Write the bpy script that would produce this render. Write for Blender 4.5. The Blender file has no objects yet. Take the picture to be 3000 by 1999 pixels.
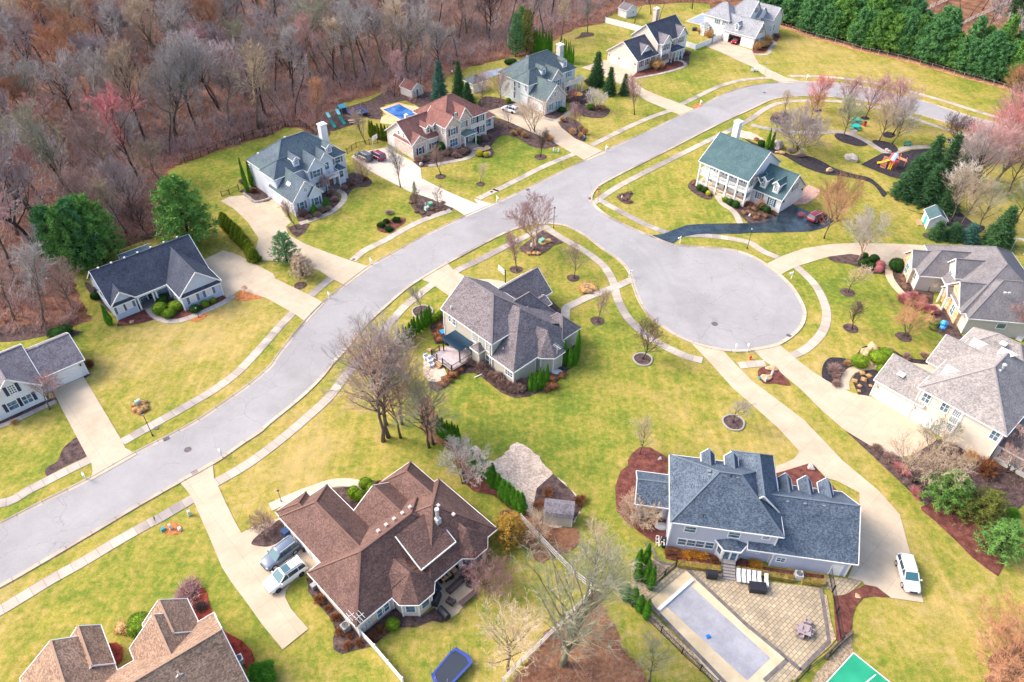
import bpy, math, random
from math import sin, cos, pi, radians, sqrt
from mathutils import Vector, Matrix
random.seed(7)
scene = bpy.context.scene
col = scene.collection
# ---------------------------------------------------------------- camera
CAM_H, PITCH, FPX, ROLL = 77.0, radians(40.75),2146.0, radians(-0.7)
fwd = Vector((0, cos(PITCH),-sin(PITCH)))
dwn = Vector((0,-sin(PITCH),-cos(PITCH)))
rgt = Vector((1,0,0))
cam_r = rgt * cos(ROLL) + dwn * sin(ROLL)
cam_d = rgt * -sin(ROLL) + dwn * cos(ROLL)
cam = bpy.data.cameras.new("camera")
cam.sensor_width = 36.0
cam.lens = FPX / 3000 * 36
cam.clip_end = 6000
cam.clip_start = 0.5
co = bpy.data.objects.new("camera", cam)
col.objects.link(co)
M = Matrix((cam_r, -cam_d, -fwd)).transposed().to_4x4()
M.translation = (0,0, CAM_H)
co.matrix_world = M
scene.camera = co
# ---------------------------------------------------------------- sky and sun
SUN_EL, SUN_AZ = radians(40), radians(-76)      # azimuth measured clockwise from +Y
w = bpy.data.worlds.new("World"); scene.world = w; w.use_nodes = True
nt = w.node_tree
sky = nt.nodes.new('ShaderNodeTexSky'); sky.sky_type = 'NISHITA'; sky.sun_disc = False
sky.sun_elevation = SUN_EL; sky.sun_rotation = SUN_AZ; sky.air_density = 1.0; sky.dust_density = 4.0; sky.ozone_density = 1.0
bg = nt.nodes['Background']; nt.links.new(sky.outputs[0], bg.inputs[0]); bg.inputs[1].default_value = 0.15
sl = bpy.data.lights.new("sun", 'SUN'); sl.energy = 1.05; sl.angle = radians(22); sl.color = (1.0,0.93,0.84)
so = bpy.data.objects.new("sun", sl); col.objects.link(so)
sd = Vector((sin(SUN_AZ) * cos(SUN_EL), cos(SUN_AZ) * cos(SUN_EL), sin(SUN_EL)))
so.rotation_euler = sd.to_track_quat('Z', 'Y').to_euler(); so.location = (-60,0,120)
scene.view_settings.view_transform = 'Standard'; scene.view_settings.look = 'None'
scene.view_settings.exposure = 1.4; scene.view_settings.gamma = 1.0
scene.render.engine = 'CYCLES'
scene.cycles.max_bounces = 5; scene.cycles.diffuse_bounces = 3; scene.cycles.glossy_bounces = 2
scene.cycles.transparent_max_bounces = 6
scene.cycles.use_denoising = True

# ---------------------------------------------------------------- where points of the site lie
TL = {'F': (0,0,2353 / 3000), 'a0': (0,0,2.61375), 'a1': (700,0,2.61375), 'a2': (1400,0,2.61375), 'a3': (2200,0,2.61375),
      'b0': (0,500,2.61375), 'b1': (700,500,2.61375), 'b2': (1400,500,2.61375), 'b3': (2200,500,2.61375),
      'c0': (0,950,2.61375), 'c1': (700,1000,2.61375), 'c2': (1400,1000,2.61375), 'c3': (2200,1000,2.61375),
      'd0': (0,1399,2.61375), 'd1': (700,1399,2.61375), 'd2': (1400,1399,2.61375), 'd3': (2200,1399,2.61375),
      'h1': (240,660,5.059), 'h2': (0,970,5.407), 'h3': (700,340,5.058), 'h4': (1120,250,6.272), 'h5': (1450,110,6.273),
      'h6': (1760,30,7.468), 'h7': (2010,0,7.843), 'h8': (2020,340,4.9), 'h9': (1260,760,3.824), 'h10': (2600,700,5.0575),
      'h11': (2520,960,3.825), 'h12': (1830,1300,3.2233), 'h13': (800,1350,2.9044), 'h14': (60,1720,3.361),
      'p1': (940,280,5.975), 'p2': (2530,420,6.4), 'p3': (2440,330,9.607), 'p4': (1230,1600,3.7333), 'p5': (2020,1680,2.8087), 'p6': (750,1540,4.072)}
def sight(k, x, y):
    o = TL[k]; u = o[0] + x / o[2] - 1500; v = o[1] + y / o[2] - 999.5
    return fwd * FPX + cam_r * u + cam_d * v
def G(k, x, y, z=0.0):
    d = sight(k, x, y); t = (z - CAM_H) / d.z
    return Vector((d.x * t, d.y * t, z))
def pts(s, z=0.0):
    out = []; k = 'F'
    for tok in s.split():
        if ',' in tok:
            x, y = tok.split(','); out.append(G(k, float(x), float(y), z))
        else: k = tok
    return out
def smooth(P, closed=True, n=4):
    out = []; N = len(P)
    rng = range(N) if closed else range(N - 1)
    for i in rng:
        if closed: a, b, c, d = P[i - 1], P[i], P[(i + 1) % N], P[(i + 2) % N]
        else: a, b, c, d = P[max(i - 1,0)], P[i], P[i + 1], P[min(i + 2, N - 1)]
        for j in range(n):
            t = j / n
            out.append(0.5 * ((2 * b) + (c - a) * t + (2 * a - 5 * b + 4 * c - d) * t * t + (3 * b - a - 3 * c + d) * t ** 3))
    if not closed: out.append(P[-1].copy())
    return out

# ---------------------------------------------------------------- materials
MATS = {}
def mat(name, base, rough=0.85, spec=0.3, metal=0.0, build=None):
    if name in MATS: return MATS[name]
    m = bpy.data.materials.new(name); m.use_nodes = True
    N = m.node_tree; b = N.nodes['Principled BSDF']
    b.inputs['Base Color'].default_value = (*base, 1); b.inputs['Roughness'].default_value = rough
    b.inputs['Specular IOR Level'].default_value = spec; b.inputs['Metallic'].default_value = metal
    if build: build(N, b)
    MATS[name] = m
    return m
class NB:
    """small node helper"""
    def __init__(s, N): s.N = N; s.L = N.links
    def n(s, t, **kw):
        x = s.N.nodes.new(t)
        for k, v in kw.items(): setattr(x, k, v)
        return x
    def co(s, which='Object'): return s.n('ShaderNodeTexCoord').outputs[which]
    def mapping(s, v, scale=(1,1,1), rot=(0,0,0)):
        m = s.n('ShaderNodeMapping'); s.L.new(v, m.inputs[0]); m.inputs['Scale'].default_value = scale; m.inputs['Rotation'].default_value = rot
        return m.outputs[0]
    def noise(s, v, scale, detail=4, rough=0.6, dist=0.0):
        x = s.n('ShaderNodeTexNoise'); s.L.new(v, x.inputs['Vector']); x.inputs['Scale'].default_value = scale
        x.inputs['Detail'].default_value = detail; x.inputs['Roughness'].default_value = rough; x.inputs['Distortion'].default_value = dist
        return x.outputs[0]
    def ramp(s, f, stops, interp='LINEAR'):
        x = s.n('ShaderNodeValToRGB'); s.L.new(f, x.inputs[0]); r = x.color_ramp; r.interpolation = interp
        while len(r.elements) > len(stops): r.elements.remove(r.elements[-1])
        while len(r.elements) < len(stops): r.elements.new(1)
        for e, (p, c) in zip(r.elements, stops):
            e.position = p; e.color = (*c, 1) if len(c) == 3 else c
        return x.outputs[0]
    def mix(s, f, a, b, mode='MIX'):
        x = s.n('ShaderNodeMix', data_type='RGBA', blend_type=mode)
        for i, v in ((0, f),(6, a),(7, b)):
            if isinstance(v, (int, float)): x.inputs[i].default_value = v
            elif isinstance(v, tuple): x.inputs[i].default_value = (*v, 1)
            else: s.L.new(v, x.inputs[i])
        return x.outputs[2]
    def math(s, op, a, b=0.5, c=None):
        x = s.n('ShaderNodeMath', operation=op)
        for i, v in enumerate((a, b, c)):
            if v is None: continue
            if isinstance(v, (int, float)): x.inputs[i].default_value = v
            else: s.L.new(v, x.inputs[i])
        return x.outputs[0]
    def bump(s, h, b, strength=0.3, dist=0.05):
        x = s.n('ShaderNodeBump'); s.L.new(h, x.inputs['Height']); x.inputs['Strength'].default_value = strength; x.inputs['Distance'].default_value = dist
        s.L.new(x.outputs[0], b.inputs['Normal'])

def g3(f): return (f, f, f)
def two(c1, c2, sc=1.0, detail=4, lo=.35, hi=.65, fine=None, bump=0.0):
    def bld(N, b):
        q = NB(N); v = q.co(); n = q.noise(v, sc, detail)
        c = q.ramp(n, [(lo, c1),(hi, c2)])
        if fine:
            f = q.noise(v, fine[0], 3)
            c = q.mix(1.0, c, q.ramp(f, [(.25, g3(1 - fine[1])),(.75, g3(1 + fine[1]))]), 'MULTIPLY')
        N.links.new(c, b.inputs['Base Color'])
        if bump: q.bump(q.noise(v, sc * 6,4), b, bump)
    return bld
def lawn(N, b):
    q = NB(N); v = q.co()
    big = q.noise(v, .035,5,.68,.6); mid = q.noise(v, .2,7,.74,.6); fine = q.noise(v, 1.3,6,.75); blade = q.noise(v, 7,4,.75)
    s = q.math('ADD', q.math('MULTIPLY', big, .5), q.math('MULTIPLY', mid, .5))
    s = q.math('ADD', q.math('MULTIPLY', s, .62), q.math('MULTIPLY', fine, .38))
    for k_, x_, y_, r_, am in (('F', 490,370,20,-.035),('F', 1120,960,20,-.04),('F', 1390,880,12,-.03),('F', 1150,330,12,-.03),('F', 200,1330,9,-.03),('F', 1750,560,14,-.015),('F', 2000,640,12,-.01),('F', 1320,520,9,.012),
                            ('F', 480,760,18,.03),('F', 760,1020,15,.045),('F', 640,1130,10,.04),('F', 1600,960,16,.035),('F', 120,1290,12,.03),('F', 1950,190,40,.02),('F', 2120,1380,12,.03),('F', 330,830,10,.03),('F', 1850,880,7,.02)):
        p_ = G(k_, x_, y_); dn = q.n('ShaderNodeVectorMath', operation='DISTANCE'); q.L.new(v, dn.inputs[0]); dn.inputs[1].default_value = p_
        mr = q.n('ShaderNodeMapRange'); mr.interpolation_type = 'SMOOTHSTEP'; q.L.new(dn.outputs['Value'], mr.inputs[0]); mr.inputs[1].default_value = 0; mr.inputs[2].default_value = r_ * 1.5; mr.inputs[3].default_value = am; mr.inputs[4].default_value = 0
        s = q.math('ADD', s, mr.outputs[0])
    c = q.ramp(s, [(.39,(.115,.175,.028)),(.45,(.19,.225,.034)),(.49,(.28,.26,.048)),(.53,(.37,.29,.075)),(.585,(.45,.33,.125))])
    br = q.ramp(q.noise(v, .09,4,.7,.3), [(.62,(1,1,1)),(.74,(.72,.60,.48))])
    c = q.mix(.8, c, br, 'MULTIPLY')
    c = q.mix(1.0, c, q.ramp(blade, [(.3, g3(.72)),(.7, g3(1.22))]), 'MULTIPLY')
    c = q.mix(1.0, c, q.ramp(q.noise(v, .42,5,.8,.4), [(.3,(.74,.82,.78)),(.7,(1.16,1.10,1.12))]), 'MULTIPLY')
    for an in (43,-47): c = q.mix(1.0, c, q.ramp(q.noise(q.mapping(v, (.9,.035,1),(0,0, radians(an))),1.0,3,.6), [(.35,(.92,.95,.92)),(.65,(1.07,1.05,1.06))]), 'MULTIPLY')
    N.links.new(c, b.inputs['Base Color']); q.bump(blade, b, .5,.06)
def litter(N, b):
    q = NB(N); v = q.co()
    s = q.math('ADD', q.math('MULTIPLY', q.noise(v, .12,5,.7),.5), q.math('MULTIPLY', q.noise(v, 1.6,6,.8),.5))
    c = q.ramp(s, [(.34,(.040,.024,.020)),(.46,(.13,.062,.040)),(.56,(.29,.135,.080)),(.68,(.44,.25,.16))])
    c = q.mix(1.0, c, q.ramp(q.noise(v, 9,3,.8), [(.3, g3(.6)),(.7, g3(1.3))]), 'MULTIPLY')
    N.links.new(c, b.inputs['Base Color']); q.bump(q.noise(v, 9,3), b, .6,.08)
def asphalt(N, b):
    q = NB(N); v = q.co()
    c = q.ramp(q.noise(v, .12,5,.7,.4), [(.3,(.295,.283,.282)),(.7,(.36,.343,.343))])
    c = q.mix(1.0, c, q.ramp(q.noise(v, 14,3,.8), [(.3, g3(.86)),(.7, g3(1.12))]), 'MULTIPLY')
    c = q.mix(1.0, c, q.ramp(q.noise(v, .5,5,.7,.8), [(.35, g3(.96)),(.65, g3(1.03))]), 'MULTIPLY')
    wv = q.n('ShaderNodeVectorMath', operation='ADD'); nz = q.n('ShaderNodeTexNoise'); nz.inputs['Scale'].default_value = .6; nz.inputs['Detail'].default_value = 5
    q.L.new(v, nz.inputs['Vector']); sc = q.n('ShaderNodeVectorMath', operation='SCALE'); q.L.new(nz.outputs[1], sc.inputs[0]); sc.inputs['Scale'].default_value = 2.2
    q.L.new(v, wv.inputs[0]); q.L.new(sc.outputs[0], wv.inputs[1])
    vo = q.n('ShaderNodeTexVoronoi', feature='DISTANCE_TO_EDGE'); q.L.new(wv.outputs[0], vo.inputs['Vector']); vo.inputs['Scale'].default_value = .13
    cr = q.ramp(vo.outputs['Distance'], [(.0, g3(0)),(.006, g3(1))])
    gate = q.ramp(q.noise(v, .07,2), [(.38, g3(0)),(.48, g3(1))])
    k = q.math('MULTIPLY', q.math('SUBTRACT', 1.0, cr), gate)
    c = q.mix(q.math('MULTIPLY', k, .45), c, (.13,.12,.115))
    c = q.mix(1.0, c, q.ramp(q.noise(v, .045,3,.6,1.2), [(.4, g3(.92)),(.47, g3(1.0)),(.6, g3(1.04))]), 'MULTIPLY')
    N.links.new(c, b.inputs['Base Color']); q.bump(q.noise(v, 30,2), b, .15,.01)
def slab_tone(N, b, c1, c2, lines=True, uv=True, every=1.5):
    q = NB(N); v = q.co()
    c = q.ramp(q.noise(v, .35,5,.7,.3), [(.32, c1),(.68, c2)])
    c = q.mix(1.0, c, q.ramp(q.noise(v, 11,3,.7), [(.3, g3(.94)),(.7, g3(1.05))]), 'MULTIPLY')
    if uv:
        s = q.n('ShaderNodeSeparateXYZ'); q.L.new(q.co('UV'), s.inputs[0])
        u = q.math('DIVIDE', s.outputs[0], every)
        fr = q.math('FRACT', u); ed = q.math('ABSOLUTE', q.math('SUBTRACT', fr, .5))
        ln = q.math('GREATER_THAN', ed, .478)
        wn = q.n('ShaderNodeTexWhiteNoise', noise_dimensions='1D'); q.L.new(q.math('FLOOR', u), wn.inputs['W'])
        c = q.mix(1.0, c, q.ramp(wn.outputs[0], [(0, g3(.84)),(.5, g3(1.0)),(1, g3(1.08))]), 'MULTIPLY')
        c = q.mix(q.math('MULTIPLY', ln, .5), c, (.13,.11,.09))
        # damp patches along the walk
        c = q.mix(1.0, c, q.ramp(q.noise(v, .05,4,.65), [(.42,(.66,.66,.74)),(.5, g3(1))]), 'MULTIPLY')
    else:
        br = q.n('ShaderNodeTexBrick'); q.L.new(q.mapping(v, (1,1,1),(0,0, radians(-43))), br.inputs['Vector'])
        br.offset = 0; br.inputs['Scale'].default_value = 1; br.inputs['Mortar Size'].default_value = .012; br.inputs['Brick Width'].default_value = 3.4; br.inputs['Row Height'].default_value = 3.6
        br.inputs['Color1'].default_value = (1,1,1,1); br.inputs['Color2'].default_value = (.93,.93,.93,1); br.inputs['Mortar'].default_value = (.62,.58,.53,1)
        c = q.mix(1.0, c, br.outputs[0], 'MULTIPLY')
    N.links.new(c, b.inputs['Base Color'])
def shingle(c1, c2, moss=None, speck=.25):
    def bld(N, b):
        q = NB(N); v = q.co()
        c = q.ramp(q.noise(v, .5,4,.7), [(.3, c1),(.7, c2)])
        s = q.n('ShaderNodeSeparateXYZ'); q.L.new(v, s.inputs[0])
        row = q.math('FRACT', q.math('MULTIPLY', s.outputs[2], 7.0))
        c = q.mix(1.0, c, q.ramp(row, [(0, g3(.74)),(.22, g3(1.04)),(1, g3(1.0))]), 'MULTIPLY')
        br = q.n('ShaderNodeTexVoronoi'); q.L.new(q.mapping(v, (5.5,5.5,9)), br.inputs['Vector']); br.inputs['Scale'].default_value = 1
        c = q.mix(1.0, c, q.ramp(br.outputs['Color'], [(.2, g3(1 - speck)),(.8, g3(1 + speck))]), 'MULTIPLY')
        if moss:
            c = q.mix(q.ramp(q.noise(v, .25,3), [(.55, g3(0)),(.7, g3(.7))]), c, moss)
        N.links.new(c, b.inputs['Base Color'])
    return bld
def siding(c):
    def bld(N, b):
        q = NB(N); v = q.co(); s = q.n('ShaderNodeSeparateXYZ'); q.L.new(v, s.inputs[0])
        row = q.math('FRACT', q.math('MULTIPLY', s.outputs[2], 5.5))
        k = q.ramp(row, [(0, g3(.72)),(.14, g3(1.0)),(1, g3(.97))])
        cc = q.mix(1.0, c, k, 'MULTIPLY')
        cc = q.mix(1.0, cc, q.ramp(q.noise(v, .6,4,.7), [(.3, g3(.93)),(.7, g3(1.03))]), 'MULTIPLY')
        N.links.new(cc, b.inputs['Base Color'])
    return bld
def stonework(c1, c2, c3):
    def bld(N, b):
        q = NB(N); v = q.co()
        vo = q.n('ShaderNodeTexVoronoi'); q.L.new(q.mapping(v, (2.6,2.6,4.4)), vo.inputs['Vector']); vo.inputs['Scale'].default_value = 1
        c = q.ramp(vo.outputs['Color'], [(.2, c1),(.5, c2),(.8, c3)])
        ve = q.n('ShaderNodeTexVoronoi', feature='DISTANCE_TO_EDGE'); q.L.new(q.mapping(v, (2.6,2.6,4.4)), ve.inputs['Vector']); ve.inputs['Scale'].default_value = 1
        c = q.mix(q.ramp(ve.outputs['Distance'], [(.03, g3(.55)),(.08, g3(0))]), c, (.5,.46,.42))
        N.links.new(c, b.inputs['Base Color']); q.bump(ve.outputs['Distance'], b, .4,.04)
    return bld
def pavers(N, b):
    q = NB(N); v = q.mapping(q.co(),(1,1,1),(0,0, radians(-40)))
    br = q.n('ShaderNodeTexBrick'); q.L.new(v, br.inputs['Vector']); br.inputs['Scale'].default_value = 1
    br.inputs['Mortar Size'].default_value = .03; br.inputs['Brick Width'].default_value = .62; br.inputs['Row Height'].default_value = .42
    br.inputs['Color1'].default_value = (.50,.40,.26,1); br.inputs['Color2'].default_value = (.36,.29,.20,1); br.inputs['Mortar'].default_value = (.17,.14,.11,1)
    c = q.mix(1.0, br.outputs[0], q.ramp(q.noise(v, .3,4), [(.3, g3(.75)),(.7, g3(1.15))]), 'MULTIPLY')
    N.links.new(c, b.inputs['Base Color'])
def leafy(c1, c2, c3=None, sc=1.1):
    def bld(N, b):
        q = NB(N); v = q.co()
        st = [(.32, c1),(.62, c2)] + ([(.78, c3)] if c3 else [])
        c = q.ramp(q.noise(v, sc, 4,.7), st)
        c = q.mix(1.0, c, q.ramp(q.noise(v, 9,2,.7), [(.3, g3(.7)),(.7, g3(1.3))]), 'MULTIPLY')
        oi = q.n('ShaderNodeObjectInfo')
        c = q.mix(1.0, c, q.ramp(oi.outputs['Random'], [(0,(.86,.9,.9)),(1,(1.14,1.1,.95))]), 'MULTIPLY')
        N.links.new(c, b.inputs['Base Color'])
    return bld
def twigc(c1, c2):
    def bld(N, b):
        q = NB(N); v = q.co()
        c = q.ramp(q.noise(v, .35,4,.7), [(.35, c1),(.65, c2)])
        oi = q.n('ShaderNodeObjectInfo')
        c = q.mix(1.0, c, q.ramp(oi.outputs['Random'], [(0, g3(.8)),(1, g3(1.18))]), 'MULTIPLY')
        N.links.new(c, b.inputs['Base Color'])
    return bld
m_lawn = mat('lawn_grass', (.3,.3,.05),1.0,.1, build=lawn)
m_litter = mat('leaf_litter', (.3,.15,.08),1.0,.1, build=litter)
m_brush = mat('brushy_ground', (.3,.2,.12),1.0,.1, build=two((.12,.055,.035),(.30,.15,.085),.3,6,.35,.65,(2.5,.4),.5))
m_asph = mat('asphalt', (.3,.3,.3),.9,.25, build=asphalt)
m_walk = mat('sidewalk_concrete', (.6,.5,.4),.9,.2, build=lambda N, b: slab_tone(N, b, (.42,.36,.30),(.53,.455,.385)))
m_curb = mat('curb_concrete', (.6,.5,.4),.9,.2, build=lambda N, b: slab_tone(N, b, (.44,.365,.29),(.51,.43,.345), every=3.0))
m_drive = mat('driveway_concrete', (.7,.6,.5),.9,.2, build=lambda N, b: slab_tone(N, b, (.47,.375,.27),(.58,.475,.355), uv=False))
m_drive2 = mat('pale_driveway_concrete', (.7,.6,.5),.9,.2, build=lambda N, b: slab_tone(N, b, (.60,.52,.43),(.68,.60,.50), uv=False))
m_black = mat('blacktop', (.02,.03,.04),.22,.6, build=lambda N, b: (two((.010,.022,.035),(.035,.055,.075),.5,4,.35,.65,(8,.3))(N, b)))
m_mulch = mat('dark_mulch', (.05,.03,.03),1,.1, build=two((.05,.034,.034),(.16,.105,.095),1.2,6,.35,.7,(7,.45),.5))
m_mulchb = mat('black_mulch', (.03,.025,.03),1,.1, build=two((.026,.022,.028),(.065,.054,.064),1.5,5,.35,.7,(8,.4),.5))
m_mulchr = mat('red_mulch', (.2,.05,.04),1,.1, build=two((.14,.028,.020),(.34,.060,.042),1.2,5,.35,.65,(8,.35),.5))
m_mulchbr = mat('brown_mulch', (.1,.05,.04),1,.1, build=two((.10,.035,.030),(.21,.080,.062),1.2,5,.35,.65,(8,.35),.5))
m_mulcho = mat('orange_mulch', (.4,.15,.05),1,.1, build=two((.32,.11,.035),(.55,.22,.09),2,5,.35,.65,(8,.35),.5))
m_dry = mat('dry_leaf_bed', (.45,.32,.22),1,.1, build=two((.46,.35,.27),(.68,.54,.43),1.0,7,.35,.65,(5,.5),.6))
m_gravel = mat('tan_gravel', (.45,.34,.22),1,.1, build=two((.22,.15,.09),(.56,.43,.29),4,4,.35,.65,(12,.4),.5))
m_paver = mat('patio_pavers', (.5,.4,.3),.9,.2, build=pavers)
m_flag = mat('dark_stone_edge', (.16,.14,.14),.9,.2, build=two((.12,.105,.10),(.20,.175,.165),1.5,4))
m_cope = mat('pool_deck_concrete', (.62,.5,.34),.9,.2, build=two((.55,.43,.27),(.68,.55,.37),.6,5,.35,.65,(9,.06)))
m_sand = mat('sandy_pool_surround', (.75,.5,.3),.9,.2, build=two((.66,.40,.20),(.80,.55,.32),.5,5,.35,.65,(9,.1)))
m_white = mat('white_trim', (.80,.79,.78),.55,.3, build=two((.76,.755,.76),(.84,.83,.82),.8,3))
m_vinyl = mat('white_vinyl', (.82,.82,.82),.4,.4)
m_gdoor = mat('garage_door_white', (.85,.84,.83),.5,.3, build=siding((.86,.85,.84)))
def glass(N, b):
    q = NB(N); v = q.co()
    c = q.ramp(q.noise(v, 1.7,2), [(.35,(.04,.085,.12)),(.65,(.14,.25,.33))])
    N.links.new(c, b.inputs['Base Color'])
m_glass = mat('window_glass', (.06,.09,.12),.08,.8, build=glass)
m_blind = mat('window_with_blinds', (.7,.7,.72),.3,.6, build=siding((.72,.73,.76)))
m_dark = mat('black_metal', (.02,.022,.03),.5,.4)
m_grey = mat('grey_metal', (.35,.36,.37),.4,.5,.4)
m_galv = mat('light_metal', (.62,.63,.64),.35,.5,.3)
m_wood = mat('wood', (.4,.25,.13),.8,.2, build=two((.34,.20,.10),(.50,.33,.19),3,4))
m_wood_d = mat('weathered_wood', (.12,.09,.07),.9,.2, build=two((.10,.075,.06),(.20,.15,.12),3,4))
m_rock = mat('tan_boulder', (.55,.38,.22),.95,.2, build=two((.42,.25,.13),(.66,.47,.29),1.2,6,.35,.65,(6,.2),.4))
m_rockg = mat('grey_boulder', (.4,.36,.33),.95,.2, build=two((.33,.29,.27),(.55,.49,.45),1.2,6,.35,.65,(6,.2),.4))
m_bark = mat('grey_brown_bark', (.13,.10,.085),.95,.1, build=twigc((.085,.062,.055),(.21,.165,.14)))
m_barkg = mat('mossy_bark', (.16,.15,.10),.95,.1, build=twigc((.10,.085,.055),(.27,.26,.17)))
m_barkd = mat('dark_bark', (.05,.04,.04),.95,.1, build=twigc((.035,.026,.026),(.085,.062,.06)))
m_birchb = mat('peeling_birch_bark', (.5,.35,.27),.9,.1, build=two((.30,.17,.11),(.68,.50,.40),3,5))
TW = {}
for nm, a, b_ in [('grey', (.31,.275,.26),(.50,.455,.43)),('violet', (.31,.25,.245),(.50,.42,.41)),('brown', (.28,.18,.15),(.48,.33,.28)),
                  ('orange', (.36,.17,.09),(.56,.31,.19)),('red', (.42,.14,.145),(.62,.27,.27)),('pink', (.37,.20,.19),(.55,.35,.33)),
                  ('tan', (.42,.31,.21),(.62,.49,.36)),('green', (.25,.25,.17),(.44,.42,.31)),('dark', (.10,.065,.06),(.20,.13,.12)),('pale', (.5,.44,.38),(.72,.66,.58))]:
    TW[nm] = mat(nm + '_twigs', a, .95,.1, build=twigc(a, b_))
m_pine = mat('pine_needles', (.05,.12,.05),.9,.15, build=leafy((.085,.215,.05),(.19,.37,.085),(.33,.50,.14),.8))
m_pineb = mat('blue_green_pine_needles', (.03,.1,.06),.9,.15, build=leafy((.06,.185,.07),(.14,.32,.12),(.24,.43,.17),.6))
m_spruce = mat('spruce_needles', (.02,.06,.03),.9,.15, build=leafy((.03,.085,.035),(.065,.155,.06),(.12,.23,.08)))
m_bspruce = mat('blue_spruce_needles', (.05,.12,.10),.9,.15, build=leafy((.035,.10,.085),(.075,.19,.16),(.13,.27,.22)))
m_ypine = mat('olive_pine_needles', (.15,.16,.04),.9,.15, build=leafy((.09,.11,.025),(.20,.22,.05),(.32,.30,.08)))
m_gold = mat('golden_needles', (.4,.25,.05),.9,.15, build=leafy((.26,.15,.03),(.45,.29,.06),(.6,.42,.1)))
m_arb = mat('arborvitae_foliage', (.05,.13,.02),.9,.15, build=leafy((.06,.19,.018),(.13,.33,.03),(.23,.45,.05),1.6))
m_arby = mat('yellow_green_arborvitae', (.15,.2,.02),.9,.15, build=leafy((.10,.14,.012),(.22,.28,.022),(.34,.38,.04),1.6))
m_box = mat('boxwood_foliage', (.12,.2,.02),.9,.15, build=leafy((.085,.15,.012),(.19,.29,.022),(.30,.40,.05),2.5))
m_boxd = mat('dark_shrub_foliage', (.03,.08,.02),.9,.15, build=leafy((.016,.055,.014),(.045,.11,.022),(.09,.17,.04),2.5))
m_yel = mat('yellow_shrub_foliage', (.5,.42,.04),.9,.15, build=leafy((.40,.34,.03),(.62,.55,.05), None, 2.5))
m_straw = mat('dry_ornamental_grass', (.6,.38,.2),.95,.1, build=leafy((.42,.24,.10),(.68,.44,.23),(.8,.6,.38),2))
m_rust = mat('rusty_perennials', (.4,.16,.06),.95,.1, build=leafy((.16,.07,.04),(.34,.15,.075),(.5,.27,.14),2))
m_lower = mat('bed_debris', (.3,.2,.15),.95,.1, build=leafy((.13,.07,.05),(.30,.17,.12), None, 2))
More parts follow.
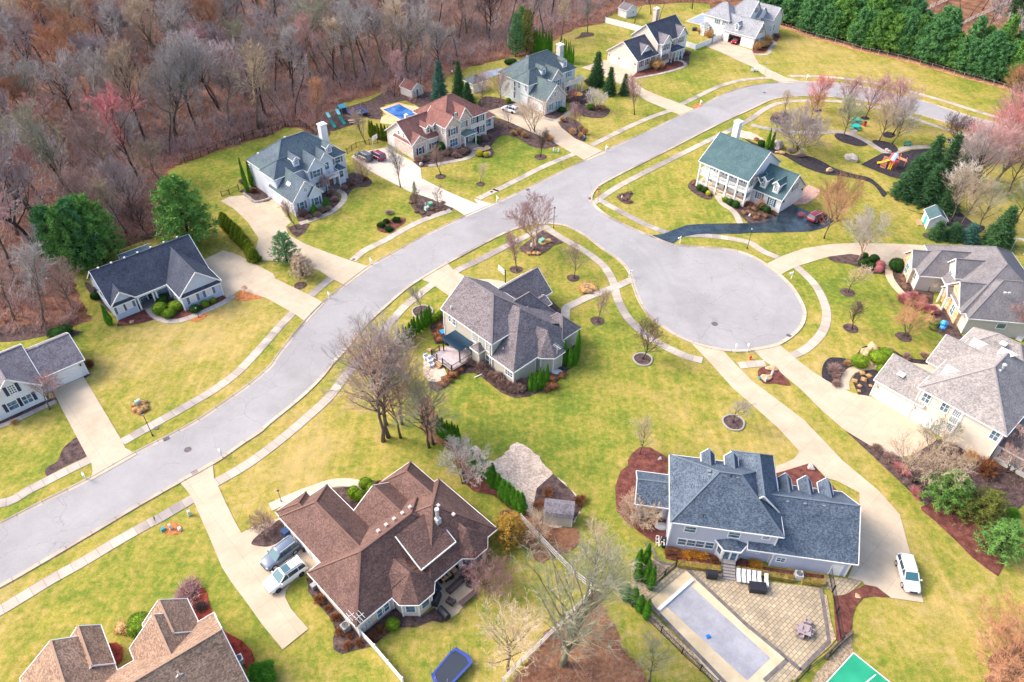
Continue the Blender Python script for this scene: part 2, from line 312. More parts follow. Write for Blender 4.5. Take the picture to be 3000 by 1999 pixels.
# ---------------------------------------------------------------- mesh building
class MB:
    def __init__(s): s.v = []; s.f = []; s.m = []; s.uv = None
    def add(s, vs, fs, mi=0):
        o = len(s.v); s.v.extend(tuple(p) for p in vs); s.f.extend(tuple(i + o for i in f) for f in fs); s.m.extend([mi] * len(fs)); return s
    def box(s, c, d, rz=0.0, mi=0, ry=0.0):
        x, y, z = d[0] / 2, d[1] / 2, d[2] / 2
        R = Matrix.Rotation(rz, 3, 'Z') @ Matrix.Rotation(ry, 3, 'Y')
        vs = [Vector(c) + R @ Vector((a * x, b * y, e * z)) for e in (-1,1) for a, b in ((-1,-1),(1,-1),(1,1),(-1,1))]
        return s.add(vs, [(3,2,1,0),(4,5,6,7),(0,1,5,4),(1,2,6,5),(2,3,7,6),(3,0,4,7)], mi)
    def bx(s, a0, a1, b0, b1, z0, z1, mi=0):
        return s.box(((a0 + a1) / 2,(b0 + b1) / 2,(z0 + z1) / 2),(abs(a1 - a0), abs(b1 - b0), abs(z1 - z0)),0, mi)
    def prism(s, poly, z0, z1, mi=0):
        n = len(poly); vs = [(p[0], p[1], z0) for p in poly] + [(p[0], p[1], z1) for p in poly]
        fs = [tuple(range(n))[::-1], tuple(range(n, 2 * n))] + [(i, (i + 1) % n, n + (i + 1) % n, n + i) for i in range(n)]
        return s.add(vs, fs, mi)
    def slab(s, faces, th=.15, mi=0):
        """each top polygon becomes a thin solid, lower side TH below"""
        for P in faces:
            n = len(P); vs = [tuple(p) for p in P] + [(p[0], p[1], p[2] - th) for p in P]
            s.add(vs, [tuple(range(n)), tuple(range(n, 2 * n))[::-1]] + [(i, n + i, n + (i + 1) % n, (i + 1) % n) for i in range(n)], mi)
        return s
    def beam(s, p0, p1, w, h, mi=0):
        p0 = Vector(p0); p1 = Vector(p1); d = p1 - p0
        if d.length < 1e-5: return s
        t = d.normalized(); up = Vector((0,0,1))
        if abs(t.z) > .95: up = Vector((1,0,0))
        n = t.cross(up).normalized() * w / 2; u = n.cross(t).normalized() * h / 2
        vs = [p + a * n + b * u for p in (p0, p1) for a, b in ((-1,-1),(1,-1),(1,1),(-1,1))]
        return s.add(vs, [(3,2,1,0),(4,5,6,7),(0,1,5,4),(1,2,6,5),(2,3,7,6),(3,0,4,7)], mi)
    def tube(s, P, R, n=6, mi=0, caps=True):
        """tapered tube through points P with radii R"""
        o = len(s.v); K = len(P); P = [Vector(p) for p in P]
        for i, p in enumerate(P):
            t = (P[min(i + 1, K - 1)] - P[max(i - 1,0)])
            t = t.normalized() if t.length > 1e-9 else Vector((0,0,1))
            a = t.cross(Vector((0.31,0.95,0.05))).normalized(); b = t.cross(a)
            for j in range(n):
                an = 2 * pi * j / n; s.v.append(tuple(p + (a * cos(an) + b * sin(an)) * R[i]))
        for i in range(K - 1):
            for j in range(n):
                j2 = (j + 1) % n; s.f.append((o + i * n + j, o + i * n + j2, o + (i + 1) * n + j2, o + (i + 1) * n + j)); s.m.append(mi)
        if caps:
            s.f.append(tuple(o + j for j in range(n))[::-1]); s.f.append(tuple(o + (K - 1) * n + j for j in range(n))); s.m.extend([mi, mi])
        return s
    def cyl(s, c, r, h, n=16, mi=0, r2=None):
        c = Vector(c); return s.tube([c, c + Vector((0,0, h))], [r, r if r2 is None else r2], n, mi)
    def lathe(s, prof, n=16, mi=0, c=(0,0,0)):
        o = len(s.v)
        for r, z in prof:
            for j in range(n):
                an = 2 * pi * j / n; s.v.append((c[0] + r * cos(an), c[1] + r * sin(an), c[2] + z))
        for i in range(len(prof) - 1):
            for j in range(n):
                j2 = (j + 1) % n; s.f.append((o + i * n + j, o + i * n + j2, o + (i + 1) * n + j2, o + (i + 1) * n + j)); s.m.append(mi)
        return s
    def blob(s, c, r, n=10, m=6, j=.15, mi=0, rnd=random):
        """an uneven rounded lump; R is (rx, ry, rz)"""
        o = len(s.v); c = Vector(c); ph = rnd.random() * 6
        for i in range(m + 1):
            th = pi * i / m
            for k in range(n):
                an = 2 * pi * k / n
                q = 1 + j * (sin(3 * an + ph) * .5 + sin(5 * th + ph) * .3 + (rnd.random() - .5)) * sin(th)
                s.v.append((c.x + r[0] * sin(th) * cos(an) * q, c.y + r[1] * sin(th) * sin(an) * q, c.z + r[2] * cos(th) * q))
        for i in range(m):
            for k in range(n):
                k2 = (k + 1) % n; s.f.append((o + i * n + k, o + (i + 1) * n + k, o + (i + 1) * n + k2, o + i * n + k2)); s.m.append(mi)
        return s
    def build(s, name, mats, parent=None, smooth=False, label=None):
        if not isinstance(mats, (list, tuple)): mats = [mats]
        me = bpy.data.meshes.new(name); me.from_pydata(s.v, [], s.f)
        for m in mats: me.materials.append(m)
        if len(mats) > 1: me.polygons.foreach_set('material_index', s.m)
        if smooth: me.polygons.foreach_set('use_smooth', [True] * len(me.polygons))
        me.update()
        o = bpy.data.objects.new(name, me); col.objects.link(o)
        if parent is not None: o.parent = parent
        if label: o['label'] = label
        return o
def tag(o, label, cat, group=None, kind=None):
    o['label'] = label; o['category'] = cat
    if group: o['group'] = group
    if kind: o['kind'] = kind
    return o
def struct(o, kind='structure'): o['kind'] = kind; return o
def thing(name, label, cat, loc=(0,0,0), rz=0.0, group=None):
    o = bpy.data.objects.new(name, None); o.empty_display_size = .3; col.objects.link(o)
    o.location = loc; o.rotation_euler = (0,0, rz); return tag(o, label, cat, group)
def dup(src, loc, rz=0.0, sc=1.0, label=None, group=None, cat=None, mats=None):
    """copies a thing and its parts; MATS maps a part's name to another material"""
    r = src.copy(); col.objects.link(r); r.location = loc; r.rotation_euler = (0,0, rz)
    r.scale = sc if isinstance(sc, tuple) else (sc, sc, sc)
    if label: r['label'] = label
    if cat: r['category'] = cat
    if group: r['group'] = group
    elif 'group' in r: del r['group']
    for ch in list(src.children):
        c = ch.copy(); col.objects.link(c); c.parent = r
        nm = ch.name.split('.')[0]
        if mats and nm in mats:
            for sl_ in c.material_slots: sl_.link = 'OBJECT'; sl_.material = mats[nm]
        for g in ch.children:
            d = g.copy(); col.objects.link(d); d.parent = c
    return r
def rng_of(seed): return random.Random(seed)

# ---------------------------------------------------------------- ground pieces
from mathutils.geometry import tessellate_polygon
def sheet(name, P, z, m, label=None, rim=None):
    P = [Vector((p.x, p.y, 0)) for p in P]
    tris = tessellate_polygon([P])
    me = bpy.data.meshes.new(name); 
    fs = []
    for t in tris:
        a, b, c = (P[i] for i in t)
        fs.append(t if (b - a).cross(c - a).z > 0 else t[::-1])
    me.from_pydata([(p.x, p.y, z) for p in P], [], fs); me.materials.append(m); me.update()
    o = bpy.data.objects.new(name, me); col.objects.link(o); return struct(o)
def offset(P, d, closed):
    out = []; n = len(P)
    for i in range(n):
        a = P[i - 1] if (closed or i > 0) else P[i]; b = P[(i + 1) % n] if (closed or i < n - 1) else P[i]
        t = (b - a); t.z = 0; t.normalize(); out.append(P[i] + Vector((-t.y, t.x, 0)) * d)
    return out
def ribbon(name, P, prof, m, closed=False):
    """sweeps a profile of (sideways, height) along P; UV x runs in metres along it"""
    K = len(prof); v = []; f = []; uv = []; rows = [offset(P, d, closed) for d, z in prof]; L = [0.0]
    for i in range(1, len(P) + (1 if closed else 0)): L.append(L[-1] + (P[i % len(P)] - P[i - 1]).length)
    n = len(P)
    for i in range(n):
        for k in range(K): p = rows[k][i]; v.append((p.x, p.y, prof[k][1]))
    us = []
    for i in range(n if closed else n - 1):
        i2 = (i + 1) % n
        for k in range(K - 1):
            f.append((i * K + k, i2 * K + k, i2 * K + k + 1, i * K + k + 1)); us.append((L[i], L[i + 1], L[i + 1], L[i]))
    me = bpy.data.meshes.new(name); me.from_pydata(v, [], f); me.materials.append(m)
    ul = me.uv_layers.new(name='UVMap'); j = 0
    for q in us:
        for u in q: ul.data[j].uv = (u, 0); j += 1
    me.update(); me.validate(); 
    o = bpy.data.objects.new(name, me); col.objects.link(o); return struct(o)
def resample(P, step):
    out = [P[0].copy()]; acc = 0
    for a, b in zip(P, P[1:]):
        l = (b - a).length; k = max(1, int(round(l / step)))
        for j in range(1, k + 1): out.append(a.lerp(b, j / k))
    return out
WK = [0]
def walk(name, s, w=1.45, z=.055, m=None, n=5):
    P = smooth(pts(s), False, n); WK[0] += 1; z += .0008 * WK[0]
    return ribbon(name, P, [(-w / 2, z - .05),(-w / 2, z),(w / 2, z),(w / 2, z - .05)][::1], m or m_walk)
def bed(s, m, z=.04, sm=True, name='mulch_bed'):
    P = pts(s); P = smooth(P, True, 4) if sm else P
    return sheet(name, P, z, m)
def inside(p, poly):
    c = False; n = len(poly); j = n - 1
    for i in range(n):
        a, b = poly[i], poly[j]
        if (a.y > p.y) != (b.y > p.y) and p.x < (b.x - a.x) * (p.y - a.y) / (b.y - a.y) + a.x: c = not c
        j = i
    return c
def edge_dist(p, poly):
    best = 1e9; n = len(poly)
    for i in range(n):
        a, b = poly[i], poly[(i + 1) % n]; d = b - a; d.z = 0; l = d.length_squared
        t = 0 if l == 0 else max(0, min(1,((p - a).dot(d)) / l)); q = a + d * t; best = min(best, math.hypot(q.x - p.x, q.y - p.y))
    return best

# ---------------------------------------------------------------- houses
CAPC = {'navy_shingles': (.07,.08,.11), 'grey_mauve_shingles': (.19,.17,.19), 'blue_grey_shingles': (.13,.165,.19), 'teal_grey_shingles': (.13,.165,.175), 'red_brown_shingles': (.26,.125,.105), 'charcoal_shingles': (.08,.09,.115), 'pale_grey_shingles': (.34,.345,.37), 'green_shingles': (.09,.16,.17), 'taupe_shingles': (.23,.20,.195), 'grey_stone_shingles': (.20,.185,.19), 'beige_grey_shingles': (.30,.27,.265), 'steel_blue_shingles': (.13,.165,.205), 'brown_shingles': (.185,.105,.085), 'tan_shingles': (.36,.235,.165)}
class House:
    def __init__(s, k, ox, oy, ang, label, cat='house', name='house', roof=None, wall=None, trim=None, fw=.16):
        s.k = k; s.ang = radians(ang); s.o = Vector((ox, oy, 0)); s.e = thing(name, label, cat, s.o, s.ang)
        s.ea = Vector((cos(s.ang), sin(s.ang),0)); s.eb = Vector((-sin(s.ang), cos(s.ang),0))
        s.roof = MB(); s.wall = MB(); s.trim = MB(); s.cap = MB(); s.mr = roof; s.mw = wall; s.mt = trim or m_white; s.i = 0; s.extra = {}; s.fw = fw
    def loc(s, p): d = p - s.o; return Vector((d.dot(s.ea), d.dot(s.eb), d.z))
    def world(s, a, b, z=0): return s.o + s.ea * a + s.eb * b + Vector((0,0, z))
    def at(s, x, y, z=0, k=None): return s.loc(G(k or s.k, x, y, z))
    def hit(s, x, y, plane, val, k=None):
        """where the sight line through a tile pixel meets a wall plane"""
        d = sight(k or s.k, x, y); o = Vector((0,0, CAM_H)) - s.o
        n = s.ea if plane[0] == 'a' else s.eb; t = (val - o.dot(n)) / d.dot(n); p = Vector((0,0, CAM_H)) + d * t
        return s.loc(p)
    def W(s, R, ze, zr, ax='a', e='gg', wall=None, z0=0.0, o=.35, og=.28, mi=0, wi=0, trim=True, low=None):
        """one roofed block: R = roof edge rectangle (a0,a1,b0,b1); e: g gable, h hip at the low and the high end"""
        s.i += 1; j = s.i * .0045; a0, a1, b0, b1 = R; ze += j; zr += j
        T = (lambda u, v, z: (u, v, z)) if ax == 'a' else (lambda u, v, z: (v, u, z))
        if ax == 'a': u0, u1, v0, v1 = a0, a1, b0, b1
        else: u0, u1, v0, v1 = b0, b1, a0, a1
        vm = (v0 + v1) / 2; hw = (v1 - v0) / 2; sl = (zr - ze) / hw
        hl = min(hw, (u1 - u0) / 2); r0 = u0 + (hl if e[0] == 'h' else 0); r1 = u1 - (hl if e[1] == 'h' else 0)
        fc = [[T(u0, v0, ze), T(u1, v0, ze), T(r1, vm, zr), T(r0, vm, zr)], [T(u1, v1, ze), T(u0, v1, ze), T(r0, vm, zr), T(r1, vm, zr)]]
        if e[0] == 'h': fc.append([T(u0, v1, ze), T(u0, v0, ze), T(r0, vm, zr)])
        if e[1] == 'h': fc.append([T(u1, v0, ze), T(u1, v1, ze), T(r1, vm, zr)])
        fc = [[p for i, p in enumerate(q) if p != q[i - 1]] for q in fc]
        if ax == 'b': fc = [q[::-1] for q in fc]
        s.roof.slab(fc, .14, mi)
        u_ = Vector((0,0,.02)); rp = [Vector(T(r0, vm, zr)) + u_, Vector(T(r1, vm, zr)) + u_]
        s.cap.beam(rp[0], rp[1], .22,.05)
        for k_ in (0,1):
            if e[k_] == 'h':
                for v in (v0, v1): s.cap.beam(Vector(T((u0, u1)[k_], v, ze)) + u_, rp[k_], .22,.05)
        if wall is None:
            wu0 = u0 + (o if e[0] == 'h' else og); wu1 = u1 - (o if e[1] == 'h' else og); wv0 = v0 + o; wv1 = v1 - o
        elif wall is False: wall = None; wu0 = None
        else:
            if ax == 'a': wu0, wu1, wv0, wv1 = wall
            else: wv0, wv1, wu0, wu1 = wall
        if wu0 is not None:
            jj = s.i * .002; wu0 += jj; wu1 -= jj; wv0 += jj; wv1 -= jj
            def zt(v): return ze + sl * min(v - v0, v1 - v) - .12
            if e == 'hh': tops = None
            za, zb = zt(wv0), zt(wv1); zm = zr - .12; zh = min(za, zb, ze + sl * o)
            # box up to the eave line, then gable triangles
            if e == 'hh':
                za = zb = zh; s.wall.add([T(u, v, z) for z in (z0, zh) for u, v in ((wu0, wv0),(wu1, wv0),(wu1, wv1),(wu0, wv1))],
                           [(0,1,5,4),(1,2,6,5),(2,3,7,6),(3,0,4,7),(4,5,6,7)], wi)
            else:
                P = [(wv0, z0),(wv1, z0),(wv1, zb),(vm, zm),(wv0, za)]
                vs = [T(u, v, z) for u in (wu0, wu1) for v, z in P]
                fs = [(0,1,6,5),(1,2,7,6),(4,0,5,9)]
                if e[0] == 'g': fs.append((4,3,2,1,0))
                else: fs.append((4,2,1,0)); 
                if e[1] == 'g': fs.append((5,6,7,8,9))
                else: fs.append((5,6,7,9))
                s.wall.add(vs, fs, wi)
        if trim:
            t = s.trim; fw = s.fw; q = .035
            for v, sg in ((v0,-1),(v1,1)):
                t.beam(T(u0 - q, v + sg * q, ze - .09), T(u1 + q, v + sg * q, ze - .09),.09, fw)
            for u, ee, sg in ((u0, e[0], -1),(u1, e[1], 1)):
                if ee == 'h': t.beam(T(u + sg * q, v0, ze - .09), T(u + sg * q, v1, ze - .09),.09, fw)
                else:
                    for v in (v0, v1): t.beam(T(u + sg * q, v, ze - .075), T(u + sg * q, vm, zr - .075),.09, fw + .02)
    def octo(s, ca, cb, r, ze, zr, wall_r=None, z0=0.0, n=8, mi=0, wi=0, rot=pi / 8, sq=1.0):
        s.i += 1; ze += s.i * .004
        P = [(ca + r * cos(rot + 2 * pi * i / n), cb + r * sin(rot + 2 * pi * i / n), ze) for i in range(n)]
        s.roof.slab([[P[i], P[(i + 1) % n], (ca, cb, zr)] for i in range(n)], .12, mi)
        wr = wall_r or r - .35
        Q = [(ca + wr * cos(rot + 2 * pi * i / n), cb + wr * sin(rot + 2 * pi * i / n)) for i in range(n)]
        s.wall.prism(Q, z0, ze, wi)
        for i in range(n): s.trim.beam((P[i][0], P[i][1], ze - .09),(P[(i + 1) % n][0], P[(i + 1) % n][1], ze - .09),.12, s.fw)
        for q in Q: s.trim.beam((q[0], q[1], z0),(q[0], q[1], ze - .1),.16,.16)
    def frame(s, plane, val, a, z):
        """local axes on a wall: origin, right, outward normal"""
        n = {'a-': (-1,0), 'a+': (1,0), 'b-': (0,-1), 'b+': (0,1)}[plane]; n = Vector((n[0], n[1], 0))
        r = Vector((-n.y, n.x, 0)); c = Vector((val, a, z)) if plane[0] == 'a' else Vector((a, val, z))
        return c, r, n
    def win(s, plane, val, x, y, w=.95, h=1.5, sh=None, cols=1, rows=2, k=None, pane=None, arch=False, sub=0, zc=None, gap=0, shw=.42):
        """a window whose middle is seen at tile pixel (x, y) on the wall; SH: shutter material"""
        p = s.hit(x, y, plane, val, k); a = p.y if plane[0] == 'a' else p.x; z = p.z if zc is None else zc
        return s.window(plane, val, a, z, w, h, sh, cols, rows, pane, arch, shw)
    def window(s, plane, val, a, z, w=.95, h=1.5, sh=None, cols=1, rows=2, pane=None, arch=False, shw=.42):
        c, r, n = s.frame(plane, val, a, z); up = Vector((0,0,1)); f = MB(); t = .11
        W2, H2 = w / 2, h / 2
        def quadbar(u0, u1, v0, v1, d):
            a_ = c + r * u0 + up * v0; o_ = [c + r * u + up * v + n * dd for dd in (-.02, d) for u, v in ((u0, v0),(u1, v0),(u1, v1),(u0, v1))]
            f.add(o_, [(3,2,1,0),(4,5,6,7),(0,1,5,4),(1,2,6,5),(2,3,7,6),(3,0,4,7)])
        quadbar(-W2 - t, -W2,-H2 - t, H2 + t, .07); quadbar(W2, W2 + t, -H2 - t, H2 + t, .07)
        quadbar(-W2, W2, H2, H2 + t, .072); quadbar(-W2, W2,-H2 - t, -H2,.09)
        for i in range(1, cols): u = -W2 + w * i / cols; quadbar(u - .035, u + .035,-H2, H2,.05)
        for i in range(1, rows): v = -H2 + h * i / rows; quadbar(-W2, W2, v - .03, v + .03,.048)
        if arch:
            vs = [c + r * (W2 + t) * cos(q) + up * (H2 + t + (W2 + t) * sin(q)) + n * d for d in (0,.06) for q in [pi * i / 8 for i in range(9)]]
            f.add(vs, [tuple(range(9,18))] + [(i, i + 1, i + 10, i + 9) for i in range(8)])
        wo = f.build('window', m_white, s.e)
        g = MB(); g.add([c + r * u + up * v + n * d for d in (-.02,.028) for u, v in ((-W2,-H2),(W2,-H2),(W2, H2),(-W2, H2))],
                        [(3,2,1,0),(4,5,6,7),(0,1,5,4),(1,2,6,5),(2,3,7,6),(3,0,4,7)])
        g.build('pane', pane or m_glass, wo)
        if sh:
            for sg in (-1,1):
                u0 = sg * (W2 + t + .03); u1 = u0 + sg * shw; b = MB()
                if u0 > u1: u0, u1 = u1, u0
                b.add([c + r * u + up * v + n * d for d in (-.02,.05) for u, v in ((u0,-H2 - .05),(u1,-H2 - .05),(u1, H2 + .05),(u0, H2 + .05))],
                      [(3,2,1,0),(4,5,6,7),(0,1,5,4),(1,2,6,5),(2,3,7,6),(3,0,4,7)])
                b.build('shutter', sh, s.e)
        return wo
    def door(s, plane, val, a0, a1, z1, m=None, name='door', panels=4, z0=.03):
        c, r, n = s.frame(plane, val, (a0 + a1) / 2, z0); up = Vector((0,0,1)); w = abs(a1 - a0) / 2; f = MB(); h = z1 - z0
        def q(mb, u0, u1, v0, v1, d0, d1):
            mb.add([c + r * u + up * v + n * d for d in (d0, d1) for u, v in ((u0, v0),(u1, v0),(u1, v1),(u0, v1))],
                   [(3,2,1,0),(4,5,6,7),(0,1,5,4),(1,2,6,5),(2,3,7,6),(3,0,4,7)])
        for i in range(panels): q(f, -w, w, h * i / panels, h * (i + 1) / panels - .025,-.05,.04)
        d = f.build(name, m or m_gdoor, s.e)
        f = MB(); q(f, -w - .13,-w, 0, h + .13,-.03,.08); q(f, w, w + .13,0, h + .13,-.03,.08); q(f, -w, w, h, h + .13,-.03,.082)
        f.build('frame', m_white, d)
        return d
    def corner(s, a, b, z1, z0=0.0, w=.16): s.trim.beam((a, b, z0),(a, b, z1), w, w)
    def part(s, name, mb, m, label=None, smooth=False): return mb.build(name, m, s.e, smooth, label)
    def vent(s, x, y, z, sl=0, m=None, n='roof_vent', d=.36):
        p = s.at(x, y, z); MB().box((p.x, p.y, p.z + .08),(d, d, .22)).build(n, m or m_galv, s.e)
    def done(s):
        mr = s.mr if isinstance(s.mr, (list, tuple)) else [s.mr]; mw = s.mw if isinstance(s.mw, (list, tuple)) else [s.mw]
        s.roof.build('roof', mr, s.e); s.wall.build('wall', mw, s.e)
        c_ = [min(1, x * 1.28 + .01) for x in mr[0].node_tree.nodes['Principled BSDF'].inputs['Base Color'].default_value[:3]]
        c_ = CAPC.get(mr[0].name, c_); s.cap.build('ridge_caps', mat(mr[0].name + '_caps', tuple(c_),.9,.2), s.e)
        if s.trim.v: s.trim.build('trim', s.mt, s.e)
        return s.e
# ================================================================ SITE: ground, road, walks, drives, beds
me = bpy.data.meshes.new('lawn_ground'); S = 2600
me.from_pydata([(-S, -400,0),(S, -400,0),(S, S, 0),(-S, S, 0)], [], [(0,1,2,3)]); me.materials.append(m_lawn); me.update()
o = bpy.data.objects.new('ground', me); col.objects.link(o); struct(o)
woods_edge = pts("c0 -500,150 0,125 200,112 430,40 560,20 b0 700,1150 600,960 560,820 545,755 900,600 1290,480 1290,300 a0 1290,1310 1420,1250 1650,1170 1900,1090 2091,1030 a1 360,975 480,990 560,1060 600,1110 690,1030 700,960 740,900 800,790 1000,740 1130,700 1250,770 1330,800 1450,740 1500,680 1600,590 1750,520 2091,440 a2 400,430 470,400 560,330 620,290 740,225 970,178 1000,120 1140,70 1300,40 1560,20 1750,30 F 2070,-6 2150,-30")
def rough(P, amp=.5, step=.7, seed=1):
    R = random.Random(seed); return [p + Vector((sin(i * .9 + seed) * .5 + R.uniform(-1,1), cos(i * .7) * .5 + R.uniform(-1,1),0)) * amp for i, p in enumerate(resample(P, step))]
woods_edge = rough(woods_edge, .35,1.2)
woods = woods_edge + [Vector((700,1500,0)), Vector((-1500,1500,0)), Vector((-700,60,0))]
sheet('woodland_floor', woods, .02, m_litter)
pine_edge = pts("a3 -300,110 210,200 420,270 640,330 840,390 1040,430 1200,470 1380,520 1550,570 1700,610 1850,650 2000,700 2200,800")
belt = pine_edge + [Vector((900,220,0)), Vector((900,900,0)), Vector((150,900,0))]
sheet('pine_floor', belt, .024, m_brush)
# orange needle drift along the fence
dr = smooth(pine_edge, False, 3)
ribbon('needle_drift', dr, [(-.9,.03),(1.1,.034)], mat('orange_needles', (.6,.25,.1),1,.1, build=two((.34,.15,.07),(.70,.33,.15),.8,5,.35,.65,(6,.3))))
# road
up_e = "d0 -500,540 c0 -120,1605 320,1385 680,1205 1045,1000 1330,855 1545,735 1800,560 1950,450 2091,325 b1 330,1400 520,1165 660,1020 820,885 1010,740 1200,637 1430,508 1600,425 1745,355 1960,262 b2 260,203 420,128 a2 560,1365 830,1235 970,1165 1250,1040 1560,890 1680,840 1830,755 1960,700 2091,665 a3 150,645 380,632 600,638 800,660 1000,700 1180,745 1320,780 1500,840 1700,905 1880,950 2091,1015 2400,1120 2800,1270"
lo_e = "a3 2800,1390 2400,1225 2091,1100 1900,1045 1700,990 1500,935 1310,880 1200,850 1000,800 830,765 600,740 430,735 300,738 150,762 0,830 a2 1800,965 1500,1120 1250,1245 1000,1372 900,1435 862,1490 853,1540 b2 868,245 900,290 1000,365 1160,445 1300,503 1430,557 1520,582 1700,597 1860,607 1980,625 2091,665 b3 100,722 200,797 300,895 370,1010 395,1080 385,1150 350,1210 290,1265 200,1320 100,1348 0,1362 b2 2000,1372 1850,1360 1700,1325 1550,1265 1430,1190 1330,1110 1260,1010 1215,900 1190,810 1150,740 1080,670 960,590 850,505 740,443 660,413 560,400 480,400 380,412 280,440 160,490 0,572 b1 1700,642 1590,702 1420,800 1280,890 1150,1000 1060,1080 960,1175 870,1280 790,1380 c1 700,170 620,270 500,390 370,500 220,620 c0 1980,815 1850,900 1730,985 1630,1050 1500,1125 1365,1197 1200,1290 1000,1405 740,1560 d0 300,645 0,815 -500,1075"
U = smooth(pts(up_e), False, 4); Lw = smooth(pts(lo_e), False, 4)
sheet('road', U + Lw, .03, m_asph)
prof = [(0,.034),(.28,.045),(.42,.07),(.5,.13),(.64,.135),(.66,0)]
ribbon('curb', resample(U, 1.2), [(d, z) for d, z in prof], m_curb)
ribbon('curb', resample(Lw, 1.2), [(d, z) for d, z in prof], m_curb)

# sidewalks
for s in ("d0 -500,200 c0 0,1375 240,1262 480,1140 690,1038", "c0 935,905 1160,778 1400,645 1640,503 1790,395 1880,310 1990,190 b1 220,1300 330,1175 420,1085",
          "b1 550,960 640,880 710,825", "b1 870,690 960,615 1100,545 1250,460 1400,385 1625,305", "b1 1830,218 1960,155 a2 150,1455 300,1380 520,1270 745,1178",
          "a2 870,1115 1100,1000 1300,910 1490,842", "a2 1560,800 1700,732 1850,662 2000,620 2091,608 a3 90,600 180,595", "a3 300,585 500,587 700,602 900,632 1060,660 1300,725 1500,782 1700,845 1900,905 2091,965 2500,1120",
          "a3 2500,1330 2091,1180 1650,1040 1450,978 1300,928 1180,885 1020,840 870,810 700,782 550,775 350,775 200,797 100,842 0,912 a2 1950,990 1800,1062 1600,1160 1400,1262 1200,1362 1050,1445 960,1505 885,1560",
          "b2 895,225 960,240 1000,265 1150,345 1280,412 1420,467 1530,490 1700,498 1850,510 2000,533 2091,558 b3 90,618 210,668",
          "b3 345,735 430,810 500,890 550,985 578,1080 570,1180 530,1260 460,1335 390,1385 300,1425", "b3 110,1478 30,1482 b2 2000,1495",
          "b2 1720,1455 1600,1425 1450,1358 1330,1290 1230,1212 1150,1130 1100,1050 1062,960 1045,880 1010,800 960,730 880,660 790,600 700,550 600,490 505,425",
          "b2 515,425 400,490 250,562 100,640 0,692 b1 1700,752 1655,778", "b1 1490,868 1380,950 1270,1042 1180,1140 1100,1240 1010,1350 900,1470 c1 790,300 690,430 550,560 400,690 250,810 100,920 c0 1800,1132 1640,1222",
          "c0 1490,1332 1350,1412 1200,1500 d0 1150,350 900,490 650,640 400,780 150,932 0,1020 -500,1290"):
    walk('sidewalk', s)
walk('sidewalk', "a3 0,958 150,990 350,1015 520,1020 650,1012 750,1025 860,1070 960,1130 1062,1182 1130,1155 1220,1130 1380,1130 1480,1150", 1.6,.05, None)
walk('sidewalk', "a3 820,935 800,985 780,1022", 1.4,.047)
# private walks
walk('front_walk', "b2 1192,830 1040,898 860,963 740,1020 680,1052 670,1100 668,1150", 1.5,.06, None)
walk('front_walk', "b2 1830,190 1870,250 1940,300 1980,345 2010,408", 1.25,.05, None)
walk('front_walk', "h1 990,1235 1060,1330 1180,1400 1330,1430 1500,1405 1680,1340 1860,1260 2020,1190 2150,1120 2240,1050", 1.15,.052)
walk('front_walk', "c0 -100,815 0,785 200,700 430,590", .9,.05)
walk('front_walk', "h3 1420,1090 1520,1130 1565,1200 1530,1290 1420,1390 1280,1470 1120,1530 900,1600", 1.2,.05)
walk('front_walk', "h4 1580,1100 1640,1150 1690,1210 1660,1290 1540,1350 1300,1400 1100,1440 850,1490", 1.2,.05)
walk('front_walk', "a2 500,905 600,925 680,880 740,830 720,790", 1.3,.058)
walk('front_walk', "a2 1200,603 1400,565 1560,520 1590,495 1560,470 1500,462", 1.0,.05)
walk('front_walk', "b3 1055,735 1060,810 1100,880 1170,955 1250,1010 1340,1040 1450,1045", 1.3,.052, mat('tan_walk', (.7,.5,.35),.9,.2, build=lambda N, b: slab_tone(N, b, (.62,.45,.31),(.72,.54,.38), uv=False)))
walk('front_walk', "c3 720,370 720,300 760,235 840,205 1000,190 1180,185 1360,205", 1.3,.058, m_drive)
walk('front_walk', "d1 240,230 420,150 560,95 700,50 820,40 920,60 980,110 990,160", 1.35,.05, mat('grey_walk', (.6,.5,.4),.9,.2, build=lambda N, b: slab_tone(N, b, (.50,.43,.34),(.60,.52,.42), uv=False)))
walk('front_walk', "h7 1420,1220 1650,1255 1850,1255 1920,1190 1950,1090 2040,1010 1990,950 1900,960", 1.1,.05)

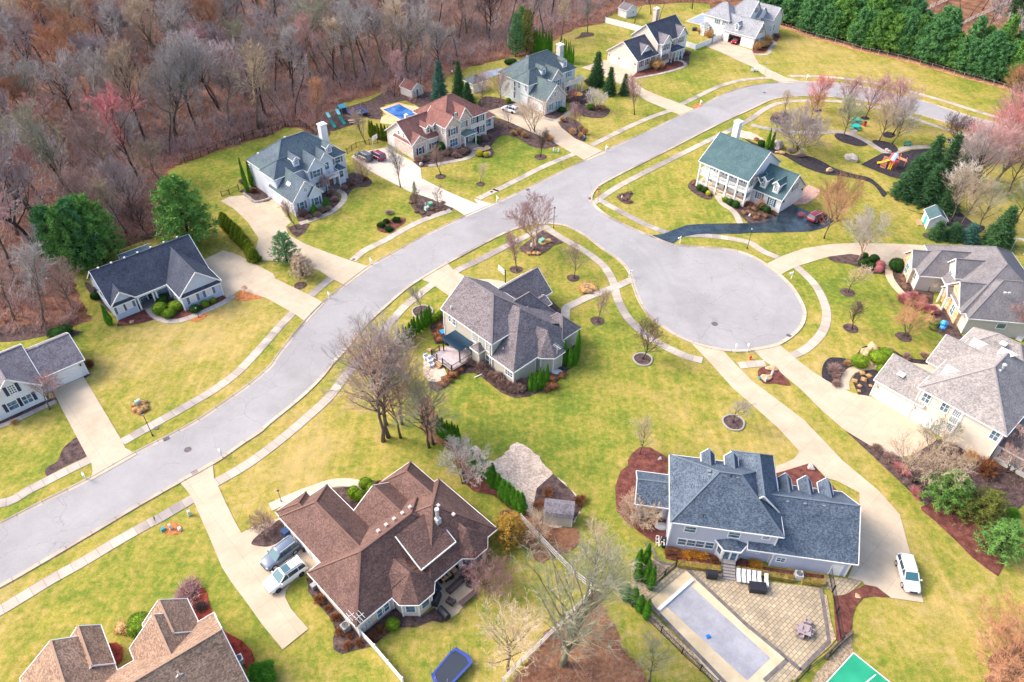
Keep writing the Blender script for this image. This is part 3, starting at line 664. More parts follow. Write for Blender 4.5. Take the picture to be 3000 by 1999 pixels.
# driveways
DR = {
 'h1': (m_drive, "b0 1560,685 1710,612 1830,650 2091,790 b1 280,830 520,945 655,1016 520,1166 430,1100 380,1072 210,978 b0 1840,915 1740,985 1680,880 1620,760"),
 'h3': (m_drive, "b0 1690,235 1760,200 1880,190 1940,245 2060,240 b1 260,180 340,310 400,400 360,430 380,490 430,520 500,560 680,630 850,690 1012,742 820,885 680,812 620,770 420,700 180,690 130,600 b0 1980,520 1900,400 1800,300"),
 'h4': (m_drive2, "a1 860,1200 980,1160 1130,1130 1330,1240 1390,1290 1400,1370 1600,1470 1830,1568 b1 1800,218 1955,262 1745,355 1640,290 1450,210 1310,165 a1 1240,1435 1120,1375 1000,1310"),
 'h5': (m_drive, "a2 80,850 150,832 280,795 420,790 520,900 600,920 640,980 740,1060 862,1118 985,1172 828,1237 730,1180 560,1080 400,1010 250,940 180,912"),
 'h6': (m_drive, "a2 940,470 980,460 1215,545 1215,560 1165,600 1280,690 1400,740 1560,800 1665,842 1562,890 1450,842 1290,775 1150,668 1040,625 950,580"),
 'h7': (m_drive, "a2 1740,355 1850,300 1900,322 a3 10,390 20,420 60,490 150,540 270,595 400,630 245,642 120,590 0,510 a2 2000,470 1900,420"),
 'h8': (m_black, "b2 1310,502 1420,487 1500,455 1600,420 1700,411 1900,407 2091,405 b3 100,400 190,330 320,262 450,320 590,360 640,385 560,440 450,468 200,475 0,478 b2 2000,485 1800,485 1680,490 1560,512 1490,562"),
 'h10': (m_drive, "b3 100,725 170,690 240,655 400,600 600,567 800,555 1200,565 1490,592 1490,620 1300,650 1190,700 1060,745 1010,700 950,670 760,640 600,660 370,730 280,770 220,805"),
 'h11': (m_drive, "b3 0,1362 100,1348 200,1322 c3 300,95 360,150 480,240 620,330 680,352 780,400 910,425 1190,570 1380,680 1420,760 1300,860 1100,900 950,830 840,760 700,670 540,530 380,370 200,220 100,150"),
 'h12': (m_drive, "b2 1620,1312 1740,1338 1860,1362 c2 1960,165 2091,298 c3 200,450 400,600 700,915 980,1150 1140,1330 d3 1150,330 1320,960 1070,925 960,840 870,822 850,795 740,770 790,660 830,260 830,120 660,30 c3 580,1050 460,932 300,990 190,1012 190,958 260,935 330,900 370,845 200,660 0,482 c2 1950,360 1800,192 1700,85"),
 'h9': (m_drive, "b1 1380,828 1470,775 1590,702 1645,768 1692,792 1770,830 1930,835 2020,850 2091,885 2091,1000 1800,1120 1650,992 1510,892 1460,860"),
 'h13': (m_drive, "c0 1365,1197 1500,1125 1630,1050 1640,1190 1675,1250 d0 1740,220 1800,340 1850,428 d1 130,370 350,300 500,420 640,640 520,735 400,815 360,870 355,920 400,1010 532,1162 335,1320 180,1130 30,920 -60,800 d0 1700,690 1600,450 1530,290 1480,180 c0 1450,1300"),
 'h2': (m_drive, "c0 405,510 640,405 760,600 925,880 960,950 1050,1000 690,1205 712,1130 700,1060 660,1000 580,850 480,660"),
}
for i, (k, (m, s)) in enumerate(DR.items()):
    sheet('driveway', pts(s),.064 + .001 * i, m)
sheet('driveway', pts("a2 790,520 880,490 985,460 960,520 860,540"),.058, m_drive)
sheet('patio', pts("b3 300,240 440,110 530,150 520,190 420,260 330,262"),.05, mat('brick_pink_patio', (.6,.35,.28),.9,.2, build=two((.50,.27,.20),(.66,.42,.32),2,4)))
MHC = mat('iron_cover', (.12,.09,.10),.7,.3, build=two((.08,.06,.07),(.19,.15,.16),9,3))
def manhole(t, x, y, r=.42, lab='round iron manhole cover set in the asphalt'):
    p = G(t, x, y); b = MB(); b.cyl((0,0,0), r, .012,20); b.tube([(0,0,.012),(0,0,.018)], [r * .8, r * .8], 20)
    o = b.build('manhole_cover', MHC); o.location = (p.x, p.y, .034 if r > .4 else .066); tag(o, lab, 'manhole cover'); return o
manhole('c0', 1438,962,.5, 'iron manhole cover in the road near the tall black lamp post')
manhole('b2', 1813,1175,.55, 'iron manhole cover in the round turning circle of the cul-de-sac')
manhole('a3', 103,712,.4, 'faint manhole cover in the far bend of the road beside the park')
manhole('b2', 483,203,.4, 'manhole cover in the road junction above the multi-stem birch')
manhole('c0', 1198,798,.33, 'small round cover in the verge by the tall black lamp post')
manhole('b1', 880,682,.3, 'small round cover in the sidewalk beside the skylight house drive')
manhole('b1', 1935,165,.3, 'small round cover in the sidewalk left of the mailbox opposite the T-junction')
manhole('b2', 105,165,.3, 'small round sidewalk cover near the faint sapling of the red-brown roofed house')
def grate(t, x, y, ang, lab):
    p = G(t, x, y); b = MB(); b.bx(-.42,.42,-.3,.3,0,.02)
    for i in range(6): b.bx(-.38 + i * .14,-.31 + i * .14,-.26,.26,.02,.035)
    o = b.build('storm_drain', MHC); o.location = (p.x, p.y, .05); o.rotation_euler = (0,0, radians(ang)); tag(o, lab, 'drain grate')
grate('c0', 1275,880,38, 'iron storm drain in the gutter just right of the tall lamp post')
grate('c0', 1492,1137,38, 'square storm drain where the brown-roofed house drive meets the road')
grate('b2', 382,148,36, 'storm drain in the gutter of the straight road above the junction')
grate('b2', 858,216,-70, 'storm drain in the curb beside the stop sign corner')
grate('b3', 292,1266,-45, 'storm drain at the lower right edge of the turning circle')

# planting beds
BEDS = [
 (m_mulch, "h1 40,880 110,860 300,1120 440,1300 330,1230 240,1100 150,1050", 1),(m_mulchbr, "h1 540,1415 870,1262 930,1250 1000,1330 1080,1400 900,1450 700,1490 520,1505", 0),
 (m_mulchbr, "h1 1110,1130 1300,1060 1330,1075 1520,1280 2080,1040 2150,1080 2090,1140 1850,1240 1650,1320 1450,1385 1300,1390 1180,1350 1100,1250", 0),
 (m_mulcho, "h1 1595,1405 1700,1350 1860,1300 1840,1360 1740,1420 1640,1430", 1),(m_mulcho, "b0 1790,985 1850,920 1960,930 2050,965 1950,985 1850,1000", 1),
 (m_mulch, "c0 -200,150 0,138 150,130 300,100 420,80 560,100 640,60 430,30 250,0 0,20 -200,20", 0),(m_mulch, "h2 1250,320 1290,360 1420,680 1480,660 1400,720 1310,760 1290,700 1350,660", 1),
 (m_mulch, "c0 345,1130 370,1090 440,1050 480,960 540,900 600,875 665,1000 560,1060 460,1110 370,1165", 1),(m_mulch, "h2 -20,1450 700,1110 900,1060 900,1085 520,1255 0,1490", 0),
 (m_mulcho, "c0 1000,635 1060,585 1110,585 1140,640 1100,690 1050,695 1010,670", 1),(m_mulcho, "d0 1240,400 1290,355 1340,345 1390,375 1390,420 1340,440 1260,430", 1),
 (m_mulch, "c0 640,1190 695,1155 690,1190 650,1210", 0),
 # house 3
 (m_mulch, "h3 0,1130 60,1080 250,1040 400,1150 480,1200 440,1240 250,1285 190,1250 80,1150", 0),(m_mulch, "h3 845,1490 1075,1410 1250,1130 1400,1160 1480,1200 1490,1260 1430,1360 1300,1450 1150,1520 980,1568 880,1568", 0),
 (m_mulch, "b1 370,435 450,410 545,410 500,480 445,515 400,480", 0),(m_mulch, "a1 760,1430 770,1400 850,1330 920,1330 1000,1370 1020,1400 990,1430 900,1440 860,1460 820,1520 790,1500", 1),
 (m_mulch, "b1 1305,220 1330,175 1390,170 1640,292 1440,370 1390,340 1330,290", 1),(m_mulchbr, "b1 1060,455 1080,400 1180,370 1270,365 1270,400 1200,450 1130,480", 1),
 # house 4
 (m_mulch, "h4 450,1465 580,1400 835,1285 1190,1240 1440,1130 1640,1180 1650,1230 1540,1310 1250,1400 1000,1420 850,1500 700,1515 560,1495", 0),(m_mulch, "h4 1640,1080 1890,900 2030,820 2240,870 2200,930 1990,960 1970,1080 2000,1150 2060,1240 2020,1310 1900,1345 1760,1320 1700,1280 1730,1220", 0),
 (m_mulch, "a2 120,900 600,1090 560,1130 500,1140 400,1120 300,1060 180,1040 100,1120 0,1200 0,1060", 1),(m_mulch, "a1 600,940 650,880 800,830 1000,770 1150,690 1260,730 1420,700 1500,720 1480,800 1400,830 1280,770 1120,800 1100,860 1100,920 1000,910 960,890 900,950 800,980 730,1005 640,1010", 0),
 (m_mulch, "a2 0,790 60,740 200,760 290,790 180,830 60,850 20,840", 1),
 (m_mulch, "a2 610,960 640,925 700,900 800,960 830,1060 780,1080 700,1040", 1),(m_mulch, "a2 720,790 800,700 830,820 1000,830 995,880 940,905 850,900 790,880", 1),(m_mulch, "h5 885,1425 1270,1290 1310,1340 1250,1420 1150,1490 1020,1500 920,1470", 0),
 (m_mulch, "h5 1290,1150 1560,1020 1800,900 1800,1180 1650,1220 1400,1220 1300,1190", 0),
 (m_mulchbr, "h6 630,1465 650,1420 775,1365 1300,1190 1720,1050 1800,1150 1810,1210 1750,1270 1400,1380 1000,1450 800,1470", 0),(m_mulch, "h6 1720,1040 1850,900 1930,950 1930,1190 1860,1150 1780,1090", 1),
 (m_mulchbr, "h7 1440,1200 1530,1150 1800,1010 1960,900 2150,800 2100,950 1960,1010 1860,1150 1800,1210 1600,1230", 1),
 (m_mulch, "a2 800,250 880,255 885,275 830,285 740,300 780,275", 1),(m_mulcho, "a2 1650,815 1680,795 1730,797 1700,825 1660,832", 1),
 # house 8 and the park
 (m_mulch, "h8 0,960 100,920 320,1110 330,1150 300,1200 200,1190 60,1110 -20,1030", 1),(m_mulch, "h8 440,1200 480,1160 740,1290 860,1250 900,1250 1280,1400 1330,1440 1310,1490 1200,1540 840,1540 760,1460 680,1380 540,1270", 0),
 (m_mulch, "b2 1062,205 1100,180 1160,165 1190,180 1165,215 1190,245 1160,258 1110,248", 1),(m_dry, "h8 640,215 700,210 850,230 980,280 1060,340 900,345 750,320 660,270", 1),
 (m_mulchb, "a3 -60,1060 0,1085 100,1120 180,1130 300,1185 450,1200 560,1245 640,1290 790,1335 900,1360 960,1400 1010,1450 1040,1480 1010,1510 960,1440 900,1395 800,1370 640,1345 560,1335 400,1280 240,1190 100,1160", 1),
 (m_mulchb, "a3 145,915 180,880 260,865 300,890 300,925 250,950 190,950", 1),(m_mulchb, "a3 418,925 460,910 500,930 495,945 455,952", 1),(m_mulchb, "a3 475,842 510,832 543,850 520,862 490,860", 1),(m_mulchb, "a3 675,842 710,830 742,845 735,858 700,860", 1),
 (m_mulchb, "a3 838,900 880,893 908,908 900,918 860,918", 1),(m_mulchb, "a3 640,1035 680,1020 740,1035 830,1070 895,1110 830,1122 730,1100 660,1070", 1),(m_mulchb, "a3 928,1085 960,1075 1080,1100 1125,1145 1110,1168 1060,1170 960,1115", 1),
 (m_mulchb, "a3 1010,1030 1040,1012 1090,1020 1105,1040 1070,1058 1020,1050", 1),(m_mulchb, "a3 1510,1065 1600,1075 1680,1080 1660,1120 1580,1130 1520,1110", 1),(m_mulchb, "a3 840,1262 1005,1175 1130,1180 1230,1150 1380,1140 1500,1200 1450,1310 1250,1400 1065,1355", 0),
 (m_mulch, "b3 1310,490 1340,480 1420,510 1520,530 1700,545 1830,590 1900,640 1750,600 1600,560 1450,540 1340,520", 1),(m_mulchb, "b3 1180,290 1320,330 1500,260 1700,400 1790,430 1740,480 1560,470 1500,420 1320,340", 1),
 # corner bed and island of house 9
 (m_mulch, "b2 320,590 495,460 560,490 655,553 580,575 530,620 460,655 390,650 330,620", 0),(m_mulch, "h9 0,760 60,700 165,650 175,840 140,930 60,950 40,860", 1),
 (m_mulch, "h9 120,1300 210,1300 500,1110 620,1200 930,1430 1330,1280 1480,1170 1590,820 1680,950 1670,1080 1560,1230 1440,1360 1250,1480 1100,1540 950,1555 800,1500 700,1420 560,1310 480,1270 380,1280 280,1330 180,1440 80,1490 0,1450 -20,1390", 0),
 (m_mulch, "h9 1330,440 1400,500 1480,580 1495,640 1440,660 1380,660 1360,560 1320,500", 1),(m_mulch, "h9 260,100 261,101 262,100", 0),
 # right side
 (m_mulch, "b3 585,665 660,650 800,640 900,660 960,695 1010,750 1020,785 930,790 860,760 760,720 640,700", 1),(m_mulch, "b3 1052,720 1070,715 1150,790 1250,880 1400,940 1390,1025 1280,1010 1180,940 1100,860", 0),
 (m_mulch, "b3 1125,990 1150,970 1230,1010 1400,1055 1480,1060 1600,1240 1620,1290 1500,1280 1400,1210 1380,1100 1250,1040 1150,1020", 1),(m_mulchb, "c3 545,285 550,190 600,130 700,130 780,140 850,50 930,40 1080,70 1200,130 1370,150 1370,195 1200,160 1050,170 1000,185 840,200 760,230 715,290 700,345 650,350 600,310", 1),
 (m_mulchb, "c3 770,290 800,250 870,228 980,222 985,260 920,420 820,412 790,340", 0),(m_mulchbr, "c3 50,240 90,200 180,200 300,325 260,340 180,325 90,320", 1),
 (m_mulch, "c3 715,685 760,710 910,800 1050,860 1200,900 1420,760 1500,740 1800,920 1900,780 2091,820 2091,1250 1900,1400 1950,1568 1760,1568 1500,1400 1300,1230 1140,1080 950,900 800,760", 0),
 (m_mulchbr, "d3 1300,230 1500,180 1700,150 1800,300 1900,450 1950,600 1900,740 1870,745 1700,620 1560,480 1400,330", 1),
 # house 12
 (m_mulchbr, "c2 1145,920 1180,860 1240,812 1320,815 1450,890 1450,1020 1210,1000 1210,1340 1440,1370 1440,1560 1340,1540 1150,1400 1060,1300 1050,1120 1090,1000 1150,950", 0),(m_mulchbr, "c3 190,1015 460,932 655,1140 300,1140 200,1090", 0),
 (m_mulchbr, "d3 630,905 720,900 800,860 870,825 960,840 1070,922 940,912 860,925 800,990 775,1080 770,1190 660,1290 640,1100", 0),
 (m_mulchbr, "h12 380,990 470,1000 850,1050 905,1110 905,1200 480,1110 385,1090", 0),(m_mulchbr, "h12 1045,1110 1100,1085 1340,1170 1880,1245 1885,1340 1650,1280 1300,1210 1050,1180", 0),(m_gravel, "d2 1170,660 1320,600 1360,640 1520,680 1400,780 1320,880 1240,960 1180,900", 0),
 # house 13
 (m_mulch, "d1 95,510 140,450 240,380 320,325 380,400 330,480 240,530 160,530", 1),(m_mulch, "d1 715,85 850,72 960,110 1000,160 960,200 900,280", 0),(m_mulch, "d1 925,30 960,5 1060,30 1180,10 1170,60 1050,80 990,90", 1),
 (m_mulch, "d1 510,765 600,800 920,1215 1200,1000 1390,1070 1500,1000 1590,1095 1560,1115 1480,1100 1350,1150 1200,1150 1110,1220 1030,1290 900,1320 780,1355 725,1320 720,1240 740,1170 700,1080 600,960 530,880 530,820", 0),
 (m_mulchbr, "c1 1700,960 1780,950 1900,1060 2091,1200 d1 2091,260 1950,140 1800,110 1720,40", 0),(m_brush, "c1 1380,480 1450,420 1560,640 1800,900 1720,1000 1640,880 1560,800 1440,760", 1),
 (m_dry, "c2 -70,870 -10,790 30,850 110,930 335,780 580,1020 730,1150 790,1270 700,1400 560,1420 400,1400 360,1320 300,1250 130,1080 0,950", 0),(m_mulch, "c2 450,1130 575,1020 720,1150 800,1270 720,1400 690,1420 500,1390 420,1290", 0),
 # house 14
 (m_mulchr, "d0 1335,945 1380,860 1440,825 1530,830 1580,870 1600,950 1640,1080 1720,1180 1850,1250 1930,1330 1960,1430 1900,1490 1700,1200 1600,1060 1520,1115 1420,950", 0),(m_mulchr, "d0 890,1175 960,1130 1050,1100 1140,1120 1100,1200 1000,1180", 0),(m_mulchr, "d0 820,1275 890,1265 940,1300 940,1400 900,1440", 0),
 (m_brush, "d2 560,1150 700,1040 800,930 890,880 960,1000 1080,1250 1220,1450 1290,1640 250,1640 330,1500 450,1300", 1),(m_brush, "c2 180,1320 350,1290 520,1400 720,1430 780,1500 700,1600 500,1700 300,1500", 1),
 (m_brush, "d3 1830,1440 1900,1330 2091,1250 2250,1568 1830,1640", 1),
]
k = 0
for m, s, sm in BEDS:
    if len(s.split()) < 6: continue
    k += 1
    if m in (m_brush, m_dry): P = smooth(pts(s), True, 3); sheet('leafy_ground', rough(P + [P[0]], .28,.6, k)[:-1], .038 + .0006 * k, m)
    else: bed(s, m, .038 + .0006 * k, bool(sm))
def ring(t, x, y, r, m=None, edge=None):
    p = G(t, x, y); P = [p + Vector((r * (1 + .06 * sin(3 * a)) * cos(a), r * sin(a),0)) for a in [2 * pi * i / 18 for i in range(18)]]
    sheet('mulch_ring', P, .041, m or m_mulch)
    if edge: ribbon('ring_edging', P, [(-.16,.03),(-.14,.16),(.1,.16),(.12,.03)], edge, True)
# ================================================================ HOUSES
sh_navy = mat('navy_shutters', (.035,.05,.11),.6); sh_slate = mat('slate_blue_shutters', (.13,.18,.27),.6); sh_plum = mat('plum_shutters', (.07,.03,.09),.6)
sh_teal = mat('teal_shutters', (.10,.30,.33),.6); sh_maroon = mat('maroon_shutters', (.16,.03,.045),.6); sh_green = mat('dark_green_shutters', (.03,.14,.14),.6); sh_grey = mat('grey_shutters', (.15,.17,.22),.6)
r_navy = mat('navy_shingles', (.05,.06,.09),.9,.2, build=shingle((.045,.052,.075),(.075,.085,.115)))
r_mauve = mat('grey_mauve_shingles', (.2,.18,.2),.9,.2, build=shingle((.15,.135,.155),(.215,.195,.21), None, .28))
r_blue = mat('blue_grey_shingles', (.1,.14,.17),.9,.2, build=shingle((.085,.115,.145),(.125,.16,.185),(.10,.17,.14)))
r_teal = mat('teal_grey_shingles', (.08,.13,.14),.9,.2, build=shingle((.085,.115,.13),(.125,.16,.17),(.11,.17,.13)))
r_brown = mat('red_brown_shingles', (.25,.12,.1),.9,.2, build=shingle((.19,.085,.075),(.26,.125,.105)))
r_black = mat('charcoal_shingles', (.05,.06,.09),.9,.2, build=shingle((.05,.058,.082),(.085,.092,.12)))
r_pale = mat('pale_grey_shingles', (.3,.3,.33),.9,.2, build=shingle((.25,.255,.285),(.33,.335,.36)))
r_green = mat('green_shingles', (.07,.15,.15),.9,.2, build=shingle((.055,.105,.115),(.085,.145,.155), None, .15))
r_taupe = mat('taupe_shingles', (.2,.17,.18),.9,.2, build=shingle((.145,.125,.135),(.215,.185,.19), None, .32))
r_stone = mat('grey_stone_shingles', (.2,.2,.2),.9,.2, build=shingle((.14,.13,.14),(.20,.185,.19), None, .18))
r_beige = mat('beige_grey_shingles', (.3,.27,.26),.9,.2, build=shingle((.23,.21,.205),(.33,.295,.28), None, .25))
r_steel = mat('steel_blue_shingles', (.1,.14,.2),.9,.2, build=shingle((.060,.082,.118),(.108,.138,.18), None, .35))
r_rbrown = mat('brown_shingles', (.14,.08,.07),.9,.2, build=shingle((.115,.068,.060),(.185,.108,.088), None, .28))
r_tan = mat('tan_shingles', (.3,.2,.14),.9,.2, build=shingle((.22,.145,.105),(.36,.235,.165), None, .35))
w_blue = mat('pale_blue_siding', (.5,.56,.66),.7,.2, build=siding((.50,.57,.68)))
w_white = mat('white_siding', (.76,.76,.78),.7,.2, build=siding((.74,.745,.77)))
w_wblue = mat('bluish_white_siding', (.7,.73,.8),.7,.2, build=siding((.66,.71,.80)))
w_cream = mat('cream_siding', (.7,.65,.55),.7,.2, build=siding((.74,.70,.62)))
w_mint = mat('pale_mint_siding', (.6,.66,.64),.7,.2, build=siding((.60,.66,.65)))
w_peach = mat('peach_siding', (.72,.62,.53),.7,.2, build=siding((.74,.64,.56)))
w_tan = mat('tan_siding', (.52,.47,.39),.7,.2, build=siding((.52,.48,.41)))
w_lav = mat('lavender_grey_siding', (.48,.48,.55),.7,.2, build=siding((.53,.54,.63)))
w_bisq = mat('bisque_siding', (.66,.55,.44),.7,.2, build=siding((.66,.56,.46)))
w_brick = mat('pale_brick', (.72,.60,.42),.8,.2, build=siding((.76,.67,.56)))
w_greige = mat('greige_siding', (.46,.41,.36),.7,.2, build=siding((.54,.50,.46)))
st_pink = mat('pinkish_stonework', (.6,.45,.38),.9,.2, build=stonework((.56,.38,.31),(.68,.53,.45),(.76,.66,.58)))
st_grey = mat('pale_grey_stonework', (.55,.52,.5),.9,.2, build=stonework((.46,.43,.42),(.60,.57,.54),(.70,.67,.64)))
st_tan = mat('orange_tan_stonework', (.65,.45,.28),.9,.2, build=stonework((.52,.27,.12),(.66,.40,.20),(.72,.52,.34)))
def chimney(H, a, b, w, d, z1, m, cap=True, z0=0.0, label=None):
    c = MB(); c.bx(a - w / 2, a + w / 2, b - d / 2, b + d / 2, z0, z1); o = H.part('chimney', c, m, label)
    if cap:
        t = MB(); t.bx(a - w / 2 - .12, a + w / 2 + .12, b - d / 2 - .12, b + d / 2 + .12, z1, z1 + .22); t.cyl((a, b, z1 + .22),.22,.35,10); t.build('chimney_cap', m_white, o)
def pent(H, a0, a1, b, z, mi_mat, d=.55):
    p = MB(); p.slab([[(a0, b - d, z),(a1, b - d, z),(a1, b, z + .38),(a0, b, z + .38)]], .1); H.part('pent_roof', p, mi_mat)
    H.trim.beam((a0, b - d, z - .1),(a1, b - d, z - .1),.08,.2)

# --- pale blue ranch with the navy roof
H = House('h1', -54.91,95.93,42.8, 'pale blue single-storey house with a navy roof beside the big pines', roof=r_navy, wall=w_blue)
H.W((-9.5,7.2,4.9,15.5),3.05,7.3, 'a', 'gg', (-9.2,6.9,7.0,15.1)); H.W((-9.45,-5.45,4.72,10),3.1,5.15, 'b', 'gg', (-9.15,-5.7,5.0,9.5)); H.W((-.2,7.15,-.28,9.5),3.1,6.6, 'b', 'gg', (.12,6.85,0,9.5))
pent(H, -9.2,-5.65,5.0,2.95, r_navy, .4); pent(H, .1,6.9,0,2.95, r_navy, .5)
s_ = MB(); s_.slab([[(-2.9,15.3,3.0),(2.5,15.3,3.0),(2.5,20.0,2.5),(-2.9,20.0,2.5)]], .14); H.part('sunroom_roof', s_, r_blue)
s_ = MB(); s_.bx(-2.7,2.3,15.1,19.7,0,2.4); H.part('sunroom', s_, w_wblue)
for q in ((-2.9,15.4),(-2.9,19.9),(2.5,19.9)): H.trim.beam((q[0], q[1], 0),(q[0], q[1], 2.5),.14,.14)
H.trim.beam((-2.95,20.05,2.45),(2.55,20.05,2.45),.1,.2)
s_ = MB(); s_.bx(-5.5,.1,4.95,7.0,0,.22); H.part('porch_floor', s_, m_walk)
b_ = MB(); b_.bx(-5.45,.1,5.0,5.2,2.55,2.95)
H.part('porch_beam', b_, m_white)
for a in (-5.2,-2.75,-2.2,-.1): c_ = MB(); c_.bx(a - .13, a + .13,5.0,5.26,.2,2.6); H.part('column', c_, m_white)
for a, z in ((-9.2,2.9),(-5.7,2.9)): H.corner(a, 4.98, z)
for a in (.1,6.87): H.corner(a, -.02,3.1)
H.win('b-', 5.0,570,1235,.85,1.45, sh_slate, 1,1, pane=m_blind); H.win('b-', 5.0,695,1172,.85,1.45, sh_slate, 1,1, pane=m_blind)
H.win('b-', 0,1645,1080,.95,1.5, sh_slate, 1,1, pane=m_blind); H.win('b-', 0,1880,978,.95,1.5, sh_slate, 1,1, pane=m_blind); H.win('b-', 7.0,912,1075,1.1,1.6, None, 1,2)
H.door('b-', 7.0,-3.2,-2.2,2.3, m_dark, panels=1); H.win('a-', .12,1350,1020,.6,1.4); H.win('a-', .12,1400,1085,.6,1.4)
for x in range(7): H.vent(240 + x * 195,640 - x * 76,7.3, d=.3)
s_ = MB(); s_.box((-9.6,12.5,2.4),(.5,.9,.5)); H.part('wall_unit', s_, m_dark)
H.done()

# --- white gabled house cut by the left edge
H = House('h2', -64.29,80.44,43.2, 'white house with mauve-grey roof and navy shutters cut by the left edge of the photo', roof=r_mauve, wall=w_white)
H.W((-8.5,.42,-.35,8.0),3.0,5.45, 'a', 'gg', (-8,.12,0,7.6)); H.W((-22,-5.6,-.35,9.8),3.0,6.1, 'a', 'gg', (-21.7,-5.9,.3,9.4)); H.W((-12.9,-6.0,-1.95,5),3.0,6.35, 'b', 'gg', (-12.5,-6.35,-1.63,5))
H.door('b-', 0,-4.9,-.75,2.35, panels=4)
H.win('b-', -1.63,190,925,.8,1.5, sh_navy, 3,4, gap=1); H.win('b-', -1.63,205,1175,1.2,1.4, sh_navy, 1,2); H.win('b-', -1.63,432,1078,1.2,1.4, sh_navy, 2,2)
for a in (-12.45,-6.38): H.corner(a, -1.65,3.2)
H.corner(.12,-.02,3.0); H.vent(290,375,5.3, d=.35); H.vent(590,258,5.3, d=.3)
l_ = MB(); l_.box((-.35,-.12,2.2),(.16,.16,.35)); H.part('wall_lamp', l_, m_dark); l_ = MB(); l_.box((-5.3,-.12,2.2),(.16,.16,.35)); H.part('wall_lamp', l_, m_dark)
H.done()

# --- white two-storey with blue-grey hip roof
H = House('h3', -43.42,126.64,44.5, 'white two-storey house with blue-grey hip roof, tall white chimney and skylight wing', roof=r_blue, wall=w_wblue)
H.W((0,16.9,5.75,17.3),5.9,10.6, 'a', 'hh'); H.W((-.35,9.2,5.7,11.4),5.9,8.2, 'a', 'hh', (0.1,9,6.05,11.1))
H.W((-.3,6.6,-.35,9),3.2,6.9, 'b', 'gg', (.05,6.2,0,8.5))
H.W((3.2,6.6,-.6,3),3.2,5.2, 'b', 'gg', (3.4,6.25,-.35,3)); H.W((6.3,10.9,4.0,10),5.9,8.3, 'b', 'gg', (6.6,10.6,4.3,10)); H.W((9.4,13.6,5.1,11),5.95,8.1, 'b', 'gg', (9.8,13.2,5.45,11))
H.W((13.4,15.6,4.6,8),3.3,4.2, 'b', 'hg', (13.6,15.4,4.9,8))
for (x, y, a, b) in ((0,0,5.6,6.5),(0,0,13.55,6.7)):
    H.W((a - .8, a + .8, b - .25, b + 3.2),8.0,8.75, 'b', 'gg', (a - .65, a + .65, b, b + 3.0), z0=6.2); H.window('b-', b, a, 7.45,.6,.9, None, 3,2)
chimney(H, 16.4,13.2,1.5,1.3,9.9, m_white)
p_ = MB(); p_.bx(9.9,13.2,3.4,5.4,2.9,3.1); H.part('balcony_floor', p_, m_white); p_ = MB(); p_.bx(9.9,13.2,3.4,5.4,0,.2); H.part('porch_floor', p_, m_walk)
r_ = MB(); r_.beam((9.9,3.45,4.0),(13.2,3.45,4.0),.1,.08); r_.beam((13.15,3.45,4.0),(13.15,5.4,4.0),.1,.08); r_.beam((9.9,3.45,4.0),(9.9,5.4,4.0),.1,.08)
for i in range(17): r_.beam((9.95 + i * .2,3.45,3.1),(9.95 + i * .2,3.45,4.0),.05,.05)
H.part('railing', r_, m_white)
for a in (10.0,13.1): c_ = MB(); c_.cyl((a, 3.6,0),.14,3.0,10); H.part('column', c_, m_white)
for x, y, w_, h_, c in ((935,1330,.95,1.6,1),(1150,1262,.95,1.6,1)): H.win('b-', -.0 if x < 1000 else -.35, x, y, w_, h_, sh_grey, c, 2)
H.win('b-', 0,985,1095,.55,.7, None, 2,2); H.win('b-', 4.3,1150,850,1.7,1.4, sh_grey, 2,2); H.win('b-', 5.45,1300,740,1.0,1.5, None, 1,2); H.win('b-', 6.1,1460,650,1.3,1.3, sh_grey, 1,2)
H.win('b-', 4.9,1515,850,.9,1.7, None, 1,2); H.win('b-', 4.3,1190,1020,1.6,1.5, None, 2,2); H.door('b-', 5.45,11.6,12.6,2.4, m_dark, panels=1)
for x, y in ((435,920),(515,985)): H.win('a-', .35, x, y, .6,1.2, None, 1,2)
H.win('a-', .35,375,880,.7,1.4, None, 1,1); H.win('a-', .35,398,965,.7,1.3, None, 1,1); H.win('a-', .35,415,1060,.7,1.9, None, 1,1); H.win('a-', .35,160,762,.7,1.0, None, 1,2)
s_ = MB(); p = H.at(800,990,4.6); s_.box((1.6,3.6,5.25),(.75,1.3,.12),0,0,-.8); H.part('skylight', s_, m_blind)
H.door('a-', .05,1.0,3.6,2.3); H.door('a-', .05,4.2,6.8,2.3)
for x, y in ((285,560),(597,390),(680,320)): H.vent(x, y, 9.6, d=.4)
for q in ((.05,0),(6.2,0),(.35,6.1)): H.corner(q[0], q[1], 3.2 if q[1] < 1 else 5.9)
H.corner(16.55,6.1,5.9)
H.done()

# --- beige stone-fronted house with the red-brown roof
H = House('h4', -22.52,150.73,43.25, 'beige and stone two-storey house with red-brown roof, two narrow dormers and pool behind', roof=[r_brown, mat('copper_green_roof', (.08,.2,.18),.5,.4)], wall=[w_cream, st_pink], name='brick_house')
H.W((.5,12.5,1.0,11.4),3.3,7.1, 'a', 'gg', (.8,12,1.35,11.05)); H.W((8.2,21.3,-1.1,10.6),5.9,10.0, 'a', 'hh', (8.55,20.9,-.75,10.2)); H.W((7.9,12.7,-1.85,6),5.95,8.15, 'b', 'gg', (8.24,12.4,-1.55,6), wi=1)
H.W((12.2,16.4,-1.35,6),6.1,8.9, 'b', 'gg', (12.55,16.1,-1.05,6), wi=1); H.W((.3,5.0,.65,8),3.3,5.1, 'b', 'gg', (.6,4.4,0.95,8), wi=1); H.W((20,25.2,.7,9),3.2,5.0, 'a', 'hh', (20,24.8,1.05,8.6))
H.W((12.5,16.3,-3.0,-.5),3.0,3.6, 'b', 'hg', False, mi=1)
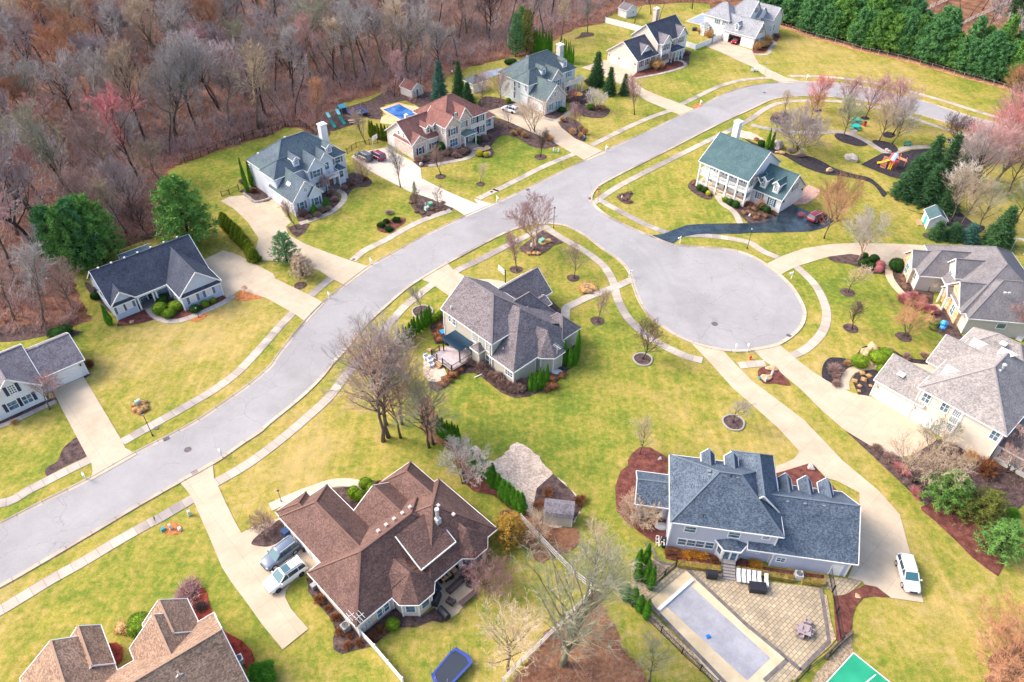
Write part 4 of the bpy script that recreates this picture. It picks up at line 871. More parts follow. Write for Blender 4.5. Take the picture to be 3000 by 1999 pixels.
for a in (12.8,16.0): c_ = MB(); c_.cyl((a, -2.75,0),.16,3.0,10); H.part('column', c_, m_white)
for a in (5.95,7.85):
    H.W((a - .75, a + .75,1.75,6.2),5.55,6.25, 'b', 'gg', (a - .58, a + .58,2.0,6), z0=3.6); H.window('b-', 2.0, a, 4.95,.6,1.05, None, 1,2)
H.win('b-', .95,697,1205,.9,1.5, sh_plum, 1,2); H.win('b-', 1.35,950,1100,1.5,1.3, sh_plum, 2,2); H.win('b-', -1.55,1300,850,1.5,1.5, sh_plum, 2,2); H.win('b-', -1.55,1312,1050,2.2,1.7, None, 3,2)
H.win('b-', -1.05,1342,545,.5,.8, sh_plum, 2,2, shw=.25); H.win('b-', -1.05,1488,715,1.3,1.5, sh_plum, 4,4); H.win('b-', -.75,1688,645,.95,1.5, sh_plum, 2,3); H.win('b-', -.75,1805,600,.95,1.5, sh_plum, 2,3)
H.win('b-', -.75,1692,850,.95,1.6, sh_plum, 2,3); H.win('b-', -.75,1815,805,.95,1.6, sh_plum, 2,3); H.win('b-', 1.05,1910,705,.9,1.7); H.win('b-', 1.05,1965,685,.9,1.7)
H.win('a-', 8.24,1120,845,.7,1.6, None, 2,3); H.win('a-', .8,303,870,.6,.8); H.win('a-', .8,390,925,.4,.9)
H.door('b-', -1.05,13.9,15.0,2.4, m_glass, panels=2)
for b0 in (2.2,5.0,7.8): H.door('a-', .8, b0, b0 + 2.5,2.25)
p_ = MB(); p = H.at(440,590,7.2); p_.bx(p.x - .35, p.x + .35, p.y - .35, p.y + .35,6.3,7.9); H.part('chimney', p_, m_white)
for q in ((.62,.95,3.3),(4.38,.95,3.3),(8.26,-1.55,5.9),(12.4,-1.55,5.9),(12.6,-1.05,6),(16.05,-1.05,6),(20.88,-.75,5.9),(24.75,1.05,3.2)): H.corner(*q)
p_ = MB(); p_.bx(13,15.8,-4.0,-1.05,0,.3); p_.bx(13.2,15.6,-4.6,-4.0,0,.15); H.part('front_step', p_, m_walk)
H.done()

# --- pale stone and mint house with arched dormers
H = House('h5', 7.38,176.33,42.33, 'pale mint and stone house with teal-grey hip roof, arched dormers and white balcony', roof=r_teal, wall=[w_mint, st_grey])
H.W((-.35,17.5,6.1,17.4),5.9,10.4, 'a', 'hh'); H.W((-.4,10,5.6,11.7),5.9,8.3, 'a', 'hh', (.05,10,6,11.4)); H.W((0,7.6,-.3,9),3.3,6.9, 'b', 'gg', (.3,7.3,0,8.5), wi=1); H.W((6.3,10.7,4.1,10),5.9,8.3, 'b', 'gg', (6.6,10.4,4.4,10), wi=1)
for a, b in ((6.0,6.8),(13.9,7.1)):
    H.i += 1; R_ = MB(); n = 10
    for i in range(n):
        q0, q1 = pi * i / n, pi * (i + 1) / n; R_.slab([[(a + .85 * cos(q), v, 8.1 + .75 * sin(q)) for q, v in ((q0, b - .2),(q0, b + 3.4),(q1, b + 3.4),(q1, b - .2))]], .1)
    H.part('dormer_roof', R_, r_teal)
    D_ = MB(); D_.bx(a - .75, a + .75, b, b + 3.2,6.3,8.1)
    vs = [(a + .75 * cos(pi * i / 8), b, 8.1 + .66 * sin(pi * i / 8)) for i in range(9)]; D_.add(vs + [(x, b + 3, z) for x, y, z in vs], [tuple(range(9))[::-1]]); H.part('dormer', D_, w_white)
    H.window('b-', b, a, 7.5,.62,1.0, None, 2,2, arch=True)
chimney(H, 16.6,11.8,1.4,1.4,10.6, st_grey)
p_ = MB(); p_.bx(11.2,18.2,4.2,6.6,2.85,3.1); H.part('balcony_floor', p_, m_white); p_ = MB(); p_.bx(11.3,18.1,4.3,6.4,3.105,3.14); H.part('balcony_decking', p_, mat('yellow_decking', (.62,.42,.15),.8))
r_ = MB()
for z in (3.3,4.0): r_.beam((11.2,4.25, z),(18.2,4.25, z),.08,.1); r_.beam((18.15,4.25, z),(18.15,6.6, z),.08,.1)
for i in range(34): r_.beam((11.3 + i * .2,4.25,3.2),(11.3 + i * .2,4.25,4.0),.05,.05)
for i in range(11): r_.beam((18.15,4.35 + i * .2,3.2),(18.15,4.35 + i * .2,4.0),.05,.05)
for a in (11.2,13.2,15.7,18.15): r_.bx(a - .11, a + .11,4.14,4.36,3.1,4.25)
H.part('railing', r_, m_white)
for a, b in ((11.3,4.4),(14.4,4.4),(18.0,4.4),(18.0,6.4)): c_ = MB(); c_.bx(a - .14, a + .14, b - .14, b + .14,0,2.9); H.part('column', c_, m_white)
H.win('b-', 0,1015,1285,.9,1.6, sh_teal, 2,3); H.win('b-', 0,1172,1225,.9,1.6, sh_teal, 2,3); H.win('b-', 0,1102,1045,.55,1.1, None, 2,3, arch=True); H.win('b-', 4.4,1150,835,1.3,1.4, sh_teal, 2,2); H.win('b-', 6.45,1357,670,.85,1.4, sh_teal, 2,2)
H.win('a-', .0,443,880,.8,1.4, None, 2,2); H.win('a-', 0,572,935,.8,1.4, None, 2,2); H.win('a-', 0,362,855,.8,1.2, None, 1,1); H.win('a-', 0,360,940,.8,1.0, None, 1,1); H.win('a-', 0,355,1050,.8,1.8, None, 1,1)
H.door('b-', 6.45,14.3,15.4,2.3, m_dark, panels=1); H.win('b-', 6.45,1340,930,.9,1.6)
for b0 in (.8,3.6,6.4): H.door('a-', .3 if b0 < 5 else 0, b0, b0 + 2.4,2.3)
for x, y in ((592,355),(618,368)): H.vent(x, y, 9.2, d=.4)
for q in ((.3,0,3.3),(7.28,0,3.3),(.05,6.1,5.9),(17.1,6.45,5.9),(0,11.5,5.9)): H.corner(*q)
H.done()

# --- peach-walled house with the charcoal roof
H = House('h6', 34.02,205.79,42.88, 'peach-walled house with charcoal roof, front gables, maroon shutters and a side garage', roof=[r_black, r_mauve], wall=[w_peach, w_white])
H.W((-.3,9.1,-.35,11.3),3.2,7.2, 'a', 'gg', (.0,9,0,10.95)); H.W((8.5,21.9,-.05,10.2),5.9,10.1, 'a', 'gg', (8.85,21.6,.3,9.9)); H.W((9.05,13.5,-1.3,5),5.9,8.15, 'b', 'gg', (9.35,13.2,-1.0,5), mi=1, wi=1); H.W((17.2,21.9,-.4,5),5.9,8.5, 'b', 'gg', (17.5,21.6,-.1,5), mi=1, wi=1)
H.W((2.1,8.0,.9,5.5),3.7,6.2, 'b', 'gg', (2.5,7.6,1.25,5), z0=3.3, mi=1, wi=1); H.W((13.2,18.9,-1.9,1.2),3.1,3.9, 'a', 'hh', False)
for a in (13.5,15.2,16.9,18.6): c_ = MB(); c_.bx(a - .14, a + .14,-1.75,-1.45,0,3.05); H.part('column', c_, m_white)
H.door('a-', 0,1.4,6.0,2.3); H.door('a-', 0,7.2,9.6,2.3)
for x, y in ((890,1175),(1018,1125),(1140,1080)): H.win('b-', 0, x, y, .75,1.7, sh_maroon, 1,2, shw=.32)
H.win('b-', -1.0,1385,825,.85,1.5, sh_maroon, 1,2, shw=.3); H.win('b-', -1.0,1465,795,.85,1.5, sh_maroon, 1,2, shw=.3); H.win('b-', -1.0,1400,1030,1.7,1.6, sh_maroon, 2,2, shw=.35); H.win('b-', .3,1565,730,.9,1.5, sh_maroon, 1,2, shw=.3)
H.win('b-', -.1,1760,645,1.7,1.5, sh_maroon, 2,2, shw=.3); H.win('b-', -.1,1735,960,.6,1.6)
chimney(H, 18.9,9.9,1.3,1.2,11.2, st_pink, z0=4)
for q in ((.02,0,3.2),(9.37,-1.0,5.9),(13.18,-1.0,5.9),(17.5,-.1,5.9),(21.58,-.1,5.9)): H.corner(*q)
for b in (.7,6.6,10.3): l_ = MB(); l_.box((-.12, b, 2.2),(.18,.18,.35)); H.part('wall_lamp', l_, m_dark)
H.done()

# --- large white house with the open garage
H = House('h7', 71.39,224.79,-44.16, 'large white house with pale grey roofs and an open garage door', roof=r_pale, wall=w_white)
H.wall.bx(-10.9,-9.25,.8,1.1,0,3.2); H.wall.bx(-5.0,-.55,.8,1.1,0,3.2); H.wall.bx(-9.25,-5.0,.8,1.1,2.5,3.2)
H.W((-11.6,-.3,.5,7.2),3.3,7.3, 'a', 'gg', (-10.9,-.55,5.6,6.9)); H.wall.bx(-10.9,-.57,1.05,1.3,3.05,3.3)
H.wall.add([(-.56,.8,0),(-.56,6.9,0),(-.56,6.9,3.4),(-.56,3.85,7.0),(-.56,.8,3.4)], [(0,1,2,3,4)]); H.wall.bx(-10.95,-10.8,1.0,6.8,0,3.4)
H.W((-19.6,-10.2,1.4,9.5),5.9,9.6, 'a', 'hh'); H.W((-14.5,-6.2,5.2,14),6.0,10.9, 'a', 'hg'); H.W((-12.5,-5.3,10.0,15.8),6.0,8.8, 'a', 'gg'); H.W((-14,-2.2,13.6,20.2),5.2,8.3, 'a', 'gg')
H.octo(-18.2,1.6,1.9,3.0,3.9)
H.W((-7.9,-6.3,.7,4.5),5.5,6.3, 'b', 'gg', (-7.7,-6.5,.95,4.5), z0=3.5); H.window('b-', .95,-7.1,4.75,.6,1.0, None, 1,2)
H.door('b-', .8,-4.3,-1.0,2.4); f_ = MB(); f_.bx(-9.2,-5.05,1.1,6.8,0,.06); H.part('garage_floor', f_, m_walk)
for x, y in ((1730,705),): H.win('a+', -.55, x, y, 1.0,1.4, sh_navy, 2,2, shw=.28)
H.win('a+', -.55,1625,960,.95,1.6, sh_navy, 2,2, shw=.28); H.win('a+', -.55,1735,920,.95,1.6, sh_navy, 2,2, shw=.28); H.win('a+', -6.5,1625,235,.9,1.2, sh_navy, 2,2, shw=.25); H.win('a+', -5.55,1750,465,.7,1.3, sh_navy, 2,2, shw=.25)
H.win('a+', -2.5,1940,660,.6,1.5, None, 1,2); H.win('a+', -2.5,2015,635,.6,1.5, None, 1,2); H.win('b-', 1.75,720,500,.7,1.2, sh_grey, 1,2); H.win('b-', 1.75,895,545,.7,1.2, sh_grey, 1,2); H.win('b-', 0.0,480,690,1.1,1.5, None, 3,3)
H.done()

# --- white farmhouse with green roof and double porch
H = House('h8', 53.85,130.08,-46.0, 'white farmhouse with green roof, two-storey porch and twin dormers above the blacktop drive', roof=r_green, wall=w_white)
H.W((-18.4,-6.3,-3.45,9.0),5.9,10.3, 'a', 'gg', (-18.0,-6.6,-.6,8.6)); H.W((-7.0,.15,-.4,9.1),3.1,7.1, 'a', 'gg', (-6.6,-.1,0,8.7))
f_ = MB(); f_.bx(-18.1,-6.4,-3.1,-.6,0,.45); H.part('porch_floor', f_, mat('tan_porch_floor', (.6,.45,.28),.8)); f_ = MB(); f_.bx(-18.15,-6.35,-3.15,-.6,2.95,3.2); H.part('balcony_floor', f_, m_white)
r_ = MB()
for z0, z1 in ((3.2,4.15),(.45,1.3)):
    for z in (z0 + .15, z1):
        r_.beam((-18.0,-3.1, z),(-6.5,-3.1, z),.07,.08); r_.beam((-6.5,-3.1, z),(-6.5,-.6, z),.07,.08); r_.beam((-18.0,-3.1, z),(-18.0,-.6, z),.07,.08)
    for i in range(72):
        a = -17.9 + i * .16
        if z0 < 1 and -13.4 < a < -11.6: continue
        r_.beam((a, -3.1, z0),(a, -3.1, z1),.045,.045)
    for i in range(15):
        for a in (-18,-6.5): r_.beam((a, -3.0 + i * .16, z0),(a, -3.0 + i * .16, z1),.045,.045)
H.part('railing', r_, m_white)
for a in (-18.0,-15.7,-13.4,-11.1,-8.8,-6.5):
    c_ = MB(); c_.bx(a - .15, a + .15,-3.27,-2.97,0,5.75); H.part('column', c_, m_white)
H.trim.beam((-18.2,-3.12,5.6),(-6.4,-3.12,5.6),.2,.35)
for a, b in ((-4.95,.3),(-2.1,.3)):
    H.W((a - .85, a + .85, b - .25, b + 3.6),5.55,6.35, 'b', 'gg', (a - .65, a + .65, b, b + 3.4), z0=3.4); H.window('b-', b, a, 4.75,.65,1.15, None, 2,4)
H.W((-6.9,-5.0,-.8,2.2),5.2,6.2, 'b', 'gg', False); 
chimney(H, -17.2,7.4,1.3,1.3,11.6, m_white, z0=4)
H.win('b-', 0,1005,1145,.8,1.5, sh_grey, 2,3, shw=.35); H.win('b-', 0,1178,1235,.85,1.5, sh_green, 2,4, shw=.35); H.win('a+', -.1,1520,1015,1.5,1.4, sh_green, 3,3, shw=.3); H.win('a+', -6.6,890,970,.5,1.2, sh_green, 1,2, shw=.25); H.win('a+', -6.6,830,1130,.9,1.3, sh_green, 2,2, shw=.3)
for a in (-16.6,-14.5,-12.3,-9.9,-7.9):
    H.window('b-', -.6, a, 4.4,.8,1.5, sh_green, 2,3, shw=.3)
for a in (-16.5,-14.6,-9.9,-8.0): H.window('b-', -.6, a, 1.7,.9,1.7, None, 2,3)
H.door('b-', -.6,-13.0,-12.0,2.6, m_dark, panels=1); H.door('a+', -.1,1.4,7.0,2.3)
for b in (.7,7.9): l_ = MB(); l_.box((.05, b, 2.5),(.2,.2,.35)); H.part('wall_lamp', l_, m_dark)
H.corner(-.1,0,3.1); H.corner(-.1,8.7,3.1); H.done()

# --- tan two-storey house with pergola
H = House('h9', .25,78.81,-45.5, 'tan house with taupe hip roofs and a dark metal pergola over its deck', roof=r_taupe, wall=w_tan)
H.W((-16.05,-4.3,-.32,9.9),5.9,9.7, 'a', 'gh', (-15.75,-4.65,0,9.5))
H.W((-5.25,.2,-.2,5.1),3.2,3.25, 'a', 'hh', (-4.7,-.05,.1,4.75), trim=False)
# tall hipped lower roof
H.i += 1
H.roof.slab([[(-5.1,-.2,3.2),(.22,-.2,3.2),(-5.2,6.4,8.5),(-6.6,6.3,8.55)], [(.22,-.2,3.2),(.22,13.1,3.2),(-1.9,9.9,5.6),(-5.2,6.4,8.5)], [(-5.2,6.4,8.5),(-1.9,9.9,5.6),(-1.4,14.5,3.3),(-5.6,14.5,3.3),(-6.6,6.3,8.55)]], .14)
H.wall.bx(-5.0,-.12,5,14.1,0,3.3); H.wall.add([(-5.05,.1,3.0),(-4.9,6.3,3.0),(-4.9,6.3,8.2)], [(0,1,2)])
H.trim.beam((-5.1,-.24,3.1),(.26,-.24,3.1),.1,.2); H.trim.beam((.26,-.24,3.1),(.26,5.0,3.1),.1,.2)
H.octo(-.45,7.6,2.95,3.2,6.4,2.5, rot=pi / 8); H.i += 1
H.roof.slab([[(-2.4,7.2,6.35),(-.45,7.6,6.42),(-2.0,5.2,3.4)], [(-2.4,7.2,6.35),(-.45,7.6,6.42),(-2.0,10.0,3.4)]], .1)
H.W((-5.2,.2,10.3,14.7),3.25,5.6, 'a', 'hh', (-4.9,-.12,10.5,14.3))
H.W((-11.4,-5.3,7.5,14.6),3.25,7.25, 'b', 'gh', (-11,-5.6,8,14.2))
H.W((-16.5,-9.45,8.5,18.2),3.2,6.45, 'b', 'gg', (-16.1,-9.8,9,17.95)); H.W((-10.6,-7.4,14.2,16),3.1,4.0, 'b', 'gg', False)
for q in ((-15.75,0,5.9),(-4.65,0,5.9),(-.05,.1,3.2),(-.12,4.75,3.2),(-4.72,5.5,3.2)): H.corner(*q)
H.win('b-', 0,230,668,.85,1.3, None, 2,2); H.win('b-', 0,268,700,.85,1.3, None, 2,2); H.win('b-', 0,497,870,.75,1.6, None, 3,4); H.win('b-', 0,573,928,.75,1.6, None, 3,4); H.win('b-', 0,648,980,.75,1.6, None, 3,4)
H.win('b-', 0,650,1130,.85,1.9, None, 1,2); H.win('b-', .1,884,1265,1.5,1.4, None, 3,3); H.win('b-', 0,490,1010,.8,1.5)
bb = MB(); bb.bx(-8.1,-6.45,-.95,0,0,3.3); H.part('fireplace_bumpout', bb, w_tan); H.i += 1
H.W((-8.3,-6.25,-1.2,.3),3.35,4.3, 'b', 'hg', False)
d_ = MB(); d_.bx(-13.2,-8.3,-4.9,-.02,.72,.85); H.part('deck', d_, mat('pale_decking', (.5,.42,.42),.8, build=two((.44,.36,.37),(.56,.48,.48),2,4)))
d_ = MB()
for a in (-13.1,-10.8,-8.4): d_.bx(a - .08, a + .08,-4.85,-4.69,0,.72)
H.part('deck_posts', d_, m_wood); d_ = MB()
for i in range(4): d_.bx(-11.9,-10.6,-5.2 - i * .3,-4.9 - i * .3,.35 - i * .17,.55 - i * .17)
H.part('deck_stairs', d_, m_wood); d_ = MB()
for i in range(4): d_.bx(-13.5 - i * .3,-13.2 - i * .3,-3.2,-1.7,.35 - i * .17,.55 - i * .17)
H.part('deck_stairs', d_, m_wood)
r_ = MB()
def rail(P):
    for p, q in zip(P, P[1:]):
        for z in (.95,1.75): r_.beam((p[0], p[1], z),(q[0], q[1], z),.06,.06)
        n = max(1, int(math.dist(p, q) / .22))
        for i in range(n): r_.beam((p[0] + (q[0] - p[0]) * i / n, p[1] + (q[1] - p[1]) * i / n, .9),(p[0] + (q[0] - p[0]) * i / n, p[1] + (q[1] - p[1]) * i / n, 1.75),.025,.025)
        for e_ in (p, q): r_.bx(e_[0] - .07, e_[0] + .07, e_[1] - .07, e_[1] + .07,.3,1.9)
rail([(-13.2,-3.3),(-13.2,-4.85),(-11.9,-4.85)]); rail([(-10.6,-4.85),(-8.4,-4.85),(-8.4,-.3)]); rail([(-13.2,-1.6),(-13.2,-.1)])
H.part('railing', r_, m_dark)
H.door('b-', 0,-10.6,-8.9,2.9, m_glass, panels=1, z0=.87); v_ = MB(); p = H.at(235,540,6.8); v_.cyl((p.x, p.y, p.z - .3),.1,.6,8); H.part('vent_pipe', v_, m_white); v_ = MB(); p = H.at(820,1010,4.3); v_.cyl((p.x, p.y, p.z - .5),.14,.8,8); H.part('vent_pipe', v_, m_white)
a_ = MB(); p = H.at(1425,990,5.0); a_.beam((p.x, p.y, 3.8),(p.x, p.y, 5.3),.06,.06); a_.beam((p.x - .7, p.y, 5.2),(p.x + .7, p.y, 5.2),.05,.05)
for i in range(5): a_.beam((p.x - .6 + i * .3, p.y - .4,5.2),(p.x - .6 + i * .3, p.y + .4,5.2),.035,.035)
H.part('antenna', a_, m_galv)
g_ = MB(); g_.beam((-5.0,-.15,.1),(-5.4,-2.9,.12),.12,.1); g_.beam((-4.98,-.15,0.1),(-4.98,-.15,5.6),.1,.1); H.part('downspout', g_, m_white)
H.done()
# --- stone-gabled ranch at the right edge
H = House('h10', 73.73,92.69,-7.12, 'tan ranch house with grey roofs and orange stone gables behind the blue tarp', roof=r_stone, wall=[w_greige, st_tan, w_cream])
H.W((-.15,17,-.22,10.9),3.3,7.5, 'a', 'hg', (.1,17,.05,10.5)); H.W((-.75,4,2.15,9.0),3.35,6.35, 'a', 'gg', (-.5,4,2.3,8.7), wi=1)
H.W((-.9,14.2,1.0,21.3),3.35,8.6, 'b', 'hh', (.3,13.8,2,20.9)); H.W((0,6,8.8,13.5),4.8,7.25, 'a', 'gg', (.3,6,9.1,13.2), wi=2)
H.W((-4.75,4,10.95,18.1),3.3,6.6, 'a', 'hg', (-4.4,4,11.3,17.7)); H.W((-5.35,0,13.05,17.95),3.35,5.6, 'a', 'gg', (-5.1,0,13.3,17.7), wi=1); H.W((-1.5,1,5.7,8.7),3.0,4.3, 'a', 'gg', False)
for b in (6.0,8.3): c_ = MB(); c_.cyl((-1.3, b, 0),.17,3.0,10); H.part('column', c_, m_white)
H.corner(.1,.05,3.3); H.corner(-4.4,11.3,3.3); H.corner(-5.1,13.3,3.3)
H.win('a-', -.5,965,1050,1.1,1.8, None, 2,2, arch=True); H.win('a-', -5.1,290,440,1.2,1.8, None, 2,2, arch=True); H.win('a-', .3,925,550,1.0,1.7, None, 2,2, arch=True); H.win('a-', -4.4,410,555,.8,1.1, None, 1,2)
H.win('b-', .05,1685,1290,1.3,1.0, None, 1,1); H.win('a-', .3,835,760,.7,1.5, None, 1,2)
H.door('a-', .3,6.6,7.6,2.4, m_dark, panels=2)
for x, y in ((1155,345),(1298,353),(1435,363)): H.vent(x, y, 6.7)
for x, y in ((1190,663),(1307,672)): H.vent(x, y, 5.7)
for x, y in ((1742,805),(1803,808)): H.vent(x, y, 6.7)
H.done()

# --- big pale brick house with beige roof
H = House('h11', 53.48,77.85,-48.65, 'pale brick house with mottled beige-grey roof and two white garage doors', name='brick_house', roof=[r_beige, r_stone], wall=[w_brick, w_cream])
H.W((-.35,7,-.33,7.4),3.3,6.1, 'a', 'gg', (-.05,7,.05,7.0)); H.W((5.25,17.2,-.29,16),5.9,10.4, 'b', 'hh', (5.6,16.8,.05,15.6)); H.W((3.2,10,7.3,14.7),4.9,8.0, 'a', 'gg', (3.5,10,7.6,14.3)); H.W((4.3,15,13,20.6),4.95,8.2, 'a', 'hh')
H.W((16.9,24,.8,9),3.0,4.6, 'a', 'gh', (16.9,23.7,1.1,8.7), mi=1, wi=1)
H.door('b-', .05,.9,5.7,2.35); H.door('b-', .05,6.3,8.9,2.35); H.door('b-', .05,9.5,10.6,2.3, panels=1)
for x, y in ((742,790),(950,895),(1508,1210)): H.win('b-', .05, x, y, .95,1.45, None, 2,2)
for x, y, h in ((1098,965,1.2),(1057,1042,.9),(1005,1120,1.25)): H.win('b-', .05, x, y, 1.2, h, None, 5,4)
for a in (18.0,19.6,21.2,22.8): H.window('b-', 1.1, a, 1.75,1.1,1.6, None, 1,1)
s_ = MB(); s_.box((2.2,1.8,5.0),(1.0,1.3,.14),0); c = s_; H.part('skylight', c, m_blind)
for x, y, z in ((1250,155,7.3),(950,455,7.2),(1560,260,9.8)):
    p = H.at(x, y, z); g_ = MB(); q = 1.1
    g_.add([(p.x, p.y - q, z - .5),(p.x, p.y + q, z - .5),(p.x, p.y, z + .75),(p.x + 2.2, p.y, z + .75),(p.x + .9, p.y - q, z - .5),(p.x + .9, p.y + q, z - .5)], [(0,2,1),(0,4,3,2),(1,2,3,5)]); H.part('gable_vent', g_, m_white)
for x, y, z in ((1400,480,9.5),(1467,515,9.3),(1560,485,9.8)): H.vent(x, y, z, d=.4)
v_ = MB(); p = H.at(1600,455,9.9); v_.cyl((p.x, p.y, 9.4),.16,1.0,10); v_.blob((p.x, p.y, 10.5),(.32,.32,.22)); H.part('vent_pipe', v_, m_galv)
s_ = MB(); p = H.at(1595,200,7.6); s_.box((p.x, p.y, 8.0),(.9,.9,.15)); H.part('skylight', s_, m_white)
H.corner(-.05,.05,3.3); H.corner(5.7,.03,5.9); H.corner(11.6,.03,5.9); H.corner(16.8,.05,5.9)
for a in (.3,6.0,9.2): l_ = MB(); l_.box((a, -.1,2.3),(.2,.2,.4)); H.part('wall_lamp', l_, m_galv)
H.done()

# --- lavender-grey house with steel-blue roof and pool
H = House('h12', 19.02,51.19,-8.52, 'lavender-grey house with steel-blue roof, row of rear dormers and covered pool patio', roof=r_steel, wall=w_lav, fw=.16)
H.W((-.35,12.55,-.3,10.05),5.6,9.5, 'a', 'hh', (0,12.1,0,9.7)); H.W((7.4,12.62,3,12.0),5.6,8.45, 'b', 'gh'); H.W((9,21.4,-.75,9.75),3.0,7.05, 'a', 'gg', (12.1,20.75,-.5,9.4)); H.W((-4.15,.4,3.8,9.05),2.8,4.4, 'a', 'gg', (-3.8,.4,4.1,8.7))
for a in (4.2,7.05): H.W((a - .82, a + .82,6.5,9.9),6.75,7.75, 'b', 'gg', (a - .62, a + .62,7,9.7), z0=5.7)
for a in (13.95,16.4,18.8): H.W((a - .82, a + .82,6.0,9.4),4.5,5.6, 'b', 'gg', (a - .62, a + .62,6,9.2), z0=3.4)
# bay by the stairs
B_ = [(5.7,0),(6.35,-.95),(8.05,-.95),(8.75,0)]
H.wall.prism(B_, 0,3.0); H.i += 1
H.roof.slab([[(5.3,.05,3.0),(6.2,-1.3,3.0),(6.9,.05,3.6)], [(6.2,-1.3,3.0),(8.2,-1.3,3.0),(7.6,.05,3.6),(6.9,.05,3.6)], [(8.2,-1.3,3.0),(9.15,.05,3.0),(7.6,.05,3.6)]], .12)
for p, q in zip([(5.3,.05),(6.2,-1.32),(8.2,-1.32)], [(6.2,-1.32),(8.2,-1.32),(9.15,.05)]): H.trim.beam((p[0], p[1], 2.92),(q[0], q[1], 2.92),.1,.2)
for q in B_[1:3]: H.trim.beam((q[0], q[1], 0),(q[0], q[1], 2.9),.14,.14)
for x, y in ((620,808),(1035,860)): H.win('b-', 0, x, y, 1.25,1.0, None, 1,2)
H.win('b-', 0,1335,887,.75,.5, None, 1,2)
for x, y in ((540,925),(627,937),(712,948),(800,960)): H.win('b-', 0, x, y, .92,1.15, None, 1,2)
H.win('b-', 0,1218,1003,1.35,.85, None, 5,3); H.win('b-', -.5,1475,1095,.9,.75, None, 2,2); H.win('b-', 4.1,208,625,.8,1.2, None, 1,2); H.win('b-', 4.1,322,640,.8,1.2, None, 1,2)
H.door('b-', -.95,6.5,7.2,2.85, m_glass, panels=1, z0=.9); H.door('b-', -.953,7.25,7.95,2.85, m_glass, panels=1, z0=.9); H.door('b-', -.5,19.0,20.05,2.1, panels=1)
n_ = Vector((-.95,-.65,0)).normalized()
for (pa, pb) in ((B_[0], B_[1]),(B_[3], B_[2])):
    c = Vector(((pa[0] + pb[0]) / 2,(pa[1] + pb[1]) / 2,1.9)); d = Vector((pb[0] - pa[0], pb[1] - pa[1], 0)).normalized(); n = Vector((d.y, -d.x, 0))
    if n.y > 0: n = -n
    f_ = MB(); f_.add([c + d * u + Vector((0,0, v)) + n * e for e in (-.02,.05) for u, v in ((-.42,-.75),(.42,-.75),(.42,.75),(-.42,.75))], [(3,2,1,0),(4,5,6,7),(0,1,5,4),(1,2,6,5),(2,3,7,6),(3,0,4,7)]); wo = H.part('window', f_, m_white)
    f_ = MB(); f_.add([c + d * u + Vector((0,0, v)) + n * e for e in (0,.07) for u, v in ((-.3,-.62),(.3,-.62),(.3,.62),(-.3,.62))], [(3,2,1,0),(4,5,6,7),(0,1,5,4),(1,2,6,5),(2,3,7,6),(3,0,4,7)]); f_.build('pane', m_glass, wo)
s_ = MB(); s_.bx(6.4,8.0,-1.6,-.95,.75,.9)
for i in range(6): s_.bx(6.4,8.0,-1.62 - .33 * (i + 1),-1.62 - .33 * i, .62 - .12 * i, .68 - .12 * i)
H.part('back_stairs', s_, mat('grey_treads', (.3,.27,.26),.8)); s_ = MB(); s_.beam((6.4,-1.0,1.75),(6.4,-3.5,.95),.05,.05)
for i in range(9): y = -1.0 - i * .31; s_.beam((6.4, y, .7 - max(0, i - 1) * .1),(6.4, y, 1.75 - i * .1),.03,.03)
H.part('railing', s_, m_dark)
for x, y, z in ((797,264,8.9),(797,300,8.7),(948,305,9.1),(1065,320,9.1),(1537,547,6.6),(1700,568,6.6),(1880,588,6.6),(2052,608,6.6),(214,366,4.0),(355,382,4.0)): H.vent(x, y, z, m=m_grey, d=.34)
v_ = MB(); p = H.at(1000,303,9.15); v_.blob((p.x, p.y, 9.15),(.36,.36,.26)); H.part('attic_fan', v_, m_dark)
for x, y, z in ((745,680,6.6),(1822,675,5.5)): v_ = MB(); p = H.at(x, y, z); v_.cyl((p.x, p.y, z - .3),.06,.5,8); H.part('vent_pipe', v_, m_dark)
for q in ((0,0,5.6),(12.0,-.02,5.6),(12.12,-.5,3.1),(20.75,-.5,3.1),(-3.8,4.1,2.8)): H.corner(*q)
H.done()

# --- big brown-roofed house
H = House('h13', -16.23,39.45,-44.23, 'sprawling beige house under a brown shingle roof with two octagonal bays and a back patio', roof=r_rbrown, wall=w_bisq)
H.W((-8.9,.33,-.3,16),3.0,7.2, 'b', 'hh'); H.W((-17.7,-5,1.5,8.4),3.02,5.95, 'a', 'hg', (-17.3,-5,1.85,8.05)); H.W((-18.6,-13,1.6,5.9),3.04,4.75, 'a', 'hg')
H.W((-12.0,-6,8.3,14.8),3.0,5.1, 'a', 'gg', (-11.7,-6,8.7,14.4)); H.W((-13.2,-5,13.2,18.2),3.0,5.4, 'a', 'hg'); H.W((-8.45,2.15,8.4,18.95),3.02,7.65, 'b', 'hh', (-8.1,1.0,13.4,18.6))
H.i += 1; H.roof.slab([[(.85,8.4,4.75),(.85,13.5,4.75),(-3.4,13.5,6.75),(-3.4,8.4,6.75)]], .14); H.wall.bx(-3.2,.35,8.6,13.3,0,4.8); H.wall.add([(-3.2,8.6,4.8),(.35,8.6,4.85),(-3.2,8.6,6.55)], [(0,1,2)])
H.trim.beam((.9,8.35,4.66),(.9,13.55,4.66),.1,.2); H.trim.beam((.85,8.36,4.68),(-3.4,8.36,6.68),.1,.2); H.trim.beam((.85,13.54,4.68),(-3.4,13.54,6.68),.1,.2)
H.octo(.55,7.1,2.8,3.0,5.35,2.4, rot=pi / 8); H.roof.slab([[(-2.5,6.95,5.3),(.55,7.1,5.36),(-.5,4.3,3.05),(-3.0,4.3,4.0)], [(-2.5,6.95,5.3),(-3.0,8.5,4.6),(-.5,9.8,3.1),(.55,7.1,5.36)]], .1)
